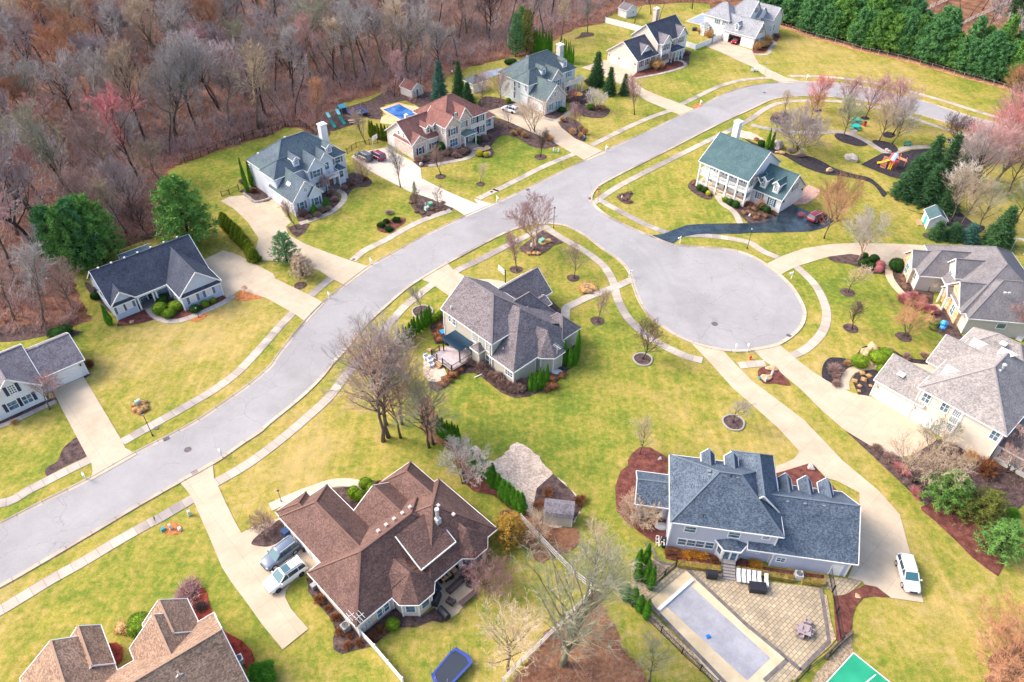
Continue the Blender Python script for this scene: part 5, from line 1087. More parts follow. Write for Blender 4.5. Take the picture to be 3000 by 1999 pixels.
H.octo(.8,15.3,2.6,3.0,5.4,2.2, rot=pi / 8); H.roof.slab([[(-2.2,15.3,5.3),(.8,15.3,5.41),(-.3,12.8,3.1),(-2.5,13.0,4.2)]], .1)
H.door('b-', 1.85,-16.8,-12.3,2.35); H.door('b-', 1.852,-11.8,-9.3,2.35)
for q in ((-17.3,1.85,3),(-8.55,.05,3),(0,.05,3),(0,4.7,3)): H.corner(*q)
H.win('a+', -.0,913,1290,.85,1.35, None, 1,2); H.win('a+', 0,958,1250,.85,1.35, None, 1,2)
for x, y in ((1180,1275),(1293,1222)):
    pass
def bay_win(ca, cb, r, ang, z=1.7, w=.95, h=1.25):
    n = Vector((cos(ang), sin(ang),0)); d = Vector((-n.y, n.x, 0)); c = Vector((ca, cb, z)) + n * r; up = Vector((0,0,1)); wo = None
    for nm, e, t, m in (('window', .05,.12, m_white),('pane', .08,0, m_glass)):
        f_ = MB(); f_.add([c + d * u + up * v + n * q for q in (-.03, e) for u, v in ((-w / 2 - t, -h / 2 - t),(w / 2 + t, -h / 2 - t),(w / 2 + t, h / 2 + t),(-w / 2 - t, h / 2 + t))], [(3,2,1,0),(4,5,6,7),(0,1,5,4),(1,2,6,5),(2,3,7,6),(3,0,4,7)])
        o_ = f_.build(nm, m, wo if wo else H.e); wo = wo or o_
for k in (-1,0,1): bay_win(.55,7.1,2.4 * cos(pi / 8), k * pi / 4)
for k in (-1,0,1): bay_win(.8,15.3,2.2 * cos(pi / 8), k * pi / 4)
for b in (9.3,10.4,11.5,12.6): H.window('a+', .35, b, 2.0,.85,2.2, None, 1,2); H.window('a+', .35, b, 4.0,.85,.6, None, 1,1)
for x, y, z in ((895,600,6.6),(962,548,6.6),(1030,497,6.6),(1100,447,6.6),(1165,397,6.7),(765,855,6.0),(1535,460,6.3),(1405,385,7.2)): H.vent(x, y, z, m=mat('pink_vent', (.62,.5,.48),.6))
v_ = MB(); p = H.at(1400,490,7.0); v_.bx(p.x - .3, p.x + .3, p.y - .3, p.y + .3,5.8,7.0); v_.cyl((p.x, p.y, 7.0),.2,1.5,12); v_.cyl((p.x, p.y, 8.5),.27,.25,12); H.part('flue', v_, m_galv)
a_ = MB()
for x, y in ((650,1330),(735,1330)):
    p = H.at(x, y, 4.3); a_.beam((p.x, p.y, 3.2),(p.x, p.y, 4.6),.06,.06)
    for i in range(3): a_.beam((p.x - .6, p.y - .3 + i * .3,4.1 + i * .2),(p.x + .6, p.y - .3 + i * .3,4.1 + i * .2),.04,.04)
    a_.beam((p.x, p.y - .5,4.4),(p.x, p.y + .6,4.4),.05,.05)
H.part('antenna', a_, m_galv)
u_ = MB()
for i in range(3): u_.bx(-.02,.2,.55 + i * .42,.9 + i * .42,.9,1.7)
H.part('utility_meter', u_, m_galv)
H.done()

# --- tan-roofed house cut by the bottom edge
H = House('h14', -56.22,44.94,38.43, 'tan-roofed house in the bottom corner beside red mulch beds', roof=[r_tan, r_mauve], wall=w_bisq)
H.W((-10,16.3,-28.5,-18.85),3.0,7.0, 'a', 'gg'); H.W((8.0,14.6,-25,-17.3),3.0,6.15, 'b', 'gg'); H.W((9.9,14.65,-20,-15.4),3.02,5.35, 'b', 'gg'); H.W((-1.6,6.3,-25,-13.8),3.0,6.0, 'b', 'gg'); H.W((3.0,6.35,-18,-12.8),3.03,4.7, 'b', 'gg')
H.W((14.0,16.35,-21,-18.8),3.1,3.6, 'a', 'gg', False)
for x, y, z in ((1767,618,6.2),(1497,800,6.2),(315,697,5.2),(368,815,5.2),(430,935,5.2)): H.vent(x, y, z, m=m_white)
H.done()

# ================================================================ SHEDS
def shed(k, ox, oy, ang, w, d, ze, zr, lab, roof, wall, ax='a', door=None, wins=(), z0=0):
    H = House(k, ox, oy, ang, lab, 'shed', 'garden_shed', roof, wall)
    H.W((-.2, w + .2,-.2, d + .2), ze, zr, ax, 'gg', (0, w, 0, d))
    for q in ((0,0),(w, 0),(0, d)): H.corner(q[0], q[1], ze, 0,.1)
    if door: H.door(door[0], 0 if door[0][1] == '-' else (w if door[0][0] == 'a' else d), door[1], door[2], 1.9, door[3], panels=1)
    for (pl, v, a, z, w_, h_) in wins: H.window(pl, v, a, z, w_, h_, None, 2,2)
    return H
shed('a1', -26.85,185.75,48.2,3.9,4.2,2.1,3.6, 'small cream pool house with red-brown roof at the wood edge', r_brown, w_cream, 'b', ('b-', 1.6,2.3, sh_grey),(('b-', 0,.8,1.35,.45,.8),('b-', 0,3.1,1.35,.45,.8))).done()
H = shed('b3', 81.52,124.71,-9.1,3.1,3.6,2.3,3.5, 'little white shed with green roof and green door by the spruces', r_green, w_white, 'b', ('a-', 1.2,2.4, mat('bright_green_door', (.02,.45,.32),.5))); H.done()
s_ = MB(); s_.box((-.8,2.0,.12),(1.0,2.0,.24)); H.part('ramp', s_, m_wood)
H = House('c2', 4.25,54.42,-7.3, 'tan barn-roofed garden shed beside the square of dry leaves', 'shed', 'garden_shed', r_mauve, w_tan)
n = 8; R_ = []
prof2 = [(-.1,1.9),(.12,2.35),(.5,2.6),(1.3,2.85),(2.0,2.6),(2.35,2.2)]
H.roof.slab([[(-.15, prof2[i][0], prof2[i][1]),(3.6, prof2[i][0], prof2[i][1]),(3.6, prof2[i + 1][0], prof2[i + 1][1]),(-.15, prof2[i + 1][0], prof2[i + 1][1])] for i in range(5)], .08)
H.wall.add([(a, b, z) for a in (0,3.45) for b, z in [(0,0),(2.3,0),(2.3,2.2),(1.9,2.55),(1.3,2.78),(.5,2.52),(.1,2.25),(0,1.9)]], [(0,1,9,8), tuple(range(8))[::-1], tuple(range(8,16)),(8,15,7,0),(1,2,10,9)])
H.corner(0,0,1.85,0,.1); H.corner(3.45,0,1.85,0,.1); H.done(); s_ = MB(); s_.box((1.5,2.9,.15),(1.5,1.1,.2)); H.part('ramp', s_, m_wood)
shed('a2', 39.62,251.3,-39.2,0.1,.1,.1,.2, 'x', r_mauve, w_white).e if False else None
H = shed('a2', 36.4,253.6,40,5.0,3.6,2.5,3.9, 'white shed behind the vinyl fence below bare trunks', r_stone, w_white, 'b', None, (('b-', 0,3.2,1.4,.7,.6),)); H.done()
H = House('a1', -11.0,189.0,42, 'small grey-roofed pool cabana behind the two tall spruces', 'shed', 'garden_shed', r_teal, w_cream); H.W((0,5,0,4.5),2.6,3.9, 'a', 'hh'); H.vent(1632,548,4.0); H.done()
# ================================================================ PLANTS: one of each kind is grown, the rest are copies
import numpy as np
def mesh_np(name, V, Fc, mats, smooth=False):
    me = bpy.data.meshes.new(name); me.from_pydata(V, [], Fc)
    for m in mats: me.materials.append(m)
    if smooth: me.polygons.foreach_set('use_smooth', [True] * len(me.polygons))
    me.update(); return me
def grow(seed, height, spread, limbs=12, lean=.25, sub=7, tw=5, up=.55, r0=.30, first=.28, multi=1, droop=0.0, twr=.02, form='round', fork=False, tertiary=5):
    """a bare deciduous tree: returns (trunk mesh builder, crown mesh builder)"""
    R = rng_of(seed); T = MB(); C = MB(); TV = [0]
    def rv(s): return Vector((R.uniform(-s, s), R.uniform(-s, s), R.uniform(-s, s)))
    def branch(p, d, L, r, lvl, k):
        P = [p]; rr = [r]; dd = d.copy()
        for i in range(k):
            dd = (dd + rv(.20) + Vector((0,0,(up * .16 - droop) if lvl else 0))).normalized(); P.append(P[-1] + dd * L / k); rr.append(r * (1 - .82 * (i + 1) / k))
        return P, rr, dd
    def at(P, t):
        x = t * (len(P) - 1); i = min(int(x), len(P) - 2); return P[i].lerp(P[i + 1], x - i),(P[i + 1] - P[i]).normalized()
    def side(d, ang):
        a = d.cross(Vector((R.uniform(-1,1), R.uniform(-1,1), R.uniform(-1,1)))).normalized(); return (d * cos(ang) + a * sin(ang)).normalized()
    for s in range(multi):
        base = Vector((0,0,0)) if multi == 1 else Vector((R.uniform(-.25,.25), R.uniform(-.25,.25),0)) * (1 if multi < 5 else 2.2)
        d0 = Vector((0,0,1)) if multi == 1 else Vector((lean * cos(s * 2 * pi / multi + R.random()), lean * sin(s * 2 * pi / multi + R.random()),1)).normalized()
        Ht = height * (.8 if fork else .92) * R.uniform(.9,1.0)
        P, rr, _ = branch(base, d0, Ht, r0 / sqrt(multi),0,7); rr[0] *= 1.35
        T.tube(P, rr, 7)
        nl = max(3, int(limbs / sqrt(multi)))
        for i in range(nl):
            t = first + (1 - first) * (i + .5) / nl * .97; p, d = at(P, t)
            a = i * 2.4 + R.random(); el = radians(R.uniform(28,55)) if t < .75 else radians(R.uniform(15,35))
            if form == 'vase': el = radians(R.uniform(14,30))
            if form == 'cone': el = radians(R.uniform(60,85))
            dl = (Vector((cos(a), sin(a),0)) * sin(el) + d * cos(el)).normalized()
            prof_ = (1.15 - t) if form == 'cone' else sqrt(max(.08,1 - ((t - .45) / .62) ** 2))
            L = spread * prof_ * R.uniform(.8,1.12); rb = max(.02, r0 / sqrt(multi) * (1 - .8 * t) * .62)
            B, br, _ = branch(p, dl, L, rb, 1,4); T.tube(B, br, 5,0, False)
            for j in range(sub):
                q, e = at(B, .22 + .78 * (j + .4) / sub); d2 = side(e, radians(R.uniform(25,60))); d2.z += .15; d2.normalize()
                L2 = L * (.52 - .28 * j / sub) * R.uniform(.7,1.2); Q, qr, _ = branch(q, d2, L2, max(twr * 1.7, rb * .36),2,3); C.tube(Q, [max(x, twr * .8) for x in qr], 3,0, False)
                for m in range(tertiary):
                    u, g = at(Q, .2 + .8 * (m + .5) / tertiary); d3 = side(g, radians(R.uniform(20,55))); L3 = L2 * .5 * R.uniform(.6,1.2)
                    v = u + d3 * L3 * .5 + rv(.05 * L3); w_ = v + (d3 + rv(.35) + Vector((0,0,.1 - droop * 2))).normalized() * L3 * .5
                    C.tube([u, v, w_], [twr, twr * .75, twr * .35], 3,0, False)
                    for n in range(tw):
                        b_ = u.lerp(w_, R.uniform(.25,1)); d4 = (d3 + rv(.75)).normalized(); l4 = L3 * R.uniform(.3,.62)
                        e2 = b_ + d4 * l4; s_ = d4.cross(Vector((R.random(), R.random(), R.random()))).normalized() * twr * .62
                        C.add([b_ - s_, b_ + s_, e2], [(0,1,2)])
    return T, C
PROTO = {}
def proto_bare(name, **kw):
    bark = kw.pop('bark', m_bark); T, C = grow(**kw)
    me_t = mesh_np('trunk', T.v, T.f, [bark], True); me_c = mesh_np('crown', C.v, C.f, [TW['grey']])
    PROTO[name] = ('bare', me_t, me_c)
def plant(kind, p, sc=1.0, rz=None, label='', cat='tree', name='bare_tree', group=None, tw=None, bark=None, rnd=random):
    """sets one plant of a grown kind on the ground at p"""
    rz = rnd.uniform(0,6.28) if rz is None else rz
    r = thing(name, label, cat, (p.x, p.y, p.z), rz, group); r.scale = sc if isinstance(sc, tuple) else (sc, sc, sc)
    pr = PROTO[kind]
    for nm, me_, m in (('trunk', pr[1], bark),('crown', pr[2], tw)):
        if me_ is None: continue
        o = bpy.data.objects.new(nm if pr[0] != 'shrub' else {'trunk': 'stem', 'crown': 'foliage'}[nm], me_); col.objects.link(o); o.parent = r
        if m: o.material_slots[0].link = 'OBJECT'; o.material_slots[0].material = m
    return r
def single(kind, p, sc, label, cat, name, group=None, m=None, rz=None, rnd=random):
    """a plant that is one mesh"""
    o = bpy.data.objects.new(name, PROTO[kind][2]); col.objects.link(o); o.location = p; o.rotation_euler = (0,0, rnd.uniform(0,6.28) if rz is None else rz)
    o.scale = sc if isinstance(sc, tuple) else (sc, sc, sc)
    if m: o.material_slots[0].link = 'OBJECT'; o.material_slots[0].material = m
    return tag(o, label, cat, group)
def leaf_tuft(C, c, n, L, wd, R, up=0.3, flat=1.0):
    for i in range(n):
        d = Vector((R.gauss(0,1), R.gauss(0,1), R.gauss(0,1) * flat + up)).normalized(); s = d.cross(Vector((R.gauss(0,1), R.gauss(0,1), R.gauss(0,1)))).normalized() * wd
        b = c + d * L * .15; e = c + d * L * R.uniform(.7,1.15); C.add([b - s, b + s, e + s * .3, e - s * .3], [(0,1,2,3)])
def proto_pine(name, seed, H_, rad, mt=m_pine, clumps=520, shape=.55, low=.12, tl=.55, n=16, wd=.05):
    R = rng_of(seed); T = MB(); C = MB(); P = [Vector((R.uniform(-.1,.1), R.uniform(-.1,.1), H_ * i / 6)) for i in range(7)]; T.tube(P, [rad * .06 * (1 - .85 * i / 6) for i in range(7)], 6)
    whorls = 15
    for k in range(whorls):
        t = low + (1 - low) * k / whorls; rr = rad * min(1,((1 - t) ** shape) * 1.12) * (.75 + .25 * min(1,(t - low) * 7 + .3)); m = max(4, int(9 - t * 4))
        for j in range(m):
            a = j * 2 * pi / m + k * 1.1 + R.uniform(-.3,.3); L = rr * R.uniform(.72,1.15); b = Vector((0,0, H_ * t)); d = Vector((cos(a), sin(a), R.uniform(.05,.35)))
            e = b + d * L; T.tube([b, b.lerp(e, .5) + Vector((0,0,-.1)), e], [rad * .014, rad * .01,.015], 3,0, False)
            cn = max(2, int(clumps / whorls / m * (.4 + L / rad)))
            for q in range(cn):
                f = .3 + .7 * (q + R.random()) / cn; c = b.lerp(e, f) + Vector((R.gauss(0,.16), R.gauss(0,.16), R.gauss(0,.10))) * L * .5
                leaf_tuft(C, c, n, tl * R.uniform(.7,1.2), wd, R, .45)
    leaf_tuft(C, Vector((0,0, H_ * .98)),30, tl, wd, R, 1.2)
    PROTO[name] = ('pine', mesh_np('trunk', T.v, T.f, [m_bark], True), mesh_np('crown', C.v, C.f, [mt]))
def proto_spruce(name, seed, H_, rad, mt=m_spruce, rows=24, n=9):
    R = rng_of(seed); T = MB(); C = MB(); T.tube([(0,0,0),(0,0, H_)], [rad * .08,.02], 6)
    for k in range(rows):
        t = .05 + .95 * k / rows; rr = rad * (1 - t) ** .85 + .12; m = int(13 - 6 * t)
        for j in range(m):
            a = j * 2 * pi / m + k * .7 + R.uniform(-.2,.2); L = rr * R.uniform(.75,1.15); b = Vector((0,0, H_ * t)); e = b + Vector((cos(a), sin(a),-.22)) * L + Vector((0,0,.1 * L)); T.tube([b, e], [.03,.01], 3,0, False)
            for q in range(max(3, int(8 * L / rad))):
                f = .25 + .75 * (q + R.random()) / max(3, int(8 * L / rad)); c = b.lerp(e, f) + Vector((R.gauss(0,.1), R.gauss(0,.1), R.gauss(-.05,.06))); leaf_tuft(C, c, n, .42 * rad ** .4 * R.uniform(.7,1.2),.05, R, -.15,.55)
    leaf_tuft(C, Vector((0,0, H_)),12,.4,.03, R, 2)
    PROTO[name] = ('pine', mesh_np('trunk', T.v, T.f, [m_bark], True), mesh_np('crown', C.v, C.f, [mt]))
def proto_leafball(name, seed, mt, rx=.5, h=.9, n=1500, L=.13, shape='ball', wd=.03, lump=.12):
    """dense clipped or columnar evergreen, unit radius about rx and height h"""
    R = rng_of(seed); C = MB(); ph = R.random() * 6
    prof = []
    for i in range(13):
        z = i / 12
        if shape == 'ball': r = sqrt(max(0,1 - (2 * z - 1) ** 2)); r = max(r, .55 if z < .5 else 0)
        elif shape == 'cone': r = (1 - z) ** .75 * min(1,.7 + z * 2)
        else: r = min(1,.72 + z * 1.2) * (1 - max(0,(z - .22) / .78) ** 1.35)
        prof.append((max(.02, r * rx * .86), z * h))
    C.lathe(prof, 12)
    C.v = [(x * (1 + lump * sin(4 * math.atan2(y, x) + z * 3 + ph)), y * (1 + lump * sin(3 * math.atan2(y, x) + ph + z * 5)), z) for x, y, z in C.v]
    for i in range(n):
        z = R.random() ** .9; a = R.uniform(0,2 * pi); k = z * 12; j = min(11, int(k)); r = (prof[j][0] + (prof[j + 1][0] - prof[j][0]) * (k - j)) / .86
        q = 1 + lump * sin(4 * a + z * h * 3 + ph); c = Vector((cos(a) * r * q * R.uniform(.86,1.03), sin(a) * r * q * R.uniform(.86,1.03), z * h))
        d = Vector((cos(a), sin(a),.9 if shape != 'ball' else (z - .4) * 2)).normalized(); d = (d + Vector((R.gauss(0,.45), R.gauss(0,.45), R.gauss(0,.45)))).normalized(); s = d.cross(Vector((R.gauss(0,1), R.gauss(0,1), R.gauss(0,1)))).normalized() * wd
        l = L * R.uniform(.6,1.3); C.add([c - d * l * .4 - s, c - d * l * .4 + s, c + d * l], [(0,1,2)])
    PROTO[name] = ('one', None, mesh_np('foliage', C.v, C.f, [mt]))
def proto_bush(name, seed, n=260, h=1.0, r=.7, wd=.018, mt=None, fan=3):
    """twiggy leafless shrub or grass clump"""
    R = rng_of(seed); C = MB()
    for i in range(n):
        a = R.uniform(0,2 * pi); q = R.random() ** .6; b = Vector((cos(a) * .22 * q * r, sin(a) * .22 * q * r, 0)); e = Vector((cos(a) * r * q, sin(a) * r * q, h * sqrt(max(.1,1 - .75 * q * q)) * R.uniform(.75,1.08)))
        m = b.lerp(e, .5) + Vector((R.uniform(-.06,.06), R.uniform(-.06,.06),.07)) * h; s = (e - b).cross(Vector((R.gauss(0,1), R.gauss(0,1),.2))).normalized() * wd
        C.add([b - s, b + s, m + s * .8, m - s * .8, e], [(0,1,2,3),(3,2,4)])
        for k in range(fan):
            f = m.lerp(e, R.random()); g = f + (e - b).normalized() * h * .22 + Vector((R.gauss(0,.09), R.gauss(0,.09), R.gauss(0,.06))) * h; s2 = s * .7; C.add([f - s2, f + s2, g], [(0,1,2)])
    PROTO[name] = ('one', None, mesh_np('foliage', C.v, C.f, [mt or TW['brown']]))
proto_bare('big1', seed=1, height=20, spread=8.2, limbs=18, sub=8, tw=13, r0=.32, first=.36, twr=.034)
proto_bare('big2', seed=2, height=21, spread=7.0, limbs=17, sub=8, tw=13, r0=.30, first=.42, twr=.034)
proto_bare('big3', seed=3, height=18, spread=8.6, limbs=17, sub=8, tw=13, r0=.36, first=.30, twr=.036, form='round')
proto_bare('big4', seed=4, height=19, spread=6.2, limbs=18, sub=7, tw=13, r0=.24, first=.35, twr=.032, form='vase')
proto_bare('thin', seed=5, height=16, spread=3.0, limbs=11, sub=5, tw=4, r0=.15, first=.45, twr=.028)
proto_bare('near1', seed=11, height=14, spread=9.6, limbs=26, sub=9, tw=9, r0=.36, first=.18, twr=.017, bark=m_barkg, tertiary=6)
proto_bare('near2', seed=12, height=14, spread=6.4, limbs=19, sub=9, tw=9, r0=.2, first=.28, twr=.0125, bark=m_bark)
proto_bare('small1', seed=21, height=5.5, spread=2.6, limbs=14, sub=7, tw=8, r0=.09, first=.26, twr=.011)
proto_bare('small2', seed=22, height=6.5, spread=3.3, limbs=16, sub=8, tw=9, r0=.11, first=.22, twr=.013, form='vase')
proto_bare('round', seed=23, height=8.0, spread=5.0, limbs=22, sub=9, tw=13, r0=.15, first=.2, twr=.014)
proto_bare('cypress', seed=24, height=8, spread=2.3, limbs=26, sub=5, tw=4, r0=.11, first=.1, twr=.012, form='cone')
proto_bare('multi', seed=25, height=7, spread=3.5, limbs=20, sub=8, tw=9, r0=.20, first=.3, twr=.013, multi=5, lean=.42)
proto_bare('birch', seed=26, height=9.5, spread=3.5, limbs=22, sub=8, tw=9, r0=.26, first=.35, twr=.013, multi=4, lean=.22, bark=m_birchb)
proto_bare('weep', seed=27, height=4.0, spread=2.6, limbs=16, sub=8, tw=9, r0=.09, first=.45, twr=.012, droop=.22)
proto_bare('spread', seed=28, height=4.2, spread=3.8, limbs=22, sub=8, tw=10, r0=.16, first=.15, twr=.014, multi=6, lean=.9)
proto_pine('pine', 31,14,4.8, m_pine, 950,.42,.1,.7,14,.07); proto_pine('pine_b', 32,13.5,4.3, m_pineb, 850,.48,.1,.7,14,.07); proto_pine('pine_low', 33,6.5,2.9, m_pine, 360,.45,.08,.42,16,.035); proto_pine('pine_thin', 34,6,1.7, m_pine, 160,.7,.15,.4,9,.03)
proto_spruce('spruce', 41,10,2.6); proto_spruce('spruce_b', 42,9,2.1)
proto_leafball('arb', 51, m_arb, .5,3.7,2400,.2, 'col', .025); proto_leafball('arb2', 52, m_arb, .6,2.4,1500,.2, 'cone', .03); proto_leafball('ball', 53, m_box, .6,1.0,1500,.1, 'ball', .02,.05)
proto_leafball('lump', 54, m_boxd, .52,.85,2600,.17, 'ball', .02,.2); proto_leafball('mound', 55, m_rust, .5,.45,500,.16, 'ball', .02,.2)
proto_bush('bush', 61,420,1.0,.75,.017, None, 5); proto_bush('grass', 62,320,1.1,.6,.016, m_straw, 2); proto_bush('brush', 63,420,2.6,2.0,.028, TW['brown'], 5); proto_bush('tuft', 64,90,.5,.45,.02, m_rust, 2)
# ================================================================ THE WOODS
Rw = rng_of(99)
wp = woods
cx = G('F', 500,200)
fpal = [('grey', 5),('violet', 5),('brown', 3),('dark', 1),('green', 1),('pink', 1.2),('tan', .8),('orange', .9)]
def pick(pal):
    t = Rw.random() * sum(w_ for _, w_ in pal)
    for n_, w_ in pal:
        t -= w_
        if t <= 0: return n_
    return pal[0][0]
KN = {'grey': 'grey', 'violet': 'violet-grey', 'brown': 'brown', 'dark': 'dark', 'green': 'greenish-grey', 'pink': 'pinkish', 'tan': 'tan', 'orange': 'orange-brown', 'red': 'red-budded'}
special = [('a0 1085,1400', 'big1', 'red', .95, 'tall red-budded bare tree at the front of the woods above the single big pine'),('a0 1350,1055', 'big3', 'grey', 1.1, 'stout dark-trunked grey tree standing near the rear fence corner of the woods'),
    ('a0 1300,1095', 'big2', 'grey', .95, 'leaning grey tree just left of the stout one near the rear fence'),('a0 2030,880', 'big1', 'violet', 1.0, 'large forked bare tree behind the white house with the tall white chimney'),('a0 1660,800', 'big3', 'grey', 1.0, 'grey woodland tree with a flared base in the clearing of rusty leaves'),
    ('a0 300,1080', 'big4', 'orange', .9, 'orange-tinted slanting tree above the group of pines'),('a0 660,1390', 'thin', 'grey', .8, 'thin pole-like trunk with a white tag in front of the woods'),('b0 280,620', 'big3', 'violet', 1.05, 'big dark-trunked tree at the left edge beside the group of pines'),
    ('b0 340,1180', 'big4', 'grey', .8, 'tangled grey tree at the foot of the woods beside the dark mulch strip'),('b0 970,480', 'big4', 'tan', .62, 'pale tan bushy tree between the pine group and the single big pine'),('a0 1230,1390', 'round', 'tan', 1.0, 'round-topped pale tree at the lawn corner beside the big pine'),
    ('a1 590,980', 'big4', 'orange', .68, 'orange-brown bushy tree left of the playset slides'),('a1 1190,740', 'big4', 'pink', .62, 'pinkish tree beside the small pool house'),('a1 480,560', 'big3', 'green', 1.05, 'green-grey tree with broad crown behind the playset'),('a1 790,420', 'big2', 'grey', 1.1, 'tall dark straight trunk in the middle of the woods'),
    ('a1 1915,300', 'big3', 'dark', .85, 'black gnarled trunk at the wood edge left of the spruce pair'),('a1 1250,420', 'big2', 'grey', 1.0, 'pale-limbed tree in the woods above the pool'),('a1 1390,520', 'thin', 'grey', 1.1, 'slim tree with pale upper limbs above the pool house'),('a2 840,250', 'big4', 'grey', .62, 'grey tree in the small mulch bed behind the arborvitae row'),
    ('a2 640,310', 'big4', 'tan', .66, 'tan bare tree beside the far lawn left of the white vinyl fence'),('a2 1200,178', 'thin', 'grey', .9, 'straight bare trunk before the white shed'),('a2 1325,110', 'thin', 'dark', .9, 'dark straight trunk to the right of the white shed'),('a2 1390,150', 'thin', 'green', .8, 'greenish leaning trunk behind the charcoal-roofed house'),('a2 1640,70', 'thin', 'dark', .9, 'dark trunk near the far pool'),
    ('a0 190,1240', 'big4', 'violet', .8, 'violet-grey tree low in the woods near the left edge'),('b0 1130,490', 'round', 'dark', .8, 'crooked dark little tree beside the split rail fence'),('b0 110,1140', 'big4', 'brown', .75, 'brownish tree in the left foreground of the woods'),('b0 560,1060', 'round', 'brown', 1.0, 'brown bare tree at the left of the pale blue house')]
taken = []
for s, kd, c, sc, lab in special:
    p = pts(s)[0]; taken.append(p); plant(kd, p, sc, None, lab, 'tree', 'bare_tree', None, TW[c], m_barkd if c in ('dark', 'red', 'violet') else None, Rw)
def proj_uv(p):
    q = p - Vector((0,0, CAM_H)); w_ = q.dot(fwd); return 1500 + FPX * q.dot(cam_r) / w_, 999.5 + FPX * q.dot(cam_d) / w_
cand = []
Y = 95
while Y < 330:
    stp = 6.3 + max(0, Y - 200) * .045
    X = -240
    while X < 180:
        p = Vector((X + Rw.uniform(-2.6,2.6), Y + Rw.uniform(-2.6,2.6),0)); X += stp
        if not inside(p, wp) or edge_dist(p, wp) < 2.5: continue
        u, v = proj_uv(p); ut, vt = proj_uv(p + Vector((0,0,19)))
        if ut < -130 or u > 3100 or vt > 1999 or v < -230: continue
        if p.x > 60 and p.y > 215 and inside(p, belt): continue
        if min((p - t_).length for t_ in taken) < 4.2: continue
        taken.append(p); cand.append(p)
    Y += stp
Rw.shuffle(cand); cand = sorted(cand[:310], key=lambda p: -p.y)
while len(cand) > 268: cand.pop(Rw.randrange(0,120))
for p in cand:
    u, v = proj_uv(p); pal = list(fpal)
    if u < 300: pal += [('orange', 4),('pink', 2)]
    if u > 1300: pal += [('brown', 8),('pink', 2)]
    c = pick(pal); ed = edge_dist(p, wp); kd = Rw.choice(['big1', 'big2', 'big3', 'big4', 'big2', 'thin'] if ed > 9 else ['big4', 'thin', 'round', 'big2', 'thin'])
    if u > 1400 and kd in ('big1', 'big3') and Rw.random() < .5: kd = 'thin'
    plant(kd, p, Rw.uniform(.72,1.08) * (1.25 if kd == 'round' else 1), None, 'bare leafless tree standing among many like it in the dense woods', 'tree', 'bare_tree', 'bare trees of the dense woods', TW[c], Rw.choice([None, m_barkd, m_barkg]), Rw)
# undergrowth that nobody could count
U_ = MB(); Ru = rng_of(5)
def underbrush(poly, n, box, hmax, name, m, keep=None, wd=.03, cats='undergrowth'):
    B = MB(); k = 0; tries = 0
    while k < n and tries < n * 12:
        tries += 1; p = Vector((Ru.uniform(box[0], box[1]), Ru.uniform(box[2], box[3]),0))
        if not inside(p, poly): continue
        u, v = proj_uv(p)
        if u < -60 or u > 3060 or v < -60 or v > 2060: continue
        if keep and not keep(p, u, v): continue
        k += 1; h = Ru.uniform(.3,1) ** 1.5 * hmax; q = Ru.randint(5,9)
        for i in range(q):
            d = Vector((Ru.gauss(0,.5), Ru.gauss(0,.5),1)).normalized(); s = Vector((Ru.uniform(-1,1), Ru.uniform(-1,1),0)).normalized() * wd; e = p + d * h * Ru.uniform(.6,1); mm = p.lerp(e, .6)
            B.add([p - s, p + s, e], [(0,1,2)]); f = mm + Vector((Ru.gauss(0,.3), Ru.gauss(0,.3),.35)) * h; B.add([mm - s * .7, mm + s * .7, f], [(0,1,2)])
    o = B.build(name, m); return tag(o, {'undergrowth': 'tangled rusty brown undergrowth covering the floor of the woods', }.get(cats, cats), 'undergrowth', None, 'stuff')
underbrush(wp, 15000,(-230,160,90,330),2.4, 'undergrowth', TW['brown'], lambda p, u, v: edge_dist(p, wp) > .6)
underbrush(wp, 4000,(-230,160,90,260),2.8, 'undergrowth', TW['pink'], lambda p, u, v: edge_dist(p, wp) < 14 and edge_dist(p, wp) > .5, cats='pinkish brushy thicket along the edge of the woods')
underbrush(wp, 9000,(-230,160,95,330),6.5, 'undergrowth', TW['violet'], lambda p, u, v: edge_dist(p, wp) > 5, cats='thicket of thin violet-brown saplings between the woodland trees', wd=.04)
underbrush(wp, 5000,(-115,-20,70,170),2.2, 'undergrowth', TW['brown'], lambda p, u, v: edge_dist(p, wp) > .8, cats='dense brown brush at the near edge of the woods')
underbrush(belt, 1600,(60,330,130,330),1.4, 'undergrowth', TW['orange'], lambda p, u, v: edge_dist(p, belt) < 4, cats='orange-brown weeds along the fence below the pine row')
for i, (s, c, sc) in enumerate([('b0 640,180', 'pink', 1.2),('b0 400,140', 'pink', 1.0),('a0 2060,1300', 'pink', 1.0),('a1 1260,600', 'pink', 1.2),('a2 140,420', 'pink', 1.0),('a2 60,480', 'brown', 1.0),('a1 1950,420', 'pink', 1.1),('a0 1750,1080', 'tan', 1.1),('a0 1560,1100', 'brown', 1.1),('b0 860,150', 'orange', 1.0),('a0 1380,1180', 'orange', .9),('b0 620,1240', 'brown', .8),('a1 300,960', 'brown', 1.0),('a1 1500,640', 'red', .9)]):
    pass

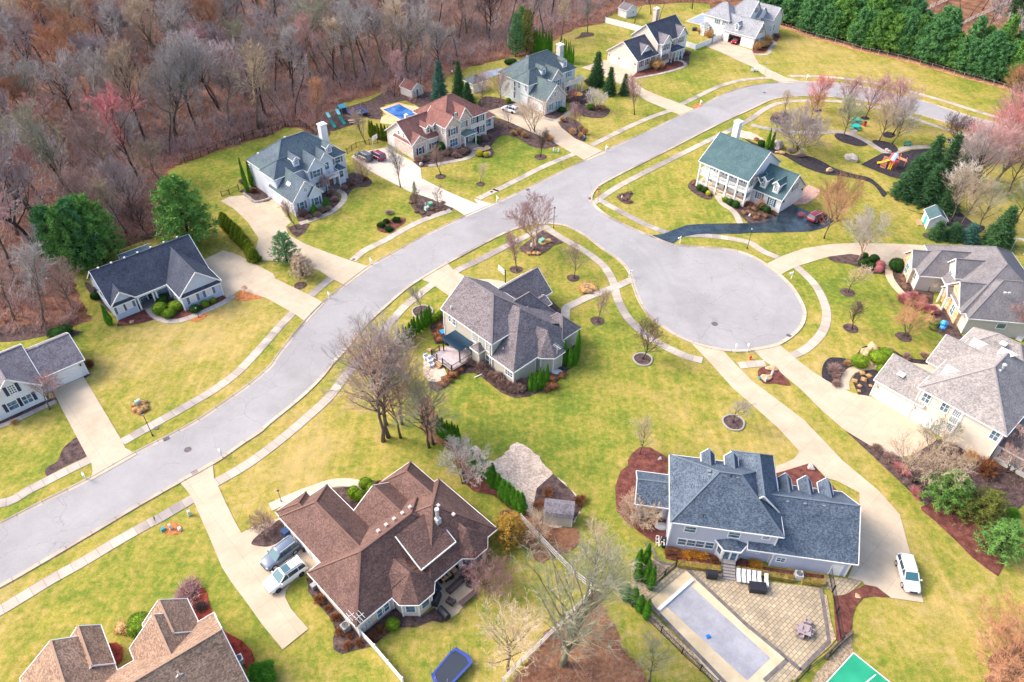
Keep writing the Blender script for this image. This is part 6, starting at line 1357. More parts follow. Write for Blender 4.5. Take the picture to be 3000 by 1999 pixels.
brushz = pts('d2 500,1180 700,1040 890,870 1000,1000 1120,1250 1280,1450 1350,1640 200,1640 300,1500')
underbrush(brushz, 500,(-10,22,26,52),1.1, 'undergrowth', TW['brown'], cats='low brown brush under the big oak in the foreground', wd=.012)
underbrush(pts('d3 1700,1250 2091,1050 2200,1640 1780,1640'),260,(28,60,26,52),1.2, 'undergrowth', TW['orange'], cats='orange-brown brush in the lower right corner', wd=.012)
underbrush(pts('c1 1400,450 1560,640 1720,760 1840,900 1720,1000 1560,800 1440,700'),260,(-25,5,55,85),1.0, 'undergrowth', TW['green'], cats='olive scrub between the leafy clump and the arborvitae line', wd=.014)
underbrush(pts('c3 760,715 1050,860 1200,900 1420,760 1500,760 1800,940 2091,1000 2091,1250 1900,1400 1760,1568 1500,1400 1140,1080'),420,(45,90,35,80),1.0, 'undergrowth', TW['brown'], cats='brown brush in the mulch strip along the right lots', wd=.014)

# ================================================================ EVERGREEN BELT (upper right)
Rp = rng_of(17); k = 0
row = resample(smooth(pine_edge, False, 3),4.9)
for i, p in enumerate(row):
    u, v = proj_uv(p)
    if u < 2180 or u > 3080: continue
    for r_, (off, sc) in enumerate(((3.4,.86),(8.2,.98),(13.0,1.0))):
        q = offset(row, off, False)[i] + Vector((Rp.uniform(-1.2,1.2), Rp.uniform(-1.2,1.2),0)); uu, vv = proj_uv(q)
        if uu > 2760 and r_ > 0 and Rp.random() < .6: continue
        k += 1; plant(Rp.choice(['pine', 'pine_b']), q, (sc * Rp.uniform(.75,1.05),) * 2 + (sc * Rp.uniform(.72,1.12),), None, 'dense green pine in the long evergreen row behind the wire fence', 'pine tree', 'pine_tree', 'pines of the evergreen row behind the fence', m_pine if Rp.random() < .45 else m_pineb, m_barkd, Rp)
far_ = [('a3 1380,120', 'thin', 'tan'),('a3 1440,110', 'thin', 'orange'),('a3 1520,150', 'thin', 'brown'),('a3 1590,165', 'thin', 'dark'),('a3 1680,130', 'thin', 'brown'),('a3 1770,80', 'big4', 'brown'),('a3 1860,45', 'big4', 'grey'),('a3 1900,120', 'big4', 'brown'),('a3 1310,60', 'thin', 'tan'),('a3 1750,350', 'big4', 'violet'),('a3 1960,40', 'thin', 'grey'),('a3 1500,40', 'thin', 'dark')]
for s, kd, c in far_: plant(kd, pts(s)[0], Rp.uniform(.75,.95), None, 'bare tree in the field beyond the evergreen row by the white rail fence', 'tree', 'bare_tree', 'bare trees by the far rail fence', TW[c], None, Rp)
for s, c, sc, lab in (('a3 1980,400', 'grey', .8, 'grey-green bare tree right of the evergreen row near the photo edge'),('a3 2060,470', 'grey', .9, 'big grey bare tree at the right edge beyond the evergreen row')): plant('big3', pts(s)[0], sc, None, lab, 'tree', 'bare_tree', None, TW[c], None, Rp)
plant('pine_b', pts('a3 2020,170')[0], 1.0, None, 'isolated dark evergreen by the far rail fence at the upper right', 'pine tree', 'pine_tree', None, m_spruce, None, Rp)
plant('round', pts('a3 1990,800')[0], 1.0, None, 'orange-brown round bare tree at the end of the fence on the right', 'tree', 'bare_tree', None, TW['orange'], None, Rp)
plant('round', pts('a3 2085,870')[0], 1.1, None, 'dark reddish bare tree at the right edge above the road', 'tree', 'bare_tree', None, TW['dark'], None, Rp)

# ================================================================ SINGLE TREES
TREES = [
 # park
 ('a3 258,870', 'small1', 'tan', 1.15, 'small pale tree in the black mulch circle beside three little boulders'),('a3 460,918', 'round', 'orange', .72, 'orange-tipped round tree in the small mulch ring in the park'),('a3 512,850', 'round', 'red', .95, 'bright red-budded tree in the park nearest the road'),
 ('a3 708,845', 'round', 'pink', .88, 'pink-budded tree left of the green picnic shelter umbrellas'),('a3 875,905', 'round', 'pink', 1.1, 'tall pink tree with forked trunk in the park by the red trash bin'),('a3 708,1045', 'round', 'green', .95, 'greenish grey tree in the long black bed of the park'),
 ('a3 980,1085', 'round', 'tan', .95, 'tan tree at the left end of the bed above the playground'),('a3 1080,1100', 'round', 'grey', 1.0, 'grey spreading tree at the right end of the bed above the playground'),('a3 1085,1035', 'big4', 'violet', .60, 'large reddish-crowned tree in the middle of the park'),('a3 1090,960', 'round', 'pink', 1.2, 'pink-topped tree farthest back in the park centre'),
 ('a3 1570,1090', 'spread', 'dark', 1.1, 'low dark spreading tree in a black bed beside the road'),('b3 560,520', 'near2', 'orange', .68, 'large orange-tipped tree on the lawn below the green-roofed house'),('b3 640,380', 'multi', 'orange', 1.25, 'orange-brown multi-stem tree beside the maroon car'),('a3 350,1150', 'spread', 'violet', 1.6, 'wide low violet-grey tree behind the green-roofed house'),
 ('b3 1480,310', 'near2', 'pale', .72, 'pale grey bare tree behind the little white shed'),('b3 1535,390', 'near2', 'tan', .78, 'tall tan-trunked tree right of the little white shed'),('b3 1600,430', 'near2', 'tan', .70, 'slim tan tree behind the small evergreens'),('b3 1725,470', 'near2', 'green', .70, 'greenish tree beside the dark round evergreen'),
 ('b3 1640,60', 'near1', 'pink', .85, 'pink-grey bare tree above the tall dark spruces'),('b3 1880,80', 'near1', 'pink', .78, 'reddish bare tree at the right of the playground'),('a3 1800,1230', 'near1', 'red', .8, 'big red-budded tree beside the road at the right edge'),('a3 2000,1180', 'near1', 'pink', .85, 'large pink-budded tree at the photo edge beside the road'),('a3 1890,1130', 'near2', 'red', .8, 'bright coral-red tree right of the dark spreading tree'),('a3 1700,1150', 'multi', 'red', .8, 'small crimson tree beside the black bed near the road'),('b3 2030,400', 'near2', 'green', .8, 'green-grey bare tree at the right edge above the arbor'),
 ('b3 1700,180', 'near1', 'violet', .75, 'violet-grey bare tree between the dark spruces and the right edge'),('b3 1950,200', 'near2', 'pink', .95, 'pinkish bare tree above the arbor near the photo edge'),('b3 1560,40', 'near1', 'pale', .62, 'pale lichen-grey tree standing against the dark spruces'),
 # driveways and yards
 ('b2 300,770', 'small2', 'pink', 1.0, 'young reddish tree left of the bed with the birch'),('b2 735,825', 'small1', 'brown', 1.15, 'young tree in a mulch ring between the sidewalk and the basketball hoop'),('b2 918,1155', 'small1', 'brown', 1.0, 'young tree in a mulch ring beside the front walk fork'),('b2 1262,1445', 'round', 'dark', .72, 'olive-grey round tree in an edged ring by the cul-de-sac sidewalk'),
 ('c2 1955,620', 'small1', 'grey', .95, 'thin grey sapling in an edged ring beside the long straight drive'),('c2 1238,865', 'small1', 'tan', 1.0, 'spindly sapling in the brown mulch bed left of the steel-blue roof'),('b3 745,930', 'small1', 'tan', 1.1, 'pale small tree in the ring nearest the curved drive'),('b3 775,1210', 'small2', 'dark', .85, 'dark budded small tree in the ring in the middle of the right lawn'),('b3 1180,1270', 'multi', 'orange', .85, 'orange-tipped spreading small tree near the crimson shrubs'),
 ('b3 830,690', 'birch', 'pale', 1.05, 'peeling-barked multi-stem birch in the bed beside the curved drive'),('b2 430,605', 'birch', 'pink', 1.12, 'tall multi-stem birch with reddish twigs in the corner bed of the junction'),('b1 1400,1085', 'small1', 'grey', 1.0, 'small grey tree in the stone-edged ring above the arborvitae hedge'),
 ('c1 1105,765', 'near2', 'grey', 1.31, 'leaning foreground tree standing closest to the road bend'),('c1 1145,735', 'near2', 'brown', 1.28, 'tree with mossy base in the leafy clump by the road bend'),('c1 1125,640', 'near2', 'violet', 1.21, 'tall tree at the back left of the leafy clump'),('c1 1238,740', 'near2', 'tan', 0.88, 'slim tree standing alone right of the mossy-based one'),('c1 1250,635', 'near2', 'orange', 0.99, 'rust-tinted tree behind the slim one in the leafy clump'),('c1 1458,815', 'near2', 'green', 0.88, 'pale greenish tree near the short arborvitae hedge'),('c1 1490,790', 'near2', 'tan', 0.82, 'thin tan tree touching the short arborvitae hedge'),
 ('c1 1725,1075', 'multi', 'pale', .85, 'pale lichen-covered small tree in the mulch above the brown-roofed house'),('c1 200,1440', 'spread', 'brown', .42, 'little bare shrubby tree in the dark mulch beside the parked cars'),('b1 440,445', 'small2', 'brown', .85, 'small bare tree in the mulch triangle beside the wide driveway'),('a1 1237,1435', 'small2', 'grey', 1.15, 'upright bare tree beside the pale driveway'),('b1 1362,285', 'cypress', 'brown', .62, 'narrow pole tree with green bits at the left of the utility boxes'),
 ('b1 1528,285', 'cypress', 'brown', .85, 'dark feathery pyramidal bare tree beside the utility boxes'),('a1 1545,1340', 'small2', 'brown', 1.0, 'brown bare tree before the stone front of the red-brown roofed house'),('a1 1850,1400', 'small1', 'tan', .75, 'faint sapling in a ring on the lawn of the red-brown roofed house'),('a2 480,1200', 'small2', 'dark', .92, 'small dark tree in a ring beside the junction driveway'),('a2 420,1010', 'multi', 'tan', 1.05, 'large tan vase-shaped tree beside the drive of the mint and stone house'),
 ('a2 235,985', 'small1', 'violet', .85, 'little violet-grey tree at the edge of the wide drive left of the vase-shaped tree'),('a2 765,1020', 'small2', 'pink', 1.05, 'pinkish tree in the teardrop bed by the walk'),('a2 895,850', 'multi', 'pale', .72, 'white-barked leaning birch in the bed on the lawn'),('a2 1200,880', 'small2', 'pink', 1.25, 'tall pink tree on the lawn between two driveways'),('a2 780,800', 'weep', 'red', 1.0, 'crimson low tree by the stone walk'),
 ('a2 160,790', 'round', 'brown', .78, 'brown bare tree before the white car of the mint and stone house'),('a1 1860,820', 'near2', 'brown', .62, 'bushy brown tree right of the two spruces'),('a2 1490,500', 'weep', 'brown', .9, 'small weeping tree before the arched porch'),('h2 790,1245', 'weep', 'pink', 1.15, 'pinkish weeping tree in front of the white gabled house'),('a1 970,1100', 'small2', 'tan', 1.1, 'tan small tree beside the round hedge clump'),
 ('a1 940,1410', 'round', 'brown', .6, 'small dense brown tree right of the white house porch'),('h3 1300,1130', 'multi', 'pink', .62, 'pink multi-stem tree in front of the white house porch'),('h8 985,1270', 'small1', 'pale', .62, 'tiny pale tree by the garden of the white farmhouse'),('h8 940,1400', 'small1', 'orange', .7, 'small orange-barked sapling in the bed of the white farmhouse'),('c3 1275,1100', 'multi', 'tan', 1.1, 'big vase-shaped multi-stem tree beside the concrete court of the brick house'),('c3 1980,1000', 'multi', 'brown', .9, 'brown bare tree below the sunroom at the right edge'),('c3 1380,840', 'bigbush' if False else 'multi', 'green', .7, 'greenish bare shrubby tree before the brick wall'),
 ('h10 590,790', 'weep', 'tan', .8, 'small bare tree in the front court of the stone-gabled ranch'),('h10 1985,1440', 'birch', 'pink', .7, 'peeling birch beside the tan wall at the right edge'),('b3 2060,1130', 'multi', 'red', .8, 'reddish bare tree in front of the ranch roof at the right edge'),('b0 1875,945', 'weep', 'red', .32, 'tiny dark red weeping shrub in the orange mulch by the drive'),('a1 1105,790', 'small1', 'brown', .8, 'thin bare tree by the pool deck end'),('a1 205,1050', 'small1', 'dark', .8, 'thin dark tree on the back lawn near the rear fence'),
 ('d2 650,1430', 'near1', 'green', .92, 'big gnarled oak spreading over the white rail fence in the foreground'),('d2 890,760', 'near2', 'tan', .58, 'bare tan tree above the corner of the white rail fence'),('d2 235,1480', 'near2', 'tan', .82, 'slim mossy tree at the bottom behind the blue trampoline'),('d2 1310,1568', 'near2', 'green', .5, 'greenish bare tree at the bottom edge beside the pool fence'),
 ('d3 2000,1500', 'spread', 'orange', 1.35, 'sprawling orange-brown bare tree in the lower right corner'),('d2 60,830', 'spread', 'pink', .75, 'pinkish bare shrubby tree beside the patio bay'),('c2 1240,1380', 'spread', 'tan', .62, 'tan spreading shrub at the left wall of the lavender-grey house'),('d2 470,560', 'near2', 'tan', .45, 'bare tan tree behind the golden evergreen'),
]
Rt = rng_of(3)
for s, kd, c, sc, lab in TREES: plant(kd, pts(s)[0], sc, None, lab, 'tree', 'bare_tree', None, TW[c], m_birchb if kd == 'birch' else (m_barkd if c in ('dark', 'violet') else None), Rt)
for t, x, y, r, e in (('b2', 293,760,1.2,0),('b2', 730,825,1.15,0),('b2', 915,1153,1.2,0),('b2', 1262,1448,1.45,1),('c2', 1958,625,1.5,1),('b3', 740,935,1.3,0),('b3', 765,1210,1.25,0),('b3', 1170,1275,1.3,0),('b1', 1405,1083,1.7,1),('a1', 1850,1413,1.0,0),('a2', 480,1205,1.45,0),('a1', 1545,1355,1.2,0),('b1', 470,882,1.1,0)):
    ring(t, x, y, r, None, mat('grey_edging', (.34,.32,.28),.9) if e else None)
EV = [
 ('b0 1470,560', 'pine', (1.18,1.18,1.0), m_pine, 'big bright green pine between the navy-roofed house and the wide driveway'),
 ('b0 640,755', 'pine_b', (1.0,1.0,.95), m_pine, 'leftmost of the three pines beside the navy-roofed house'),('b0 710,720', 'pine_b', (.95,.95,1.0), m_pineb, 'middle pine of the three beside the navy-roofed house'),('b0 790,690', 'pine', (1.0,1.0,.95), m_pine, 'right pine of the three beside the navy-roofed house'),('b0 480,700', 'pine_b', (.9,.9,.85), m_pineb, 'pine at the back left of the group of pines'),
 ('b1 370,700', 'pine_low', (1.05,1.05,.95), m_pineb, 'blue-green pine by the end of the yellow-green hedge'),('b1 490,810', 'pine_low', (.95,.95,.72), TW['tan'], 'browning sparse pine next to the blue-green one'),('b1 1355,270', 'pine_thin', (.55,.55,.9), m_ypine, 'skinny green pine near the utility boxes'),
 ('a1 1540,775', 'spruce', (1.0,1.0,1.05), m_bspruce, 'tall blue spruce above the red-brown roof'),('a1 1685,740', 'spruce', (.8,.8,.95), m_spruce, 'narrow green spruce right of the blue spruce'),('a1 1750,790', 'spruce', (.85,.85,.55), m_spruce, 'short dark spruce behind the bushy brown tree'),
 ('a2 290,440', 'pine_low', (1.0,1.0,1.9), m_pineb, 'left one of the two tall thin-trunked spruces by the woods'),('a2 375,410', 'pine_low', (1.1,1.1,1.9), m_ypine, 'olive right one of the two tall spruces by the woods'),('a2 330,380', 'pine_low', (.9,.9,1.9), m_pine, 'green spruce top standing behind the spruce pair'),
 ('a2 905,655', 'spruce', (1.05,1.05,.92), m_spruce, 'largest dark cone spruce beside the peach-walled house drive'),('a2 1005,725', 'spruce_b', (.9,.9,.82), m_spruce, 'middle-sized spruce below the largest cone spruce'),('a2 1120,725', 'spruce_b', (.75,.75,.62), m_spruce, 'smallest of the three spruces on the lawn'),
 ('b3 1180,200', 'spruce', (1.35,1.35,.95), m_spruce, 'leftmost of the massive dark spruces beside the playground'),('b3 1330,250', 'spruce', (1.35,1.35,.9), m_spruce, 'front one of the massive dark spruces above the little white shed'),('b3 1300,130', 'spruce', (1.4,1.4,1.2), m_spruce, 'tallest of the massive dark spruces beside the playground'),('b3 1480,300', 'spruce', (1.1,1.1,.7), m_spruce, 'rightmost of the massive dark spruces behind the shed'),('b3 1450,80', 'spruce', (1.2,1.2,1.1), m_spruce, 'rear one of the massive dark spruces'),
 ('b3 1412,515', 'spruce_b', (.85,.85,.42), m_spruce, 'leftmost small evergreen below the little white shed'),('b3 1535,520', 'spruce_b', (1.0,1.0,.38), m_spruce, 'second small evergreen in the row below the shed'),('b3 1660,535', 'spruce_b', (1.0,1.0,.42), m_bspruce, 'third small evergreen in the row below the shed'),('b3 1870,570', 'spruce', (1.25,1.25,.85), m_spruce, 'round dark evergreen at the end of the row before the grey roof'),
 ('c3 1450,1240', 'pine_low', (1.15,1.15,.92), m_pine, 'green pine below the concrete court of the brick house'),('c3 1750,1350', 'pine_low', (1.15,1.15,.72), m_ypine, 'olive pine between two greener ones at the right'),('d3 1880,560', 'pine_low', (1.15,1.15,.78), m_pine, 'lowest light green pine in the mulch at the right edge'),('c3 1600,1300', 'pine_low', (.9,.9,.5), m_ypine, 'small olive evergreen tucked behind the green pine'),
 ('d2 240,470', 'pine_low', (.95,.95,.62), m_gold, 'golden yellow evergreen at the corner of the brown roof'),('b3 1560,120', 'spruce', (1.1,1.1,.75), m_spruce, 'dark spruce top rising beside the playground bed'),
]
for s, kd, sc, m, lab in EV: plant(kd, pts(s)[0], sc, None, lab, 'evergreen tree', 'pine_tree' if 'pine' in kd else 'spruce_tree', None, m, m_barkd, Rt)

# ================================================================ HEDGES AND SHRUBS
def slim(s_): return (s_[0] * .72, s_[1] * .72, s_[2] * 1.06)
def rowof(s, n, kind, sc, lab, cat, name, group, m=None, jit=.12):
    P = resample(smooth(pts(s), False, 3),.2); tot = len(P) - 1
    for i in range(n):
        p = P[int(round(i / max(1, n - 1) * tot))]; f = Rt.uniform(1 - jit, 1 + jit); s3 = sc if isinstance(sc, tuple) else (sc, sc, sc)
        if kind == 'arb': s3 = slim(s3)
        single(kind, p, (s3[0] * f, s3[1] * f, s3[2] * Rt.uniform(1 - jit, 1 + jit)), lab, cat, name, group, m, None, Rt)
rowof('b1 1235,1350 1290,1325 1350,1260 1430,1200 1465,1165', 11, 'arb', (1.15,1.15,1.0), 'columnar green arborvitae in the hedge row beside the curved stone path', 'arborvitae', 'arborvitae', 'arborvitae hedge by the tan house path')
rowof('c1 1530,720 1600,760 1680,780', 9, 'arb', (1.05,1.05,.95), 'bright green arborvitae in the short dense hedge clump below the back lawn', 'arborvitae', 'arborvitae', 'short arborvitae clump on the back lawn edge')
rowof('c1 1790,950 1870,1020 1960,1080 c2 85,1090 160,1140', 8, 'arb', (1.6,1.6,.8), 'green arborvitae in the spaced line along the square of dry leaves', 'arborvitae', 'arborvitae', 'arborvitae line beside the dry leaf square')
rowof('c2 200,1200 270,1260 335,1310', 5, 'arb', (1.9,1.9,.9), 'large green arborvitae at the lower end of the line near the tan shed', 'arborvitae', 'arborvitae', 'lower arborvitae near the tan shed')
rowof('b0 1720,420 1800,500 1880,580 1950,690', 11, 'arb2', (2.1,2.1,1.3), 'rounded yellow-green evergreen in the thick hedge between two driveways', 'hedge shrub', 'hedge_shrub', 'yellow-green hedge between two driveways', m_arby)
rowof('h5 720,290 800,310 900,330 1030,330', 12, 'arb', (1.0,1.0,1.75), 'tall arborvitae in the row behind the house left of its chimney', 'arborvitae', 'arborvitae', 'tall arborvitae left of the stone chimney')
rowof('h5 1190,420 1280,450 1370,480 1430,500', 8, 'arb', (1.0,1.0,1.5), 'tall arborvitae in the row right of the stone chimney', 'arborvitae', 'arborvitae', 'tall arborvitae right of the stone chimney')
rowof('a1 1010,1050 1080,1070 1150,1080', 7, 'arb', (1.5,1.5,.95), 'thick green hedge shrub in the clump beside the beige garage wall', 'hedge shrub', 'hedge_shrub', 'hedge clump at the garage of the red-brown roofed house', m_arby)
rowof('h9 1500,1180 1560,1210 1600,1200 1640,1130 1650,1050', 6, 'arb', (1.15,1.15,1.2), 'tall arborvitae in the cluster at the right corner of the tan house', 'arborvitae', 'arborvitae', 'right arborvitae cluster of the tan house')
for s, sc, lab in (('h9 1125,1470', (1.0,1.0,.95), 'leftmost slim arborvitae against the tan house wall'),('h9 1170,1480', (1.1,1.1,.98), 'second slim arborvitae against the tan house wall'),('h9 1225,1450', (1.1,1.1,1.1), 'third tall arborvitae against the tan house wall'),('h9 1262,1450', (1.0,1.0,1.0), 'fourth arborvitae against the tan house wall'),('h9 1307,1385', (1.0,1.0,.98), 'rightmost slim arborvitae before the octagonal bay'),
    ('a3 120,1140', (1.3,1.3,1.25), 'tall arborvitae left of the pair behind the green-roofed house'),('a3 155,1140', (1.2,1.2,1.15), 'right arborvitae of the pair behind the green-roofed house'),('d2 1225,690', (1.3,1.3,1.0), 'upper left arborvitae by the pool gate'),('d2 1285,655', (1.3,1.3,1.0), 'uppermost arborvitae beside the pool gate'),('d2 1285,800', (1.4,1.4,1.15), 'tall arborvitae in the middle of the pool corner'),('d2 1320,850', (1.3,1.3,1.15), 'slim arborvitae nearest the pool paving'),
    ('d2 1130,925', (1.7,1.7,.75), 'lowest left dark arborvitae of the pool corner'),('d2 1190,950', (1.6,1.6,.8), 'dark arborvitae beside the lowest left one'),('d2 1235,1015', (1.4,1.4,.8), 'pale twig-veiled arborvitae by the black fence'),('d2 1285,1075', (1.2,1.2,1.0), 'single slim arborvitae at the outer side of the pool'),('d2 1220,780', (1.4,1.4,.9), 'left middle arborvitae of the pool corner'),('b0 845,1180', (1.5,1.5,1.05), 'big clipped green column at the left corner of the pale blue house'),
    ('h3 130,1130', (1.3,1.3,1.55), 'front tall arborvitae against the white side wall'),('h3 200,1040', (1.3,1.3,1.5), 'rear tall arborvitae against the white side wall'),('h3 90,1000', (1.0,1.0,1.5), 'slim arborvitae at the far corner of the white side wall')):
    single('arb', pts(s)[0], slim(sc), lab, 'arborvitae', 'arborvitae', None, None, None, Rt)
for s, sc, lab in (('h3 1125,1455', (1.4,1.4,.95), 'left green cone shrub before the skylight wing'),('h3 1300,1370', (1.5,1.5,1.0), 'right green cone shrub before the skylight wing'),('c3 1990,1330', (1.6,1.6,.5), 'low green evergreen near the right edge path')): single('arb2', pts(s)[0], sc, lab, 'shrub', 'cone_shrub', None, None, None, Rt)
def shrubs(L, kind, cat='shrub', name='round_shrub'):
    for s, sc, m, lab in L:
        if kind == 'bush': sc = tuple(x * .62 for x in (sc if isinstance(sc, tuple) else (sc, sc, sc)))
        if kind == 'bush' and m is m_lower: m = TW['brown']
        single(kind, pts(s)[0], sc, lab, cat, name, None, m, None, Rt)
shrubs([('d1 975,75', 1.45, m_box, 'uppermost clipped ball by the curved grey walk'),('d1 1018,110', 1.4, m_box, 'second clipped ball outside the curved grey walk'),('d1 1050,125', 1.15, m_box, 'small clipped ball nearest the brown roof outside the walk'),('d1 885,140', 1.45, m_box, 'largest clipped ball inside the curved grey walk'),('d1 925,168', 1.4, m_box, 'middle clipped ball inside the curved grey walk'),('d1 960,195', 1.15, m_box, 'small clipped ball inside the curved grey walk'),
 ('h1 1170,1290', (2.4,2.0,1.6), m_box, 'large yellow-green shrub left in the porch bed of the pale blue house'),('h1 1200,1150', (2.6,1.6,1.2), m_boxd, 'dark green hedge piece by the porch of the pale blue house'),('h1 1300,1350', (2.0,1.6,1.3), m_box, 'lower light green shrub in the porch bed of the pale blue house'),('h1 1400,1240', (2.2,1.8,1.3), m_box, 'upper light green shrub touching the garage wing of the pale blue house'),('h1 1690,1280', (1.5,1.5,1.2), m_boxd, 'dark round shrub beside the small black garden lamp'),('h1 1835,1205', 1.15, m_box, 'medium green shrub under the garage windows'),('h1 1955,1145', .9, m_box, 'smallest green shrub under the garage windows'),('h1 210,1090', (1.3,1.3,1.2), m_boxd, 'dark shrub against the side wall of the pale blue house'),
 ('h8 140,1065', 1.25, m_boxd, 'leftmost dark ball before the double porch'),('h8 210,1100', 1.3, m_boxd, 'second dark ball before the double porch'),('h8 265,1135', .95, m_yel, 'small yellow shrub beside the porch steps'),('h8 505,1235', 1.1, m_box, 'olive ball at the right of the porch steps'),('h8 578,1275', 1.3, m_boxd, 'middle dark ball right of the porch steps'),('h8 655,1310', 1.4, m_boxd, 'rightmost dark ball before the porch'),('h8 1030,1340', 1.4, m_boxd, 'dark shrub under the garage wing window'),('h8 1100,1385', 1.35, m_boxd, 'dark shrub nearest the blacktop drive'),('h8 1025,430', 1.4, m_boxd, 'green ball behind the green-roofed house'),
 ('h4 1785,1295', 1.3, m_yel, 'bright yellow-green ball in the curved bed'),('h4 1905,1310', 1.1, m_yel, 'smaller yellow-green ball in the curved bed'),('b3 845,735', 1.3, m_boxd, 'left green mound in the bed by the curved drive'),('b3 882,712', 1.1, m_boxd, 'small green mound behind the left one by the curved drive'),('b3 865,670', 1.1, m_boxd, 'upper green mound beside the birch'),('b3 935,700', 1.5, m_boxd, 'wide green mound right of the birch'),('b3 912,755', 1.3, m_boxd, 'lowest green mound by the curved drive'),('b3 970,775', 1.3, TW['red'], 'dark red mound in the bed by the curved drive'),('b3 985,740', 1.3, TW['red'], 'upper dark red mound by the curved drive'),
 ('b3 1105,760', (2.4,2.4,2.2), m_boxd, 'large round dark shrub at the drive corner of the stone-gabled ranch'),('c3 825,180', (2.4,2.2,1.5), m_box, 'left bright green ball by the boulders'),('c3 965,155', (2.7,2.3,1.7), m_box, 'front bright green ball by the boulders'),('c3 1025,125', (2.3,2.2,1.5), m_box, 'rear bright green ball by the boulders'),('c3 985,230', 1.1, m_box, 'small green shrub at the garage corner of the brick house'),
 ('b1 1490,1165', 1.0, m_box, 'lower light green ball beside the stone path'),('b1 1515,1140', 1.05, m_box, 'middle light green ball beside the stone path'),('b1 1545,1115', 1.05, m_box, 'upper light green ball beside the stone path'),('d1 1180,1140', (1.3,1.3,1.0), m_box, 'golden green ball beneath the brown house wall'),('c0 475,90', (3.2,2.4,1.6), m_boxd, 'spreading green juniper by the dark mulch strip'),('h5 1240,1365', (2.0,1.2,1.0), m_boxd, 'green shrub at the corner of the stone wing'),
 ('h5 250,1200', (1.2,1.2,1.2), m_box, 'small green shrub by the side door of the mint and stone house'),('a2 865,835', (2.2,1.8,1.0), m_boxd, 'dark green mound beside the leaning birch'),('a2 645,850', (1.8,1.2,.9), m_boxd, 'low green shrub by the stone wing corner walk'),('a2 250,490', (3.2,2.2,1.4), m_boxd, 'green juniper behind the teal-grey roof'),
 ('h4 1745,1060', (1.4,1.4,1.6), m_boxd, 'upright green shrub right of the front door'),('h4 1080,1220', (1.8,1.8,2.2), m_boxd, 'green shrub veiled by twigs before the stone bay'),('d0 1080,1150', (2.6,2.2,1.3), m_box, 'bright green shrub by the red mulch and tan roof'),('h9 1530,1080', 1.0, m_boxd, 'shaded shrub behind the arborvitae cluster')], 'ball')
shrubs([('b1 1090,430', (1.3,1.3,.95), m_boxd, 'left clump of the juniper island on the lawn'),('b1 1150,460', (1.5,1.3,.95), m_boxd, 'front clump of the juniper island on the lawn'),('b1 1205,390', (1.4,1.3,1.0), m_boxd, 'right clump of the juniper island on the lawn'),('b1 1130,400', (1.0,1.0,.9), m_boxd, 'rear clump of the juniper island on the lawn')], 'lump', 'shrub', 'juniper_shrub')
single('lump', G('d1', 190,1540),(2.4,2.4,2.2), 'big bright green evergreen at the bottom edge between two houses', 'shrub', 'evergreen_shrub', None, m_arb, None, Rt)
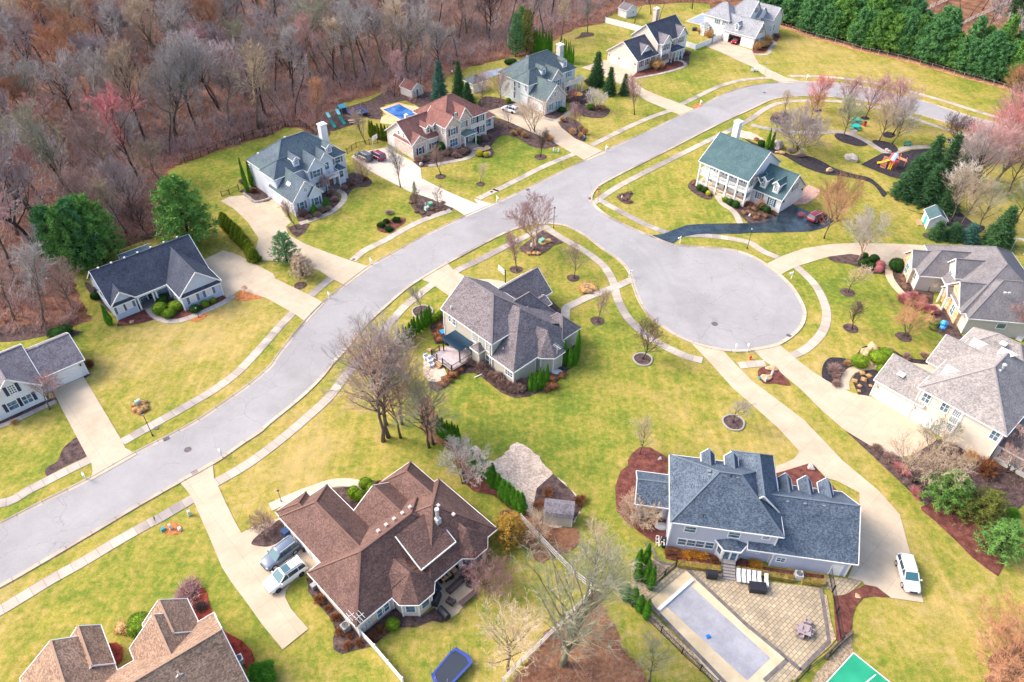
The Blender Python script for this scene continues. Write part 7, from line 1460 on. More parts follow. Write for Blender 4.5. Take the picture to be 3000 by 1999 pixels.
shrubs([('b1 1150,330', (2.0,1.8,1.2), TW['tan'], 'tan twiggy shrub above the juniper island'),('d1 620,950', (1.5,1.5,1.25), m_rust, 'uppermost rusty round shrub by the side wall'),('d1 685,1010', (1.0,1.0,.8), m_rust, 'small dark rusty shrub by the side wall'),('d1 742,1080', (1.3,1.3,1.0), m_rust, 'tan-brown round shrub left of the air conditioner'),('d1 780,1190', (1.3,1.3,.9), m_rust, 'brown shrub below the air conditioner'),('d1 850,1220', (.9,.9,.7), m_rust, 'small red-brown shrub near the house corner'),('d1 920,1275', (1.2,1.2,.9), m_rust, 'rusty shrub left of the white fence'),('d1 835,1295', (1.2,1.2,.8), m_rust, 'lowest brown shrub in the corner bed'),('d1 1020,1235', (1.5,1.5,1.1), m_rust, 'round rusty shrub right of the white fence'),('d1 1092,1180', (1.6,1.6,1.2), m_rust, 'larger round rusty shrub below the twin windows'),
 ('d1 1072,50', (.9,.9,.7), m_rust, 'small orange shrub left of the pair by the brown roof'),('d1 1130,40', (.9,.9,.7), m_rust, 'small orange shrub right of the pair by the brown roof'),('a1 865,1420', (1.7,1.4,1.0), m_rust, 'orange-brown shrub in the bed right of the white porch'),('a1 965,1380', (1.6,1.4,1.3), m_rust, 'orange shrub at the end of the bed right of the white porch'),('h3 230,1130', (2.0,1.8,1.3), m_rust, 'orange-brown mound at the stone-edged bed'),('h3 50,1000', (1.8,1.8,1.6), TW['tan'], 'tan twiggy shrub behind the stone-edged bed'),
 ('a3 185,905', (2.2,2.2,2.6), TW['tan'], 'round tan twiggy shrub in the black mulch circle'),('a3 40,1075', (1.5,1.5,1.1), m_straw, 'tan round shrub behind the green-roofed house'),('a3 78,1090', (1.4,1.4,.9), m_straw, 'second tan round shrub behind the green-roofed house'),('a3 300,1165', (2.6,2.0,1.4), TW['violet'], 'dark twiggy thicket along the black mulch path'),('a3 380,1200', (2.8,1.8,1.2), TW['violet'], 'second twiggy thicket along the black mulch path'),('a3 220,1130', (2.4,2.0,1.5), TW['violet'], 'thicket beside the big grey boulder'),
 ('h8 820,1290', (2.0,1.6,1.6), m_rust, 'rusty shrub at the right end of the porch'),('h8 1200,1400', (2.4,1.1,.9), m_rust, 'orange low shrub at the garage corner by the blacktop'),('h8 1600,1440', (1.6,1.6,1.2), TW['red'], 'bright red twiggy shrub on the blacktop edge'),
 ('c3 640,235', (3.2,2.8,1.6), m_lower, 'large brown shrub in the left bed of the brick house'),('c3 735,180', (1.6,1.4,1.1), m_straw, 'tan clump beside the large brown shrub'),('c3 650,290', (2.2,1.5,1.1), m_lower, 'middle brown mound by the garage walk'),('c3 650,335', (2.0,1.5,1.2), m_lower, 'lowest brown mound by the garage walk'),('c3 1060,80', (1.6,1.4,1.0), m_lower, 'brown shrub behind the bright green balls'),('c3 1190,125', (2.6,1.3,1.1), m_lower, 'brown shrub row piece by the left roof'),('c3 1330,130', (2.0,1.5,1.4), m_lower, 'brown shrub before the mottled roof'),
 ('c3 1790,1000', (4.4,3.0,2.6), m_rust, 'large rusty bush at the right end of the brick wall'),('c3 1680,900', (3.0,2.0,1.6), m_straw, 'straw-coloured bush along the brick wall'),('c3 960,830', (1.6,1.6,1.3), TW['brown'], 'brown twig shrub at the upper end of the mulch strip'),('c3 1060,900', (2.4,2.0,1.2), TW['brown'], 'twiggy brown shrub lower in the mulch strip'),('c3 1150,990', (2.8,2.0,1.2), TW['red'], 'reddish low thicket under the vase-shaped tree'),('c3 1260,1170', (2.4,1.8,1.0), TW['red'], 'dark red bush in the middle of the mulch strip'),('c3 1530,830', (2.2,1.6,1.3), TW['brown'], 'brown bush by the service door'),
 ('h12 445,1040', (2.2,2.0,1.1), m_rust, 'tan-brown round shrub at the left of the orange perennials'),('h12 855,1110', (1.6,1.4,.9), m_rust, 'brown mound left of the back stairs'),('h6 1880,970', (2.8,2.6,1.8), m_lower, 'big brown shrub at the right end of the arched porch'),('h7 2080,850', (3.2,2.0,1.5), m_lower, 'brown shrub at the far right corner of the large white house'),('a2 840,640', (2.6,2.4,2.0), TW['brown'], 'brown twiggy shrub right of the white balcony'),
 ('c0 695,330', (1.6,2.2,2.0), m_rust, 'rusty twig bush at the garage corner of the white gabled house'),('h2 240,1460', (1.2,1.2,.8), m_straw, 'straw clump by the front walk of the white gabled house'),('d0 1440,900', (4.6,3.2,1.3), TW['pink'], 'low pinkish bush in the red mulch bed'),('d0 1540,1000', (1.8,1.8,1.0), TW['dark'], 'dark twig bush in the red mulch bed'),('c2 480,1290', (2.4,2.8,1.6), m_rust, 'rusty bush left of the tan barn-roofed shed'),('c2 780,1230', (1.6,2.4,1.3), m_rust, 'rusty bush right of the tan barn-roofed shed'),('c2 540,1170', (2.2,1.6,1.0), m_rust, 'rusty bush behind the tan barn-roofed shed'),
 ('b1 1180,1380', (2.4,2.2,1.6), m_boxd, 'dark green bush mixed with orange twigs by the arborvitae hedge'),('b1 1130,1450', (2.4,2.2,2.2), TW['orange'], 'orange twiggy bush in the leafy clump by the hedge')], 'bush', 'shrub', 'bare_shrub')
gr = [('a3 0,1060 160,0', 0)]
def many(L, kind, m, lab, group, name='dry_clump', cat='plant', sc=(.8,1.2)):
    for s in L:
        for p in pts(s): f = Rt.uniform(*sc); single(kind, p, (f, f, f * Rt.uniform(.8,1.1)), lab, cat, name, group, m, None, Rt)
many(['h7 320,790 510,860 1620,1150 1700,1120 1800,1090 1850,1040 1840,960'], 'grass', m_straw, 'tall straw-coloured ornamental grass clump beside the large white house', 'ornamental grasses by the large white house', 'ornamental_grass', 'grass clump', (2.0,2.6))
many(['h6 1130,1250 1200,1230 1260,1210 1320,1270 1200,1310'], 'grass', m_straw, 'straw-coloured grass clump before the peach-walled house', 'ornamental grasses by the peach-walled house', 'ornamental_grass', 'grass clump', (1.6,2.2))
many(['a2 790,1000 820,1030 785,1058 650,935 720,1030 915,835 930,825 960,845', 'a2 530,1075 560,1085 270,1035 315,1030 355,1055'], 'grass', m_straw, 'small dry grass clump in the beds beside the far driveway', 'dry grasses by the far driveway', 'ornamental_grass', 'grass clump', (1.1,1.5))
many(['h9 85,870 120,910 130,780 100,820', 'h9 1480,1310 1370,1350 1380,1430 1310,1450', 'h9 190,1360 260,1300 330,1240 150,1400'], 'mound', m_rust, 'low rusty perennial clump in the beds round the tan house', 'perennials round the tan house', sc=(1.2,1.8))
many(['b3 1160,840 1170,880 1180,905 1260,940 1270,975 1150,820 1330,980'], 'mound', m_lower, 'small brown perennial clump in the bed of the stone-gabled ranch', 'perennials of the stone-gabled ranch', sc=(1.1,1.6))
many(['b3 1165,1000 1190,1020 1280,1060 1330,1075 1380,1090 1300,1010 1230,985'], 'bush', TW['red'], 'crimson twig clump along the curved tan walk', 'crimson twig shrubs along the tan walk', 'bare_shrub', 'shrub', (1.1,1.6))
many(['b3 1210,1015 1260,1040 1390,1210 1400,1180'], 'mound', m_ypine, 'olive-yellow clump among the crimson twig shrubs', 'olive clumps along the tan walk', sc=(1.3,1.8))
many(['c3 790,310 860,300 830,345 915,345 825,385 900,270 850,250'], 'mound', m_straw, 'small straw clump in the black mulch by the garage walk', 'straw clumps by the garage walk', sc=(.5,.9))
many(['h8 60,980 100,1000 840,1390 900,1420 1000,1430 780,1400 920,1350 860,1330 1080,1450 950,1480'], 'mound', m_lower, 'small brown perennial clump in the farmhouse beds', 'perennials of the farmhouse beds', sc=(.9,1.5))
many(['b2 1165,175 1125,225 1165,240 1100,190'], 'mound', m_lower, 'tiny clump in the kidney-shaped island bed', 'clumps of the kidney-shaped bed', sc=(.9,1.2))
many(['h12 560,1060 600,1050 640,1060 690,1075 720,1080 750,1070 660,1040 590,1080'], 'tuft', mat('orange_perennials', (.7,.35,.05),.9,.1, build=leafy((.5,.2,.03),(.8,.42,.07), None, 3)), 'orange dried perennial left of the back stairs', 'orange perennials left of the stairs', sc=(1.2,1.7))
many(['h12 1200,1150 1240,1145 1220,1180 1255,1175'], 'tuft', MATS['orange_perennials'], 'orange dried perennial right of the back stairs', 'orange perennials right of the stairs', sc=(1.2,1.6))
many(['b2 800,905 830,880 860,885 880,910 850,930 815,925'], 'mound', m_straw, 'straw clump in the round bed on the corner lawn', 'straw clumps of the round bed', sc=(1.3,1.6))
many(['c0 1030,620 1100,610 1110,650 1040,660 1080,670', 'b2 520,550 540,545 500,565 390,640 430,640 460,640'], 'mound', m_straw, 'low straw clump around a utility box', 'straw clumps at the utility boxes', sc=(.8,1.2))
many(['d0 940,1160 1010,1170'], 'mound', m_straw, 'straw ball in the red mulch by the pale walk', 'straw balls in the red mulch', sc=(1.4,1.6))
many(['h9 520,1190 580,1250 640,1290 700,1340 740,1380 800,1420 860,1450 920,1480 1000,1470 1060,1420 660,1230 470,1160 440,1180 880,1440 960,1450 1030,1400 780,1350'], 'bush', TW['brown'], 'low bare brown shrub along the walls of the tan house', 'bare shrubs along the tan house walls', 'bare_shrub', 'shrub', (1.0,1.5))
many(['h4 1180,1290 1250,1250 1330,1260 1400,1330 1480,1270 1550,1220 1340,1320 780,1400 680,1410 1860,980 1890,1030 1970,970', 'h3 1390,1170 1420,1260 1330,1410 1220,1440 1170,1500 950,1480 1040,1530 1560,1100 1440,1200'], 'bush', TW['brown'], 'small bare shrub in the front beds of the two upper houses', 'bare shrubs of the upper front beds', 'bare_shrub', 'shrub', (.8,1.4))
many(['b1 1320,250 1360,320 1410,330 1450,345 1480,300 1520,310 1570,300 1560,250 1450,290'], 'mound', m_lower, 'brown clump in the bed around the utility boxes', 'clumps round the utility boxes', sc=(.8,1.3))
# ================================================================ CARS
def paint(n, c, r=.25): return mat(n, c, r, .6,0, None)
m_tyre = mat('tyre_rubber', (.02,.02,.022),.8,.2); m_rim = mat('alloy_rim', (.45,.46,.48),.35,.5,.5); m_rimd = mat('black_rim', (.03,.03,.035),.4,.5)
m_cglass = mat('car_glass', (.03,.06,.075),.06,.9); m_cglassl = mat('windscreen_glass', (.05,.14,.17),.1,.7); m_lamp = mat('headlight_lens', (.6,.62,.65),.2,.6); m_tail = mat('tail_light_red', (.5,.02,.02),.3,.5); m_plast = mat('black_plastic', (.025,.025,.028),.6,.3)
def car(label, k, rear, front, m, L=4.8, W=1.95, Hc=1.72, rim=None, sunroof=False, kind='suv', z=.07, lower=None, group=None):
    a, b = G(k, *rear, .8), G(k, *front, .8); d = b - a; rz = math.atan2(d.y, d.x); c = (a + b) / 2
    e = thing('parked_car', label, 'car', (c.x, c.y, z), rz, group)
    # loft: stations (x, half width, floor z, belt z)
    st = [(-.5,.80,.42,.78),(-.485,.90,.30,.98),(-.44,.96,.25,1.04),(-.30,1.0,.22,1.06),(0,1.0,.22,1.04),(.20,1.0,.22,1.02),(.30,.99,.22,1.0),(.40,.95,.24,.93),(.465,.87,.28,.82),(.5,.72,.38,.62)]
    B = MB(); n = 10; hw = W / 2
    for x, w_, z0, z1 in st:
        f = Hc / 1.72; z1 *= f; y = hw * w_
        B.v += [(x * L, -y * .92, z0),(x * L, -y, z0 + .14),(x * L, -y, z1 - .22),(x * L, -y * .95, z1 - .05),(x * L, -y * .72, z1 + .015),(x * L, y * .72, z1 + .015),(x * L, y * .95, z1 - .05),(x * L, y, z1 - .22),(x * L, y, z0 + .14),(x * L, y * .92, z0)]
    for i in range(len(st) - 1):
        for j in range(n): B.f.append((i * n + j, i * n + (j + 1) % n, (i + 1) * n + (j + 1) % n, (i + 1) * n + j)[::-1]); B.m.append(0)
    B.f.append(tuple(range(n))); B.f.append(tuple(range((len(st) - 1) * n, len(st) * n))[::-1]); B.m += [0,0]
    B.build('body', m, e, True)
    zb = 1.0 * Hc / 1.72; x0, x1, x2, x3 = (-.485,-.43,.06,.235) if kind == 'suv' else (-.43,-.30,.04,.22)
    yb, yt = hw * .93, hw * .74; zt = Hc - .04
    g = MB(); g.add([(x0 * L, -yb * .95, zb),(x3 * L, -yb * .93, zb),(x3 * L, yb * .93, zb),(x0 * L, yb * .95, zb),(x1 * L, -yt, zt),(x2 * L, -yt, zt),(x2 * L, yt, zt),(x1 * L, yt, zt)], [(0,1,5,4),(2,3,7,6),(3,0,4,7),(4,5,6,7)]); g.build('side_glass', m_cglass, e)
    g = MB(); g.add([(x3 * L + .01,-yb * .9, zb),(x3 * L + .01, yb * .9, zb),(x2 * L, yt * .96, zt),(x2 * L, -yt * .96, zt),(x3 * L - .03,-yb * .9, zb),(x3 * L - .03, yb * .9, zb),(x2 * L - .04, yt * .96, zt),(x2 * L - .04,-yt * .96, zt)], [(0,1,2,3),(7,6,5,4)]); g.build('windscreen', m_cglassl, e)
    r = MB(); P = [(x1 - .015,.96,-.05),(x1 + .02,1.02,.0),((x1 + x2) / 2,1.04,.045),(x2 - .03,1.02,.02),(x2 + .012,.97,-.04)]
    for x, w_, dz in P: r.v += [(x * L, -yt * w_ - .02, zt - .05 + dz),(x * L, -yt * .85, zt + .03 + dz),(x * L, yt * .85, zt + .03 + dz),(x * L, yt * w_ + .02, zt - .05 + dz)]
    for i in range(4):
        for j in range(3): r.f.append((i * 4 + j, (i + 1) * 4 + j, (i + 1) * 4 + j + 1, i * 4 + j + 1)); r.m.append(0)
    r.build('roof', m, e, True)
    p = MB()
    for s in (-1,1):
        for xa, xb in ((x3, x2),(x0, x1)): p.beam((xa * L, s * yb * .93, zb),(xb * L, s * yt, zt),.09,.07)
        for xm in ((x2 + x3) / 2 - .16,(x1 + x2) / 2 - .09): p.beam((xm * L, s * (yb * .95), zb),(xm * L, s * (yt + .01), zt),.08,.05)
    p.build('pillars', m, e)
    if kind == 'suv':
        p = MB()
        for s in (-1,1): p.beam((x1 * L + .15, s * yt * .88, zt + .1),(x2 * L - .1, s * yt * .88, zt + .1),.05,.05)
        p.build('roof_rails', m_plast if rim else m_galv, e)
    if sunroof: p = MB(); p.bx(-.14 * L, .03 * L, -yt * .7, yt * .7, zt + .07, zt + .085); p.build('sunroof', m_cglassl, e)
    for sx in (-.305,.30):
        for s in (-1,1):
            t = MB(); y = s * hw * .92; t.tube([(sx * L, y - .12,.36),(sx * L, y + .12,.36)], [.37,.37], 18); wo = t.build('wheel', m_tyre, e)
            t = MB(); t.tube([(sx * L, y + s * .10,.36),(sx * L, y + s * .135,.36)], [.25,.22], 14); t.build('rim', rim or m_rim, wo)
    for s in (-1,1):
        t = MB(); t.blob((L * .455, s * hw * .68,.74 * Hc / 1.72),(.17,.2,.09),8,5,0); t.build('headlight', m_lamp, e, True); t = MB(); t.blob((-L * .487, s * hw * .78,.93 * Hc / 1.72),(.07,.16,.13),8,5,0); t.build('tail_light', m_tail, e, True)
        t = MB(); t.box((L * .19, s * (hw + .1),1.08 * Hc / 1.72),(.14,.2,.14)); t.build('mirror', m, e)
    t = MB(); t.bx(L * .485, L * .503,-hw * .45, hw * .45,.45,.66); t.build('grille', m_plast, e)
    t = MB(); t.bx(-L * .44, L * .44,-hw * .9, hw * .9,.2,.34); t.build('underbody', m_plast, e)
    return e
pw = paint('white_car_paint', (.82,.82,.83)); pg = paint('grey_blue_car_paint', (.13,.17,.24)); pd = paint('dark_grey_car_paint', (.10,.11,.14)); pm = paint('maroon_car_paint', (.22,.015,.05)); pr = paint('red_car_paint', (.65,.01,.03))
car('dark blue-grey suv beside the white suv before the brown-roofed house', 'p6', (440,215),(125,450), pg, 4.7,1.9,1.66)
car('white suv with glass roof panel and black wheels before the brown-roofed house', 'p6', (560,440),(125,745), pw, 5.0,2.0,1.78, m_rimd, True)
car('white car parked alone on the long drive right of the steel-blue roof', 'd3', (1175,615),(1245,860), pw, 4.8,1.9,1.6)
car('dark grey suv beside the maroon one on the pale driveway', 'a1', (1015,1222),(895,1165), pd, 4.9,1.95,1.75); car('maroon suv next to the dark grey one under the basketball hoop', 'a1', (1110,1215),(1000,1160), pm, 4.8,1.95,1.7)
car('white crossover with dark roof glass beside the mint and stone house', 'h5', (395,1345),(160,1270), pw, 4.6,1.88,1.62, m_rimd, True); car('maroon suv at the end of the blacktop drive', 'h8', (1755,1475),(1925,1395), pm, 4.7,1.9,1.68); 
e = HS7 = car('small bright red car inside the open garage', 'h7', (1160,905),(1110,950), pr, 4.0,1.75,1.3, None, False, 'coupe', .08)
# ================================================================ STREET FURNITURE
def lamp_post(k, x, y, h, label, m=m_dark, r=.055):
    p = G(k, x, y); e = thing('street_lamp', label, 'street lamp', p); t = MB(); t.tube([(0,0,0),(0,0,.35),(0,0,.4),(0,0, h)], [r * 2, r * 1.8, r, r * .8], 8); t.build('pole', m, e)
    t = MB(); t.lathe([(r * 1.4,0),(r * 2.6,.05),(r * 3.4,.32),(r * 3.6,.34)], 8,0,(0,0, h)); t.build('lamp_glass', m_lamp, e); t = MB(); t.lathe([(r * 4.2,0),(r * 2,.14),(.01,.24)], 8,0,(0,0, h + .34)); t.build('lamp_cap', m, e)
lamp_post('c0', 1170,855,4.2, 'tall black street lamp in the verge by the long left curve'); lamp_post('b2', 580,440,4.2, 'black street lamp at the corner by the multi-stem birch'); lamp_post('a3', 97,612,4.3, 'thin grey street lamp beside the drive of the large white house', m_grey, .05); lamp_post('b2', 2062,598,4.2, 'black street lamp in the verge below the blacktop drive')
lamp_post('h1', 1735,1370,1.9, 'short garden lamp in the orange mulch before the pale blue house', m_dark, .035); lamp_post('d1', 325,187,1.9, 'short brown garden lamp on the lawn above the brown-roofed house', mat('brown_post', (.14,.06,.04),.6),.04); lamp_post('h3', 40,440,1.3, 'little white-topped post on the rear fence line', m_grey, .03)
def mailbox(k, x, y, ang, label, h=1.15):
    p = G(k, x, y); e = thing('mailbox', label, 'mailbox', p, radians(ang)); t = MB(); t.bx(-.06,.06,-.06,.06,0, h + .35); t.beam((0,0, h - .1),(.42,0, h - .1),.08,.09); t.beam((0,0, h - .5),(.3,0, h - .12),.07,.07); t.lathe([(.1,0),(.02,.16)], 4,0,(0,0, h + .35)); t.build('post', m_vinyl, e)
    t = MB(); P = [(-.12,0),(.12,0),(.12,.14)] + [(.12 * cos(q),.14 + .12 * sin(q)) for q in (pi / 4, pi / 2,3 * pi / 4)] + [(-.12,.14)]
    t.add([(x_, y_, h + z_) for x_ in (.02,.55) for y_, z_ in P], [tuple(range(7))[::-1], tuple(range(7,14))] + [(i, (i + 1) % 7,7 + (i + 1) % 7,7 + i) for i in range(7)]); t.build('box', m_vinyl, e)
for k, x, y, a, l in (('b1', 1010,722,-50, 'white mailbox at the drive mouth of the white house with skylight wing'),('b1', 690,980,-50, 'white mailbox on the verge between the two drives below the hedge'),('b1', 1974,243,-52, 'white mailbox on the verge opposite the T-junction'),('a2', 978,1160,-52, 'white mailbox at the drive mouth of the mint and stone house'),('a2', 1700,810,-55, 'white mailbox in the orange mulch on the far verge'),('a3', 425,612,-80, 'white mailbox by the drive mouth of the large white house'),
    ('b2', 1547,557,200, 'white mailbox at the mouth of the blacktop drive'),('b2', 1157,815,20, 'white mailbox in straw beside the cul-de-sac neck'),('b3', 308,828,190, 'white mailbox on the right verge of the turning circle'),('b2', 1970,1393,80, 'left one of the two white mailboxes below the turning circle'),('b2', 2063,1390,80, 'right one of the two white mailboxes below the turning circle'),('c0', 658,1188,-50, 'white mailbox in the tiny mulch patch at the lower left drive'),('c0', 1704,1024,130, 'white mailbox on the lower side of the road at the brown house drive')): mailbox(k, x, y, a, l)
def hoop(k, x, y, ang, h, label, m=m_dark):
    p = G(k, x, y); e = thing('basketball_hoop', label, 'basketball hoop', p, radians(ang)); t = MB(); t.beam((0,0,0),(0,0, h - .5),.13,.13); t.beam((0,0, h - .6),(.85,0, h - .1),.1,.1); t.beam((0,0, h - 1.0),(.85,0, h - .5),.06,.06); t.build('pole', m, e)
    t = MB(); t.bx(.85,.9,-.9,.9, h - .6, h + .45); bo = t.build('backboard', m_white, e); t = MB(); t.bx(.9,.92,-.3,.3, h - .35, h - .3); t.bx(.9,.92,-.3,.3, h + .02, h + .07); t.bx(.9,.92,-.3,-.25, h - .3, h + .02); t.bx(.9,.92,.25,.3, h - .3, h + .02); t.build('target_square', m_tail, bo)
    t = MB(); t.tube([(1.15 + .23 * cos(q),.23 * sin(q), h - .42) for q in [2 * pi * i / 12 for i in range(13)]], [.02] * 13,5); t.build('rim', mat('hoop_orange', (.8,.25,.05),.5), e)
hoop('b1', 2040,862,215,3.3, 'basketball hoop with black pole behind the roofs of the tan house'); hoop('b1', 1680,975,-20,3.1, 'basketball hoop at the left garage corner of the tan house'); hoop('a1', 1028,1140,-30,3.1, 'white-poled basketball hoop above the dark grey suv', m_galv); hoop('h7', 590,1010,25,3.2, 'basketball hoop beside the white fence of the large white house'); hoop('d3', 1185,1745,215,3.1, 'basketball hoop over the green sport court', m_galv)
# stop sign with street names
p = G('b2', 918,246); e = thing('stop_sign', 'red stop sign with green street name blades at the T-junction', 'stop sign', p, radians(200)); t = MB(); t.tube([(0,0,0),(0,0,3.3)], [.04,.04], 6); t.build('pole', m_grey, e)
for z, nm in ((2.35, 'stop_plate'),(3.55, 'upper_plate')):
    t = MB(); r_ = .38 if z < 3 else .30; O8 = [(r_ * cos(pi / 8 + i * pi / 4), r_ * sin(pi / 8 + i * pi / 4)) for i in range(8)]
    t.add([(x_, y_, z + v_) for x_ in (.05,.08) for y_, v_ in O8], [tuple(range(8))[::-1], tuple(range(8,16))] + [(i, (i + 1) % 8,8 + (i + 1) % 8,8 + i) for i in range(8)]); po = t.build(nm, mat('sign_red', (.7,.01,.02),.4), e)
    if z < 3:
        cu = bpy.data.curves.new('stop_text', 'FONT'); cu.body = 'STOP'; cu.size = .26; cu.align_x = 'CENTER'; cu.align_y = 'CENTER'; cu.extrude = .004; to = bpy.data.objects.new('tmp', cu); col.objects.link(to); bpy.context.view_layer.update()
        tm = bpy.data.meshes.new_from_object(to.evaluated_get(bpy.context.evaluated_depsgraph_get())); bpy.data.objects.remove(to); tm.materials.clear(); tm.materials.append(m_white)
        lo = bpy.data.objects.new('lettering', tm); col.objects.link(lo); lo.parent = po; lo.location = (.092,0, z); lo.rotation_euler = (pi / 2,0, pi / 2)
m_gsign = mat('sign_green', (.0,.28,.2),.4)
t = MB(); t.bx(-.45,.45,-.01,.01,2.95,3.13); t.build('street_name_blade', m_gsign, e); t = MB(); t.bx(-.01,.01,-.45,.45,3.14,3.3); t.build('street_name_blade', m_gsign, e)
# hydrant
p = G('c2', 2085,138); e = thing('fire_hydrant', 'small red fire hydrant on the grass below the turning circle', 'fire hydrant', p); t = MB(); t.lathe([(.16,0),(.16,.06),(.11,.08),(.11,.5),(.15,.52),(.13,.62),(.05,.72),(.01,.74)], 12); t.build('body', mat('hydrant_red', (.7,.02,.015),.4), e, True)
t = MB(); t.tube([(-.2,0,.4),(.2,0,.4)], [.06,.06], 8); t.tube([(0,0,.36),(0,-.2,.36)], [.07,.07], 8); t.build('outlets', MATS['hydrant_red'], e)
m_ugreen = mat('utility_green', (.22,.48,.32),.6); m_upale = mat('utility_pale_green', (.5,.62,.52),.6); m_ugrey = mat('utility_grey_white', (.6,.64,.6),.6)
def box_(k, x, y, d, m, lab, name='utility_box', cat='utility box', rz=40, z0=.05):
    p = G(k, x, y); o = MB(); o.add([(a * d[0] / 2, b * d[1] / 2,0) for a, b in ((-1,-1),(1,-1),(1,1),(-1,1))] + [(a * d[0] / 2 * .92, b * d[1] / 2 * .9, d[2] * (1 if b > 0 else .86)) for a, b in ((-1,-1),(1,-1),(1,1),(-1,1))], [(3,2,1,0),(4,5,6,7),(0,1,5,4),(1,2,6,5),(2,3,7,6),(3,0,4,7)])
    o.bx(-d[0] * .54, d[0] * .54,-d[1] * .54, d[1] * .54,0,.07); ob = o.build(name, m); ob.location = (p.x, p.y, z0); ob.rotation_euler = (0,0, radians(rz)); return tag(ob, lab, cat)
box_('b1', 1466,268,(1.0,.8,.7), m_ugreen, 'larger green utility box in the bed beside the pale driveway'); box_('b1', 1440,300,(1.0,.7,.7), m_upale, 'pale green utility box below the larger green one'); box_('b1', 1430,278,(.25,.25,.9), m_ugrey, 'slim grey pedestal left of the green utility boxes')
box_('b2', 490,550,(1.1,.8,.75), m_ugreen, 'green transformer box in the corner bed by the birch'); box_('b2', 410,582,(.28,.28,.75), m_ugrey, 'white pedestal left of the birch trunks'); box_('c0', 1055,622,(.45,.35,.9), m_upale, 'left pale pedestal in the round straw bed by the tall lamp'); box_('c0', 1075,612,(.4,.3,.95), m_ugrey, 'right pale pedestal in the round straw bed by the tall lamp'); box_('c0', 1055,665,(.32,.32,.35), mat('teal_box', (.05,.3,.36),.6), 'small teal box in the round straw bed by the tall lamp')
box_('c0', 1455,1462,(.4,.35,.85), m_upale, 'pale pedestal alone on the lawn beside the brown house drive'); box_('d0', 1252,405,(.5,.4,.4), MATS['teal_box'], 'teal lid box in the orange mulch patch'); box_('d0', 1310,395,(.3,.3,.9), m_ugrey, 'white pedestal in the orange mulch patch'); box_('d0', 1378,402,(.35,.35,.4), m_white, 'little white box at the right of the orange mulch patch')
box_('c3', 158,258,(.3,.3,.85), m_ugrey, 'upper white pedestal in the bed between the long drives'); box_('c3', 108,308,(.3,.3,.8), m_ugrey, 'lower white pedestal in the bed between the long drives'); box_('c3', 66,288,(.4,.35,.3), MATS['teal_box'], 'small teal box in the bed between the long drives'); box_('a2', 580,1160,(.28,.28,.9), m_ugrey, 'left white pedestal on the lawn near the junction drive'); box_('a2', 618,1164,(.3,.3,.75), m_ugrey, 'right white pedestal on the lawn near the junction drive')
box_('a2', 592,1172,(.3,.3,.35), MATS['teal_box'], 'small green box between the two white pedestals'); box_('b2', 835,905,(.25,.25,.6), m_ugrey, 'white pedestal in the straw bed on the corner lawn'); box_('b2', 1103,208,(.3,.3,.4), m_ugrey, 'small white box in the kidney-shaped island bed'); box_('a2', 808,1078,(.5,.5,.7), sh_navy, 'dark blue barrel at the tip of the teardrop bed', 'barrel', 'barrel'); box_('h8', 860,1440,(.3,.3,.5), m_ugrey, 'small white pedestal in the farmhouse garden bed'); box_('b1', 1272,1110 + 300,(.3,.3,.4), m_ugrey, 'small white post on the lawn beside the leafy clump')
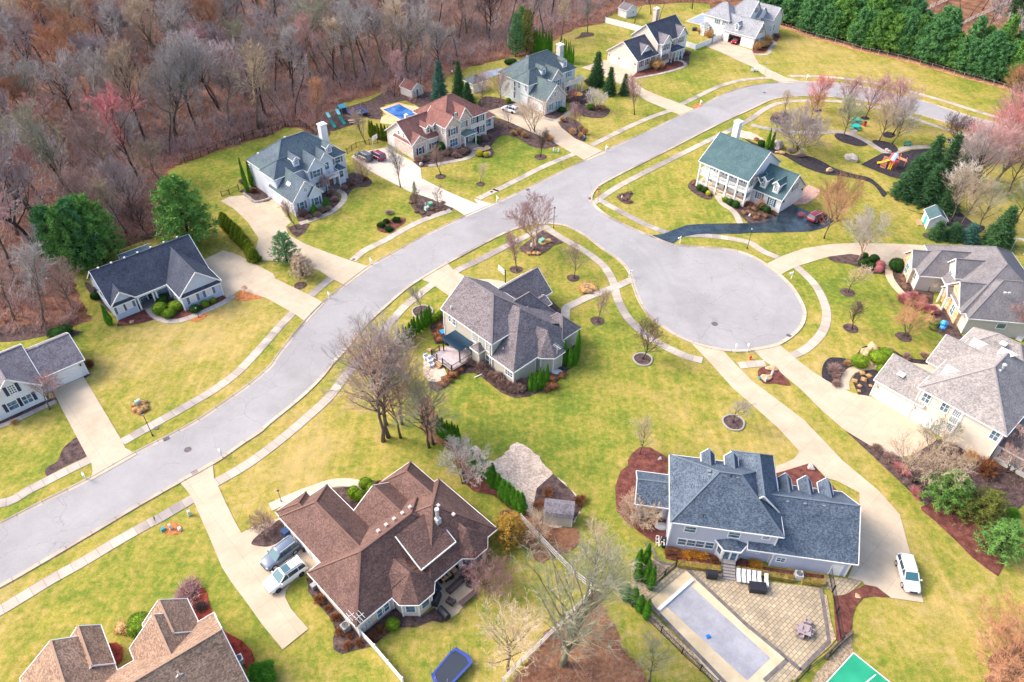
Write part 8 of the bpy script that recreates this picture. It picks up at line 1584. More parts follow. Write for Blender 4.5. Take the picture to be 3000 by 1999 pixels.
# boulders
def rock(k, x, y, r, m, lab):
    p = G(k, x, y); o = MB(); R_ = rng_of(int(x + y)); o.blob((0,0, r[2] * .55), r, 11,7,.35,0, R_); ob = o.build('boulder', m, None, False); ob.location = p; ob.rotation_euler = (0,0, R_.uniform(0,6)); return tag(ob, lab, 'boulder')
for k, x, y, r, m, lab in (('a3', 765,1228,(1.5,1.1,1.0), m_rockg, 'large pale boulder on the lawn left of the playground'),('a3', 200,1135,(1.4,1.2,1.2), m_rockg, 'big grey boulder behind the green-roofed house'),('a3', 597,1315,(.8,.6,.6), m_rock, 'orange-tan boulder on the black mulch path'),('a3', 225,1175,(1.1,.5,.4), m_rock, 'flat tan boulder below the big grey one'),('a3', 232,915,(.45,.4,.3), m_rock, 'upper tan rock in the black mulch circle'),('a3', 235,938,(.5,.4,.3), m_rock, 'lower tan rock in the black mulch circle'),
    ('a3', 1038,1152,(.5,.4,.3), m_rockg, 'left white rock above the playground roof'),('a3', 1060,1165,(.45,.4,.3), m_rockg, 'right white rock above the playground roof'),('c3', 930,68,(1.3,.8,.6), m_rock, 'pale tan boulder behind the bright green balls'),('c3', 885,100,(1.4,.8,.7), m_rock, 'pointed orange-tan boulder left of the bright green balls'),('c3', 905,175,(1.0,.4,.35), m_rock, 'flat tan stone below the bright green balls'),('h4', 1800,1185,(1.6,.9,.3), m_rock, 'flat pink-tan slab in the curved bed'),('h4', 1920,1170,(1.3,.7,.3), m_rock, 'second flat slab in the curved bed'),('h4', 1960,1270,(1.0,.5,.3), m_rock, 'lower flat slab in the curved bed'),
    ('a2', 737,1028,(.6,.45,.45), m_rockg, 'white rock in the teardrop bed'),('a2', 810,1055,(.6,.4,.4), m_rockg, 'white rock near the dark blue barrel'),('h4', 715,1470,(.5,.45,.45), m_rockg, 'white round rock by the garage corner bed'),('d3', 815,910,(.3,.3,.1), m_rock, 'small square stone in the brown mulch'),('c3', 458,968,(.6,.45,.35), m_rockg, 'white boulder in the mulch before the rear dormers'),('c2', 1395,905,(.35,.25,.2), m_rockg, 'white stone in the mulch left of the steel-blue roof'),('h1', 740,1440,(.4,.3,.2), m_rock, 'pinkish stone in the front bed of the pale blue house'),('b1', 1465,1390 - 10,(.5,.4,.3), m_rock, 'tan step stone beside the deck stairs'),('c3', 160,215,(1.0,.5,.3), m_rock, 'tan rock at the top of the bed between the long drives'),('c3', 115,285,(.9,.6,.3), m_rock, 'tan rock at the foot of the bed between the long drives')): rock(k, x, y, r, m, lab)
t = MB(); R_ = rng_of(8)
for p in resample(smooth(pts('h3 80,1165 150,1215 190,1255 250,1285 350,1270 440,1240 480,1210'), False, 3),.55): t.blob((p.x, p.y, .18),(.35,.3,.28),7,5,.3,0, R_)
tag(t.build('stone_edging', m_rockg), 'low edge of grey rocks round the bed by the wide driveway', 'stone edging')
# ================================================================ FENCES
def fence(s, label, name='fence', style='picket', h=1.2, m=m_dark, gap=2.4, z=0.0):
    P = pts(s); Q = resample(P, gap); e = thing(name, label, 'fence', Q[0]); o0 = Q[0]; pan = MB(); po = MB()
    for a, b in zip(Q, Q[1:]):
        a = a - o0; b = b - o0; d = (b - a); L_ = d.length
        if style == 'vinyl': pan.beam(a + Vector((0,0, h * .5)), b + Vector((0,0, h * .5)),.05, h * .92)
        elif style == 'wire':
            for q in (.06,.5,1): pan.beam(a + Vector((0,0, h * q)), b + Vector((0,0, h * q)),.025,.03)
            for i in range(int(L_ / .4)): f = i * .4 / L_; pan.beam(a + d * f + Vector((0,0,.05)), a + d * min(1, f + .45 / L_) + Vector((0,0, h)),.008,.01)
        else:
            for q in ((.12,.92) if style == 'picket' else (.25,.6,.95)): pan.beam(a + Vector((0,0, h * q)), b + Vector((0,0, h * q)),.05 if style == 'picket' else .06,.05 if style == 'picket' else .14)
            if style == 'picket':
                n = max(2, int(L_ / .2))
                for i in range(1, n): c = a + d * i / n; pan.beam(c + Vector((0,0,.05)), c + Vector((0,0, h)),.022,.022)
    pan.build('panels', m, e); w_ = .12 if style != 'wire' else .06
    for a in Q[:100]: a = a - o0; po = MB(); po.beam(a, a + Vector((0,0, h + .12)), w_, w_); po.build('post', m if style != 'wire' else m_galv, e)
    return e
m_wire = mat('chain_link', (.42,.40,.40),.6,.4); m_pick = mat('old_white_rail', (.66,.62,.60),.8)
fence('a3 -50,180 210,205 420,275 640,335 840,395 1040,435 1200,475 1380,525 1550,575 1700,615 1850,655 2000,705', 'long wire fence between the far lawn and the pine row', style='wire', m=m_wire, h=1.4, gap=3)
fence('a2 975,178 1100,210 1215,240 1300,262', 'solid white vinyl fence left of the charcoal-roofed house', style='vinyl', m=m_vinyl, h=1.9); fence('a2 1580,355 1665,383 1760,345 1865,300', 'solid white vinyl fence between the charcoal-roofed and the large white house', style='vinyl', m=m_vinyl, h=1.7)
fence('a2 980,135 1060,110 1140,92', 'dark mesh fence from the vinyl fence to the white shed', m=m_dark, h=1.5); fence('a0 1420,1255 1600,1180 1800,1095 2091,1030', 'black picket fence along the back lawn of the white house', m=m_dark, h=1.4); fence('a1 -20,1085 170,1020 360,975 470,960 520,990 600,1060', 'black fence curving behind the tall white chimney', m=m_dark, h=1.4)
fence('b0 510,775 700,705 900,620 1100,545 1290,495', 'weathered split rail fence behind the navy-roofed house', style='rail', m=m_wood_d, h=1.2); fence('b0 1700,200 1760,185 1830,150', 'short black gate by the wide driveway', m=m_dark, h=1.2); fence('a1 830,1180 900,1130 1000,1110 1130,1085', 'black fence behind the dark grey and maroon suvs', m=m_dark, h=1.3)
fence('d1 940,1215 1050,1330 1150,1450 1260,1580', 'white vinyl fence running from the brown-roofed house to the bottom edge', style='vinyl', m=m_vinyl, h=1.4); fence('d2 330,330 470,480 600,620 740,760 880,870', 'old white rail fence crossing behind the golden evergreen', style='rail', m=m_pick, h=1.3); fence('d2 880,875 760,1010 640,1130 480,1290 330,1430 190,1580', 'old white rail fence descending left under the big oak', style='rail', m=m_pick, h=1.3)
fence('a3 1310,90 1400,55 1500,10 1560,-20', 'short white rail fence piece in the far field', style='rail', m=m_pick, h=1.3, gap=3); fence('a3 1520,245 1700,150 1850,85 2010,5', 'long white rail fence in the far field', style='rail', m=m_pick, h=1.3, gap=3)
fence('d2 1085,880 1180,990 1290,1085 1400,1190 1560,1350 1700,1480 1830,1600', 'black picket fence along the outer side of the pool', m=m_dark, h=1.2); fence('d2 1345,830 1430,750 1515,680', 'black picket fence by the pool gate', m=m_dark, h=1.2); fence('d3 595,740 620,880 650,1040 688,1265 590,1370 430,1490 330,1600', 'black picket fence along the right side of the paved patio', m=m_dark, h=1.4); fence('a2 120,920 250,985 400,1050 470,1080', 'dark low wall fence between two upper driveways', style='rail', m=m_wood_d, h=.5)
# ================================================================ POOLS, PATIOS, PLAY
sheet('patio', pts('d2 1275,925 1330,860 1440,760 1530,690 1700,700 1860,700 2091,790 d3 120,800 540,850 560,1000 598,1262 480,1370 380,1480 250,1620 d2 2200,1900 1900,1600 1600,1290 1400,1060'),.094, m_paver)
sheet('patio', pts('d3 560,770 700,770 855,795 800,850 740,890 680,908 625,905 610,860 540,850'),.088, m_paver); sheet('pool_deck', pts('d2 1320,945 1605,712 d3 275,1395 -80,1790'),.11, m_cope)
for s in ('d2 1600,705 2091,1165 d3 0,1160 270,1385 380,1480', 'd2 1300,960 1560,1230 1800,1480 1950,1640', 'd3 275,1400 100,1560', 'd3 532,850 560,1010 597,1262 480,1375 380,1480'): ribbon('paving_border', resample(pts(s),2), [(-.22,.09),(-.22,.118),(.22,.118),(.22,.09)], m_flag)
ribbon('garden_edging', smooth(pts('h12 190,940 260,1000 290,1060 340,1120 480,1150'), False, 3), [(-.15,.03),(-.15,.14),(.15,.14),(.15,.03)], m_flag); sheet('gravel_strip', pts('d3 545,895 580,905 610,1100 650,1240 600,1300 450,1430 330,1560 300,1540 420,1440 590,1280 560,1050'),.1, m_gravel); sheet('gravel_strip', pts('d3 765,1190 780,1340 560,1568 430,1640 500,1500 680,1300'),.05, m_gravel)
sheet('dry_grass_strip', pts('d2 1290,1095 1400,1180 1700,1460 1860,1620 1900,1620 1700,1400 1400,1110 1320,1030'),.085, m_gravel)
e = thing('swimming_pool', 'covered rectangular pool with pale grey-lilac cover and white cover box on the paved patio', 'swimming pool', (0,0,0)); P = pts('d2 1435,985 1617,822 d3 148,1387 -30,1560'); t = MB(); t.prism([(p.x, p.y) for p in P], .1,.125); t.build('pool_cover', mat('pale_cover', (.48,.47,.5),.6,.3, build=two((.30,.295,.32),(.43,.42,.445),.35,6,.35,.65,(3,.08))), e); P = pts('d2 1372,1002 1638,768 1656,785 1393,1020', .35); t = MB(); t.prism([(p.x, p.y) for p in P], .1,.35); t.build('cover_box', m_vinyl, e)
box_('d2', 1762,1224,(.4,.35,.2), mat('cleaner_blue', (.02,.2,.6),.4), 'small blue pump lying on the pale pool cover', 'pump', 'pump', 20,.125); e = thing('swimming_pool', 'deep blue covered pool behind the red-brown roofed house', 'swimming pool', (0,0,0))
P = pts('a1 1107,842 1225,800 1365,872 1240,918'); t = MB(); t.prism([(p.x, p.y) for p in P], .06,.1); t.build('pool_cover', mat('pool_blue', (.02,.13,.42),.25,.5, build=two((.015,.10,.36),(.10,.26,.55),.5,6,.4,.65,(3,.3))), e)
bed('a1 1080,830 1220,785 1300,810 1350,815 1420,850 1380,880 1300,935 1200,960 1080,945 1090,900 1130,880', m_sand, .052, False, 'pool_surround'); e = thing('swimming_pool', 'pale covered pool beside the large white house', 'swimming pool', (0,0,0)); P = pts('a2 1605,165 1720,108 1850,140 1770,200'); t = MB(); t.prism([(p.x, p.y) for p in P], .06,.1); t.build('pool_cover', mat('pale_pool_cover', (.33,.37,.45),.5,.4, build=two((.24,.28,.36),(.42,.46,.55),.4,5)), e); sheet('pool_surround', pts('a2 1585,165 1720,100 1890,145 1790,215'),.05, m_cope)
e = thing('swimming_pool', 'far pale fenced pool left of the mint and stone house', 'swimming pool', (0,0,0)); P = pts('a2 20,560 180,525 200,560 60,610'); t = MB(); t.prism([(p.x, p.y) for p in P], .06,.1); t.build('pool_cover', MATS['pale_pool_cover'], e)
sheet('patio', pts('p4 115,330 330,150 460,260 600,340 660,420 420,740 330,800 290,820 140,670 150,560'),.075, mat('patio_tan', (.5,.4,.28),.9,.2, build=two((.42,.33,.22),(.56,.45,.31),.5,5))); sheet('patio', pts('h9 -70,1130 -20,1070 40,1060 120,1130 190,1290 150,1350 80,1380 -20,1370 -80,1290'),.095, m_dry)
sheet('sport_court', pts('d3 783,1345 1150,1640 900,1900 540,1600'),.06, mat('court_green', (.02,.30,.16),.6,.3, build=two((.015,.27,.14),(.03,.36,.20),.4,4)))
for s in ('d3 783,1345 1060,1568 1150,1640', 'd3 783,1345 580,1568 540,1600', 'd3 955,1512 885,1568 800,1640'): ribbon('court_line', resample(pts(s),2), [(-.06,.075),(.06,.075)], m_white)
m_wick = mat('dark_wicker', (.11,.075,.075),.8); m_mesh = mat('mauve_sling', (.34,.27,.28),.8)
def seat(k, x, y, rz, w, label, name='patio_chair', cat='chair', m=m_wick, group=None, d=.75, z0=.08):
    p = G(k, x, y); e = thing(name, label, cat, (p.x, p.y, z0), radians(rz), group); t = MB(); t.bx(-w / 2, w / 2,-d / 2, d / 2,.12,.42); t.build('seat', m, e); t = MB(); t.bx(-w / 2, w / 2, d / 2 - .14, d / 2,.42,.85); t.build('backrest', m, e)
    for s in (-1,1): t = MB(); t.bx(s * w / 2 - .07, s * w / 2 + .07,-d / 2, d / 2,.1,.62); t.build('armrest', m, e)
    return e
seat('p4', 385,450,227,2.1, 'dark wicker sofa on the patio of the brown-roofed house', 'sofa', 'sofa'); seat('p4', 340,625,150,.8, 'dark wicker armchair nearest the sofa on the patio'); seat('p4', 555,425,60,.8, 'wicker armchair half under the bare shrub on the patio')
def table(k, x, y, rz, L_, W_, h, m, label, name='dining_table', z0=.08):
    p = G(k, x, y); e = thing(name, label, 'table', (p.x, p.y, z0), radians(rz)); t = MB(); t.bx(-L_ / 2, L_ / 2,-W_ / 2, W_ / 2, h - .06, h); t.build('tabletop', m, e)
    for a in (-1,1):
        for b in (-1,1): t = MB(); t.bx(a * (L_ / 2 - .12) - .05, a * (L_ / 2 - .12) + .05, b * (W_ / 2 - .12) - .05, b * (W_ / 2 - .12) + .05,0, h - .06); t.build('leg', m, e)
    return e
table('p4', 312,335,43,2.2,1.0,.76, mat('light_teak', (.62,.38,.2),.7,.2, build=two((.50,.29,.14),(.70,.46,.27),4,4)), 'light wooden dining table on the patio by the window wall')
for i, (x, y, r) in enumerate(((235,390,-47),(290,375,-47),(340,350,-47),(250,290,133),(290,245,133),(385,240,40))): seat('p4', x, y, r, .5, 'dark patio chair at the light wooden dining table', 'patio_chair', 'chair', m_dark, 'dark chairs at the wooden patio table', .5)
table('p4', 530,585,43,2.4,.6,.45, m_wick, 'long low brown bench table at the edge of the patio', 'bench_table'); sheet('patio', pts('p4 165,375 245,470 215,505 160,460'),.09, mat('blue_rug', (.05,.09,.17),.9)).name = 'rug'
def grill(k, x, y, rz, d, label, m=m_dark, name='covered_grill', z0=.08):
    p = G(k, x, y); e = thing(name, label, 'grill', (p.x, p.y, z0), radians(rz)); t = MB(); t.bx(-d[0] / 2, d[0] / 2,-d[1] / 2, d[1] / 2,.1, d[2] * .7); t.build('cabinet', m, e); t = MB(); P = [(d[1] / 2 * cos(q), d[2] * .7 + d[2] * .32 * sin(q)) for q in [pi * i / 6 for i in range(7)]]
    t.add([(a * d[0] / 2 * .96, y_, z_) for a in (-1,1) for y_, z_ in P], [tuple(range(7)), tuple(range(7,14))[::-1]] + [(i, i + 7, i + 8, i + 1) for i in range(6)]); t.build('lid', m, e); return e
grill('p4', 185,610,75,(1.5,.7,1.15), 'black rounded barbecue against the octagonal bay'); grill('p4', 265,765,-47,(1.5,.75,1.1), 'black barbecue with silver trim at the patio corner'); grill('h12', 815,1262,-6,(1.25,.8,1.1), 'black covered barbecue left of the back stairs', z0=.1); grill('h9', 200,990,40,(1.2,.7,1.1), 'black barbecue under the pergola', z0=.9)
def crate(k, x, y, rz, d, label, name, cat, m, z0=.1, lid=None):
    p = G(k, x, y); e = thing(name, label, cat, (p.x, p.y, z0), radians(rz)); t = MB(); t.bx(-d[0] / 2, d[0] / 2,-d[1] / 2, d[1] / 2,0, d[2] * .85); t.build('body', m, e); t = MB(); t.bx(-d[0] / 2 - .04, d[0] / 2 + .04,-d[1] / 2 - .04, d[1] / 2 + .04, d[2] * .85, d[2]); t.build('lid', lid or m, e); return e
crate('h12', 1245,1385,-6,(1.85,1.0,.85), 'large black storage box before the row of white loungers', 'storage_box', 'storage box', m_dark); crate('p4', 535,325,-5,(1.7,1.2,.8), 'dark covered hot tub at the corner of the second bay', 'hot_tub', 'hot tub', m_wick); crate('p6', 368,130,50,(.75,.8,1.15), 'blue wheelie bin beside the dark suv', 'wheelie_bin', 'bin', mat('bin_blue', (.02,.06,.16),.5)); crate('p6', 575,310,45,(.3,.3,.5), 'small dark planter on the garage corner', 'planter', 'planter', m_dark); crate('p6', 700,745,45,(.6,.5,.7), 'grey box against the side wall of the brown-roofed house', 'storage_box', 'storage box', m_grey)
def ac(k, x, y, label, rz=-8, m=m_galv):
    p = G(k, x, y); e = thing('air_conditioner', label, 'air conditioner', (p.x, p.y, .05), radians(rz)); t = MB(); t.bx(-.42,.42,-.42,.42,0,.95); t.build('casing', m, e); t = MB(); t.cyl((0,0,.95),.36,.02,18); fo = t.build('fan_guard', m_dark, e); t = MB(); [t.tube([(r_ * cos(q), r_ * sin(q),.98) for q in [2 * pi * i / 14 for i in range(15)]], [.012] * 15,4) for r_ in (.12,.24,.36)]; t.build('grille', m_galv, fo)
ac('h12', 1632,1270, 'white air conditioner by the wing wall of the lavender-grey house'); ac('h14', 2165,745, 'pale air conditioner in the red mulch beside the tan-roofed house', 35); ac('h10', 1475,1480, 'dark green air conditioner behind the mottled roof', -8, mat('ac_green', (.18,.27,.27),.5))
ac('d1', 820,1165, 'grey air conditioner in the side bed of the brown-roofed house', -44, m_grey)
m_chaise = mat('white_sling', (.66,.67,.70),.7)
for i in range(6):
    p = G('h12', 1068 + i * 49 + (18 if i == 5 else 0),1275 + i * 7 + (15 if i == 5 else 0)); e = thing('sun_lounger', 'white sun lounger in the tight row right of the back stairs', 'sun lounger', (p.x, p.y, .1), radians(-8), 'white sun loungers by the back stairs'); t = MB(); t.slab([[(-.23,-.7,.38),(.23,-.7,.38),(.23,.3,.38),(-.23,.3,.38)]], .05); t.build('seat', m_chaise, e); t = MB(); t.slab([[(-.23,.3,.38),(.23,.3,.38),(.23,.85,.8),(-.23,.85,.8)]], .05); t.build('backrest', m_chaise, e); t = MB()
    for a in (-.2,.2):
        for b in (-.65,.4): t.bx(a - .02, a + .02, b - .02, b + .02,0,.38)
    t.build('legs', m_dark, e)
e = table('p5', 935,490,-20,1.3,1.3,.72, m_mesh, 'square mauve patio table on the paved pool patio', z0=.1)
for x, y, r, l in ((960,420,150, 'tall-backed patio chair above the mauve table'),(905,520,-30, 'patio chair at the lower left of the mauve table'),(985,500,60, 'patio chair at the right of the mauve table'),(890,470,240, 'patio chair at the left of the mauve table')): seat('p5', x, y, r, .6, l, 'patio_chair', 'chair', m_mesh, None, .65,.1)
# pool equipment
p = G('h12', 340,940); e = thing('pool_equipment', 'cluster of white pipes and black pool pumps by the left wall', 'pool equipment', (p.x, p.y, .05), radians(-8)); t = MB(); [t.tube([(x_, y_, 0),(x_, y_, .7),(x_ + .3, y_, .7),(x_ + .3, y_ - .5,.7)], [.05] * 4,6) for x_, y_ in ((-.6,.5),(-.6,0),(-.6,-.5),(0,.4),(0,-.3))]; t.build('pipes', m_vinyl, e); t = MB(); t.cyl((.3,.3,0),.28,.8,12); t.cyl((.3,-.5,0),.25,.5,12); t.build('pumps', m_dark, e)
# pergola, table
p = G('h9', 300,940); H = None; hc = Vector((.25,78.81,0)); ea = Vector((cos(radians(-45.5)), sin(radians(-45.5)),0)); eb = Vector((-ea.y, ea.x, 0)); o_ = hc + ea * -10.8 + eb * -1.55; e = thing('pergola', 'dark blue metal-roofed pergola over the deck of the tan house', 'pergola', (o_.x, o_.y, .85), radians(-45.5)); t = MB(); t.slab([[(-2.1,-1.4,2.45),(2.1,-1.4,2.45),(2.1,1.4,2.55),(-2.1,1.4,2.55)]], .08); [t.bx(-2.1 + i * .2,-2.07 + i * .2,-1.4,1.4,2.5,2.58) for i in range(22)]
t.build('roof', mat('pergola_blue', (.035,.085,.13),.5,.4), e)
for a in (-1.95,1.95):
    for b in (-1.25,1.25): t = MB(); t.bx(a - .08, a + .08, b - .08, b + .08,0,2.4); t.build('post', m_dark, e)
table('h9', 290,1045,-40,2.0,.9,.75, mat('tan_tabletop', (.5,.42,.28),.8), 'tan picnic table under the pergola', 'picnic_table', .87)
for x, y, l in ((-40,1120, 'white lounge chair on the round stone patio'),(5,1150, 'second white chair on the round stone patio'),(15,1200, 'third white chair nearest the deck stairs')): seat('h9', x, y, 30,.7, l, 'patio_chair', 'chair', m_chaise)
crate('h9', 158,850,30,(1.1,.9,.8), 'bright blue box at the left corner of the tan house', 'storage_box', 'storage box', mat('bright_blue', (.03,.28,.62),.5))
p = G('h10', 820,1300); t = MB(); R_ = rng_of(4); t.blob((0,0,.5),(.65,.5,.75),10,8,.35,0, R_); t.blob((-.3,-.5,.2),(.6,.35,.3),9,6,.5,0, R_); o = t.build('tarp', mat('blue_tarp', (.02,.30,.75),.45,.4, build=two((.015,.22,.65),(.10,.45,.85),3,4)), None, False); o.location = p; tag(o, 'crumpled bright blue tarp over an object in the mulch', 'tarp')
# trampolines
m_tblue = mat('trampoline_blue', (.04,.07,.30),.5)
def trampoline(s, z, label, net=True):
    P = [Vector((p.x, p.y, 0)) for p in pts(s, z)]; c = sum(P, Vector()) / len(P); e = thing('trampoline', label, 'trampoline', c); Q = [p - c for p in P]; t = MB(); n = len(Q); I = [q * .82 for q in Q]
    t.slab([[(*Q[i].xy, z),(*Q[(i + 1) % n].xy, z),(*I[(i + 1) % n].xy, z),(*I[i].xy, z)] for i in range(n)], .06); t.build('pad', m_tblue, e); t = MB(); t.slab([[(q.x, q.y, z - .03) for q in I]], .02); t.build('mat', mat('trampoline_mat', (.035,.045,.065),.8), e)
    for i in range(n): q = Q[i] * .97; t = MB(); t.tube([(q.x, q.y, 0),(q.x, q.y, z),(q.x, q.y, z + 1.6),(q.x * .93, q.y * .93, z + 1.8)], [.04,.04,.025,.025], 6); t.build('pole', m_grey, e)
trampoline('p1 455,275 560,360 830,285 700,195', .95, 'rectangular blue-edged trampoline with net poles by the play yard'); trampoline('d1 1470,1510 1500,1600 1600,1620 1790,1420 1760,1360 1665,1300 1620,1330', .85, 'large blue-padded trampoline at the bottom edge')
# back yard playset
p = G('p1', 250,420); e = thing('playset', 'wooden playset with teal roofs and two green slides in the back yard', 'playset', p, 0); L = lambda x, y, z=0: G('p1', x, y, z) - p
t = MB()
for a, b in (((110,440),(200,440)),((300,420),(360,390))):
    for q in (a, b):
        for dx in (-10,20): v = L(q[0] + dx, q[1]); t.beam((v.x, v.y, 0),(v.x, v.y, 2.6),.1,.1)
v0, v1 = L(130,440), L(330,400); t.beam((v0.x, v0.y, 2.3),(v1.x, v1.y, 2.3),.12,.12); t.build('frame', m_wood, e); m_tealr = mat('teal_canvas', (.10,.36,.42),.7)
for s in (((80,300),(130,290),(180,375),(125,388)),((245,245),(300,230),(348,325),(295,338))):
    t = MB(); t.slab([[tuple(L(x, y, 2.7)) for x, y in s][::-1]], .06); t.build('canopy', m_tealr, e)
for a, b in (((170,430),(255,565)),((330,370),(425,505))):
    t = MB(); v0, v1 = L(*a, 1.3), L(*b, .2); m_ = v0.lerp(v1,.6) - Vector((0,0,.2)); [t.beam(u, w_, .5,.1) for u, w_ in ((v0, m_),(m_, v1))]; t.tube([v0 + Vector((.2,.2,.1)), m_ + Vector((.2,.2,.1)), v1 + Vector((.2,.2,.1))], [.08] * 3,6); t.tube([v0 - Vector((.2,.2,-.1)), m_ - Vector((.2,.2,-.1)), v1 - Vector((.2,.2,-.1))], [.08] * 3,6); t.build('slide', mat('slide_teal', (.0,.30,.27),.35), e)
p = G('p1', 375,290); e = thing('playhouse', 'small dark playhouse with teal roof beside the trampoline', 'playhouse', p, .6); t = MB(); t.bx(-.9,.9,-.8,.8,0,1.4); t.build('walls', sh_navy, e); t = MB(); t.slab([[(-1,-1,1.4),(1,-1,1.4),(1,0,2.1),(-1,0,2.1)], [(1,1,1.4),(-1,1,1.4),(-1,0,2.1),(1,0,2.1)]], .08); t.build('roof', m_tealr, e)
def picnic(k, x, y, rz, m, lab, mt=None):
    p = G(k, x, y); e = thing('picnic_table', lab, 'picnic table', p, radians(rz)); t = MB(); t.bx(-.8,.8,-.38,.38,.68,.74); t.build('tabletop', m, e)
    for s in (-1,1): t = MB(); t.bx(-.8,.8, s * .75 - .13, s * .75 + .13,.4,.45); t.build('bench', mt or m, e)
    t = MB(); [t.beam((a, -.75,.02),(a, .25,.68),.07,.07) for a in (-.6,.6)]; [t.beam((a, .75,.02),(a, -.25,.68),.07,.07) for a in (-.6,.6)]; t.build('legs', m_wood, e)
picnic('p1', 545,480,20, mat('pale_pink_wood', (.62,.46,.36),.8), 'small plain picnic table beside the play yard'); picnic('p1', 660,455,20, mat('orange_stripe', (.75,.42,.12),.6), 'small orange and blue picnic table right of the plain one', mat('light_blue_plastic', (.2,.4,.7),.5))
m_pteal = mat('park_teal', (.0,.42,.33),.5); sheet('concrete_pad', pts('p3 440,300 560,190 830,250 720,345 560,335'),.05, m_walk); sheet('concrete_pad', pts('p3 415,475 560,380 815,435 690,545 600,635 465,595 530,540'),.052, m_walk)
for x, y, l in ((650,270, 'upper teal round picnic table in the park'),(620,455, 'lower teal round picnic table in the park')):
    p = G('p3', x, y); e = thing('picnic_table', l, 'picnic table', p); t = MB(); t.cyl((0,0,.74),1.05,.07,20); t.build('tabletop', m_pteal, e); t = MB(); t.cyl((0,0,0),.08,.74,8); t.build('pedestal', m_dark, e)
    for q in range(4): t = MB(); a_ = q * pi / 2 + .4; t.cyl((1.35 * cos(a_),1.35 * sin(a_),.42),.34,.05,12); t.beam((0,0,.2),(1.35 * cos(a_),1.35 * sin(a_),.42),.06,.06); t.build('stool', m_pteal, e)
p = G('p3', 885,378); e = thing('trash_bin', 'red round trash bin with dark lid beside the picnic tables', 'bin', p); t = MB(); t.cyl((0,0,0),.33,.95,14); t.build('drum', mat('bin_red', (.5,.02,.05),.5), e); t = MB(); t.lathe([(.36,.95),(.34,1.1),(.12,1.3),(.01,1.32)], 12); t.build('lid', m_dark, e)
def bench(k, x, y, rz, l):
    p = G(k, x, y); e = thing('park_bench', l, 'bench', p, radians(rz)); t = MB(); [t.bx(-.9,.9,-.25 + i * .17,-.12 + i * .17,.42,.46) for i in range(3)]; t.build('seat', m_pteal, e); t = MB(); [t.bx(-.9,.9,.26,.3,.55 + i * .16,.67 + i * .16) for i in range(3)]; t.build('backrest', m_pteal, e)
    for a in (-.75,.75): t = MB(); t.bx(a - .03, a + .03,-.25,.3,0,.42); t.bx(a - .03, a + .03,.24,.3,.4,1); t.build('leg', m_dark, e)
bench('a3', 498,998,-5, 'teal bench beside the park path near the violet-grey tree'); bench('a3', 1197,1118,10, 'teal bench on the lawn above the playground path')
# playground
p = G('p2', 590,380); e = thing('playground_tower', 'playground tower with red, white and blue roof and yellow slide', 'playground', p); L = lambda x, y, z=0: G('p2', x, y, z) - p
c4 = [L(x, y, 1.5) for x, y in ((500,350),(570,300),(650,330),(580,380))]; t = MB(); t.slab([[tuple(v) for v in c4]], .1); t.build('platform', mat('play_red', (.55,.06,.04),.6), e); t = MB(); [t.tube([(v.x, v.y, 0),(v.x, v.y, 3.0)], [.08,.08], 6) for v in c4]; t.build('posts', MATS['play_red'], e)
A_, B_, C_, D_ = L(470,280,3.1), L(545,175,3.3), L(665,210,3.3), L(580,335,3.1)
for i, (nm, cc) in enumerate((('red', (.70,.10,.12)),('white', (.80,.78,.68)),('blue', (.20,.38,.72)))):
    f0, f1 = i / 3,(i + 1) / 3; t = MB(); t.slab([[tuple(A_.lerp(D_, f0)), tuple(A_.lerp(D_, f1)), tuple(B_.lerp(C_, f1)), tuple(B_.lerp(C_, f0))]], .12); t.build('roof_panel', mat('panel_' + nm, cc, .5), e)
m_py = mat('play_yellow', (.85,.55,.0),.4); t = MB(); v0, v1 = L(485,318,1.45), L(255,375,.25); m_ = v0.lerp(v1,.7) - Vector((0,0,.15)); w_ = Vector((0,.28,.13)); t.beam(v0, m_, .55,.08); t.beam(m_, v1,.55,.08); [t.tube([v0 + s, m_ + s, v1 + s], [.09] * 3,6) for s in (w_, Vector((0,-.28,.13)))]; t.build('slide', m_py, e)
t = MB(); v0, v1, v2, v3 = L(510,365,1.5), L(555,375,1.5), L(495,505,0), L(450,490,0); t.tube([v0, v3], [.06,.06], 6); t.tube([v1, v2], [.06,.06], 6); [t.tube([v0.lerp(v3, i / 7), v1.lerp(v2, i / 7)], [.05,.05], 5) for i in range(1,7)]; t.build('ladder', m_py, e)
t = MB(); v0, v1, v2, v3 = L(395,245,1.7), L(465,265,1.7), L(400,470,.1), L(310,440,.1); [t.tube([v0.lerp(v1, i / 4), v3.lerp(v2, i / 4)], [.045,.045], 5) for i in range(5)]; t.tube([v0, v1], [.05,.05], 5); t.tube([v3, v2], [.05,.05], 5); t.build('climbing_bars', mat('play_orange', (.75,.30,.18),.5), e)
t = MB(); v0, v1 = L(650,270,1.5), L(800,325,1.5); [t.beam(v0 + Vector((0, s, 0)), v1 + Vector((0, s, 0)),.12,.25) for s in (-.5,.5)]; t.beam(v0, v1,.9,.08); [t.tube([(v.x, v.y, 0),(v.x, v.y, 2.2)], [.07,.07], 6) for v in (v1, L(690,260,1.5))]; t.build('bridge', MATS['play_orange'], e)
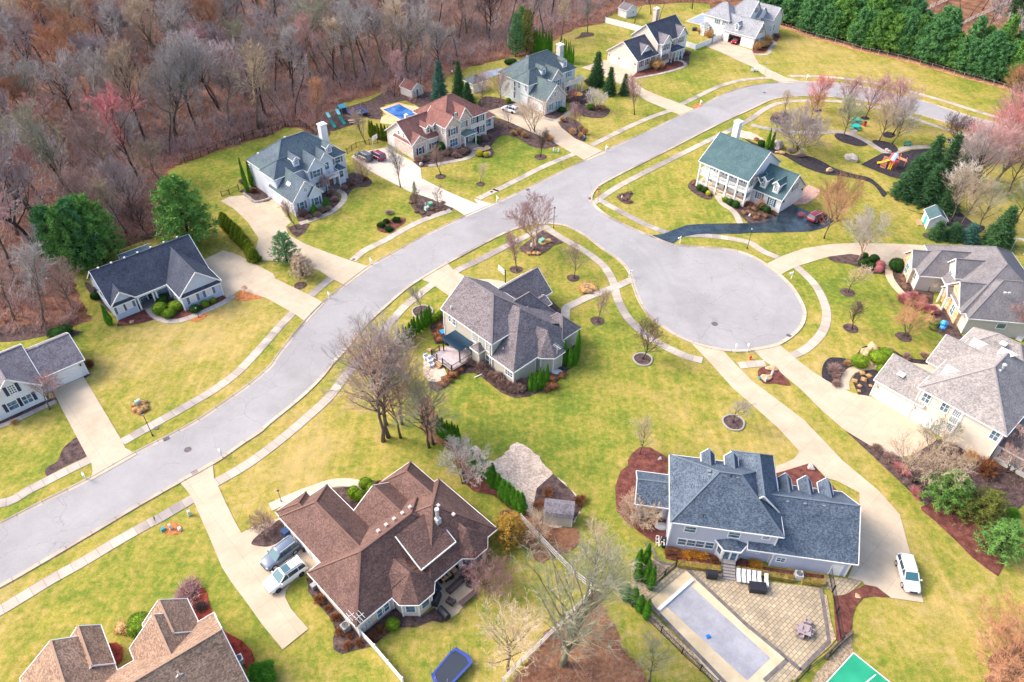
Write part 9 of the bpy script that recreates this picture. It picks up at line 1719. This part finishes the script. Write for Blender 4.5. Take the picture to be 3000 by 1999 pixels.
# arbor, steps at the porch, small stuff
p = G('b3', 1990,612); q_ = G('b3', 2038,628); e = thing('arbor', 'white garden arbor with arched top behind the grey ranch roof', 'arbor', p, math.atan2((q_ - p).y, (q_ - p).x)); L_ = 2.2; t = MB(); [(MB().bx(a - .07, a + .07,-.07,.07,0,2.5).build('post', m_vinyl, e)) for a in (0, L_)]; t = MB(); [t.tube([(L_ / 2 + (L_ / 2 + .2) * cos(a_),0,2.5 + r_ * sin(a_)) for a_ in [pi * i / 10 for i in range(11)]], [.06] * 11,5) for r_ in (.25,.45)]; [t.bx(i * .27, i * .27 + .05,-.04,.04,2.5,2.85) for i in range(1,8)]; t.build('arch', m_vinyl, e)
box_('a2', 1660,235,(1.5,1.2,.8), m_dark, 'dark covered heap on the lawn beside the large white house', 'covered_heap', 'cover', 0); p = G('h5', 1520,1170); e = thing('parasol', 'orange-yellow parasol beside the stone house porch', 'parasol', p); t = MB(); t.lathe([(1.3,1.9),(.7,2.2),(.02,2.45)], 8); t.build('canopy', mat('parasol_orange', (.75,.42,.08),.7), e); t = MB(); t.tube([(0,0,0),(0,0,2.4)], [.03,.03], 6); t.build('pole', m_dark, e)
p = G('h10', 1970,1510); box_('h10', 1965,1480,(1.6,.9,.5), m_galv, 'white garden bench box under the peeling birch', 'garden_box', 'box', 40); seat('a3', 8,548,160,.7, 'white garden chair on the lawn left of the grey street lamp', 'garden_chair', 'chair', m_vinyl, None, .7,0); seat('a3', 32,545,160,.7, 'white garden chair nearest the grey street lamp', 'garden_chair', 'chair', m_vinyl, None, .7,0)
def hedge2(k, a, b, w_, h, m, lab):
    p, q = G(k, *a), G(k, *b); d = q - p; L_ = d.length; R = rng_of(int(L_ * 10)); C = MB(); C.bx(0, L_, -w_ * .42, w_ * .42,0, h * .9)
    for i in range(int(L_ * 420)):
        x_ = R.uniform(0, L_); sd = R.choice((0,1,2,2)); c = Vector((x_, (-w_ * .43, w_ * .43, R.uniform(-w_ * .43, w_ * .43))[sd], h * .92 if sd == 2 else R.uniform(0, h * .9))); dd = Vector((R.gauss(0,.5), R.gauss(0,.5) + (sd - .5 if sd < 2 else 0) * 1.5,.8)).normalized(); s_ = dd.cross(Vector((R.random(), R.random(), R.random()))).normalized() * .03; C.add([c - s_, c + s_, c + dd * .14], [(0,1,2)])
    o = C.build('low_hedge', m); o.location = p; o.rotation_euler = (0,0, math.atan2(d.y, d.x)); return tag(o, lab, 'hedge')
m_hedge = mat('tan_hedge', (.4,.28,.08),.9,.1, build=leafy((.24,.19,.05),(.46,.34,.11),(.6,.42,.2),1.5)); hedge2('h12', (490,1150),(900,1205),.8,.7, m_hedge, 'tan clipped hedge left of the back stairs'); hedge2('h12', (1050,1205),(1590,1295),.8,.7, m_hedge, 'long tan clipped hedge behind the white loungers'); hedge2('h12', (1665,1305),(1885,1335),.8,.7, m_hedge, 'short tan clipped hedge right of the air conditioner')
t = MB(); P = pts('d3 770,1195 640,1310 560,1390'); [t.beam(a + Vector((0,0,.3)), b + Vector((0,0,.3)),.3,.6) for a, b in zip(P, P[1:])]; tag(t.build('retaining_wall', m_wood_d), 'low wooden retaining wall above the green sport court', 'retaining wall')
p = G('h9', 1420,1265); t = MB(); t.blob((0,0,.1),(.9,.6,.25),14,6,.02); o = t.build('window_well', mat('clear_plastic', (.5,.5,.52),.2,.6)); o.location = p; tag(o, 'pale plastic window well cover by the right bay of the tan house', 'window well')
for k, x, y, l in (('h9', 825,1390, 'plastic window well cover among the bare shrubs left of the tan house corner'),('h9', 1045,1385, 'plastic window well cover right of the tan house corner'),('h12', 350,785, 'large plastic window well cover at the left wall of the lavender-grey house')):
    c = o.copy(); col.objects.link(c); c.location = G(k, x, y); c['label'] = l
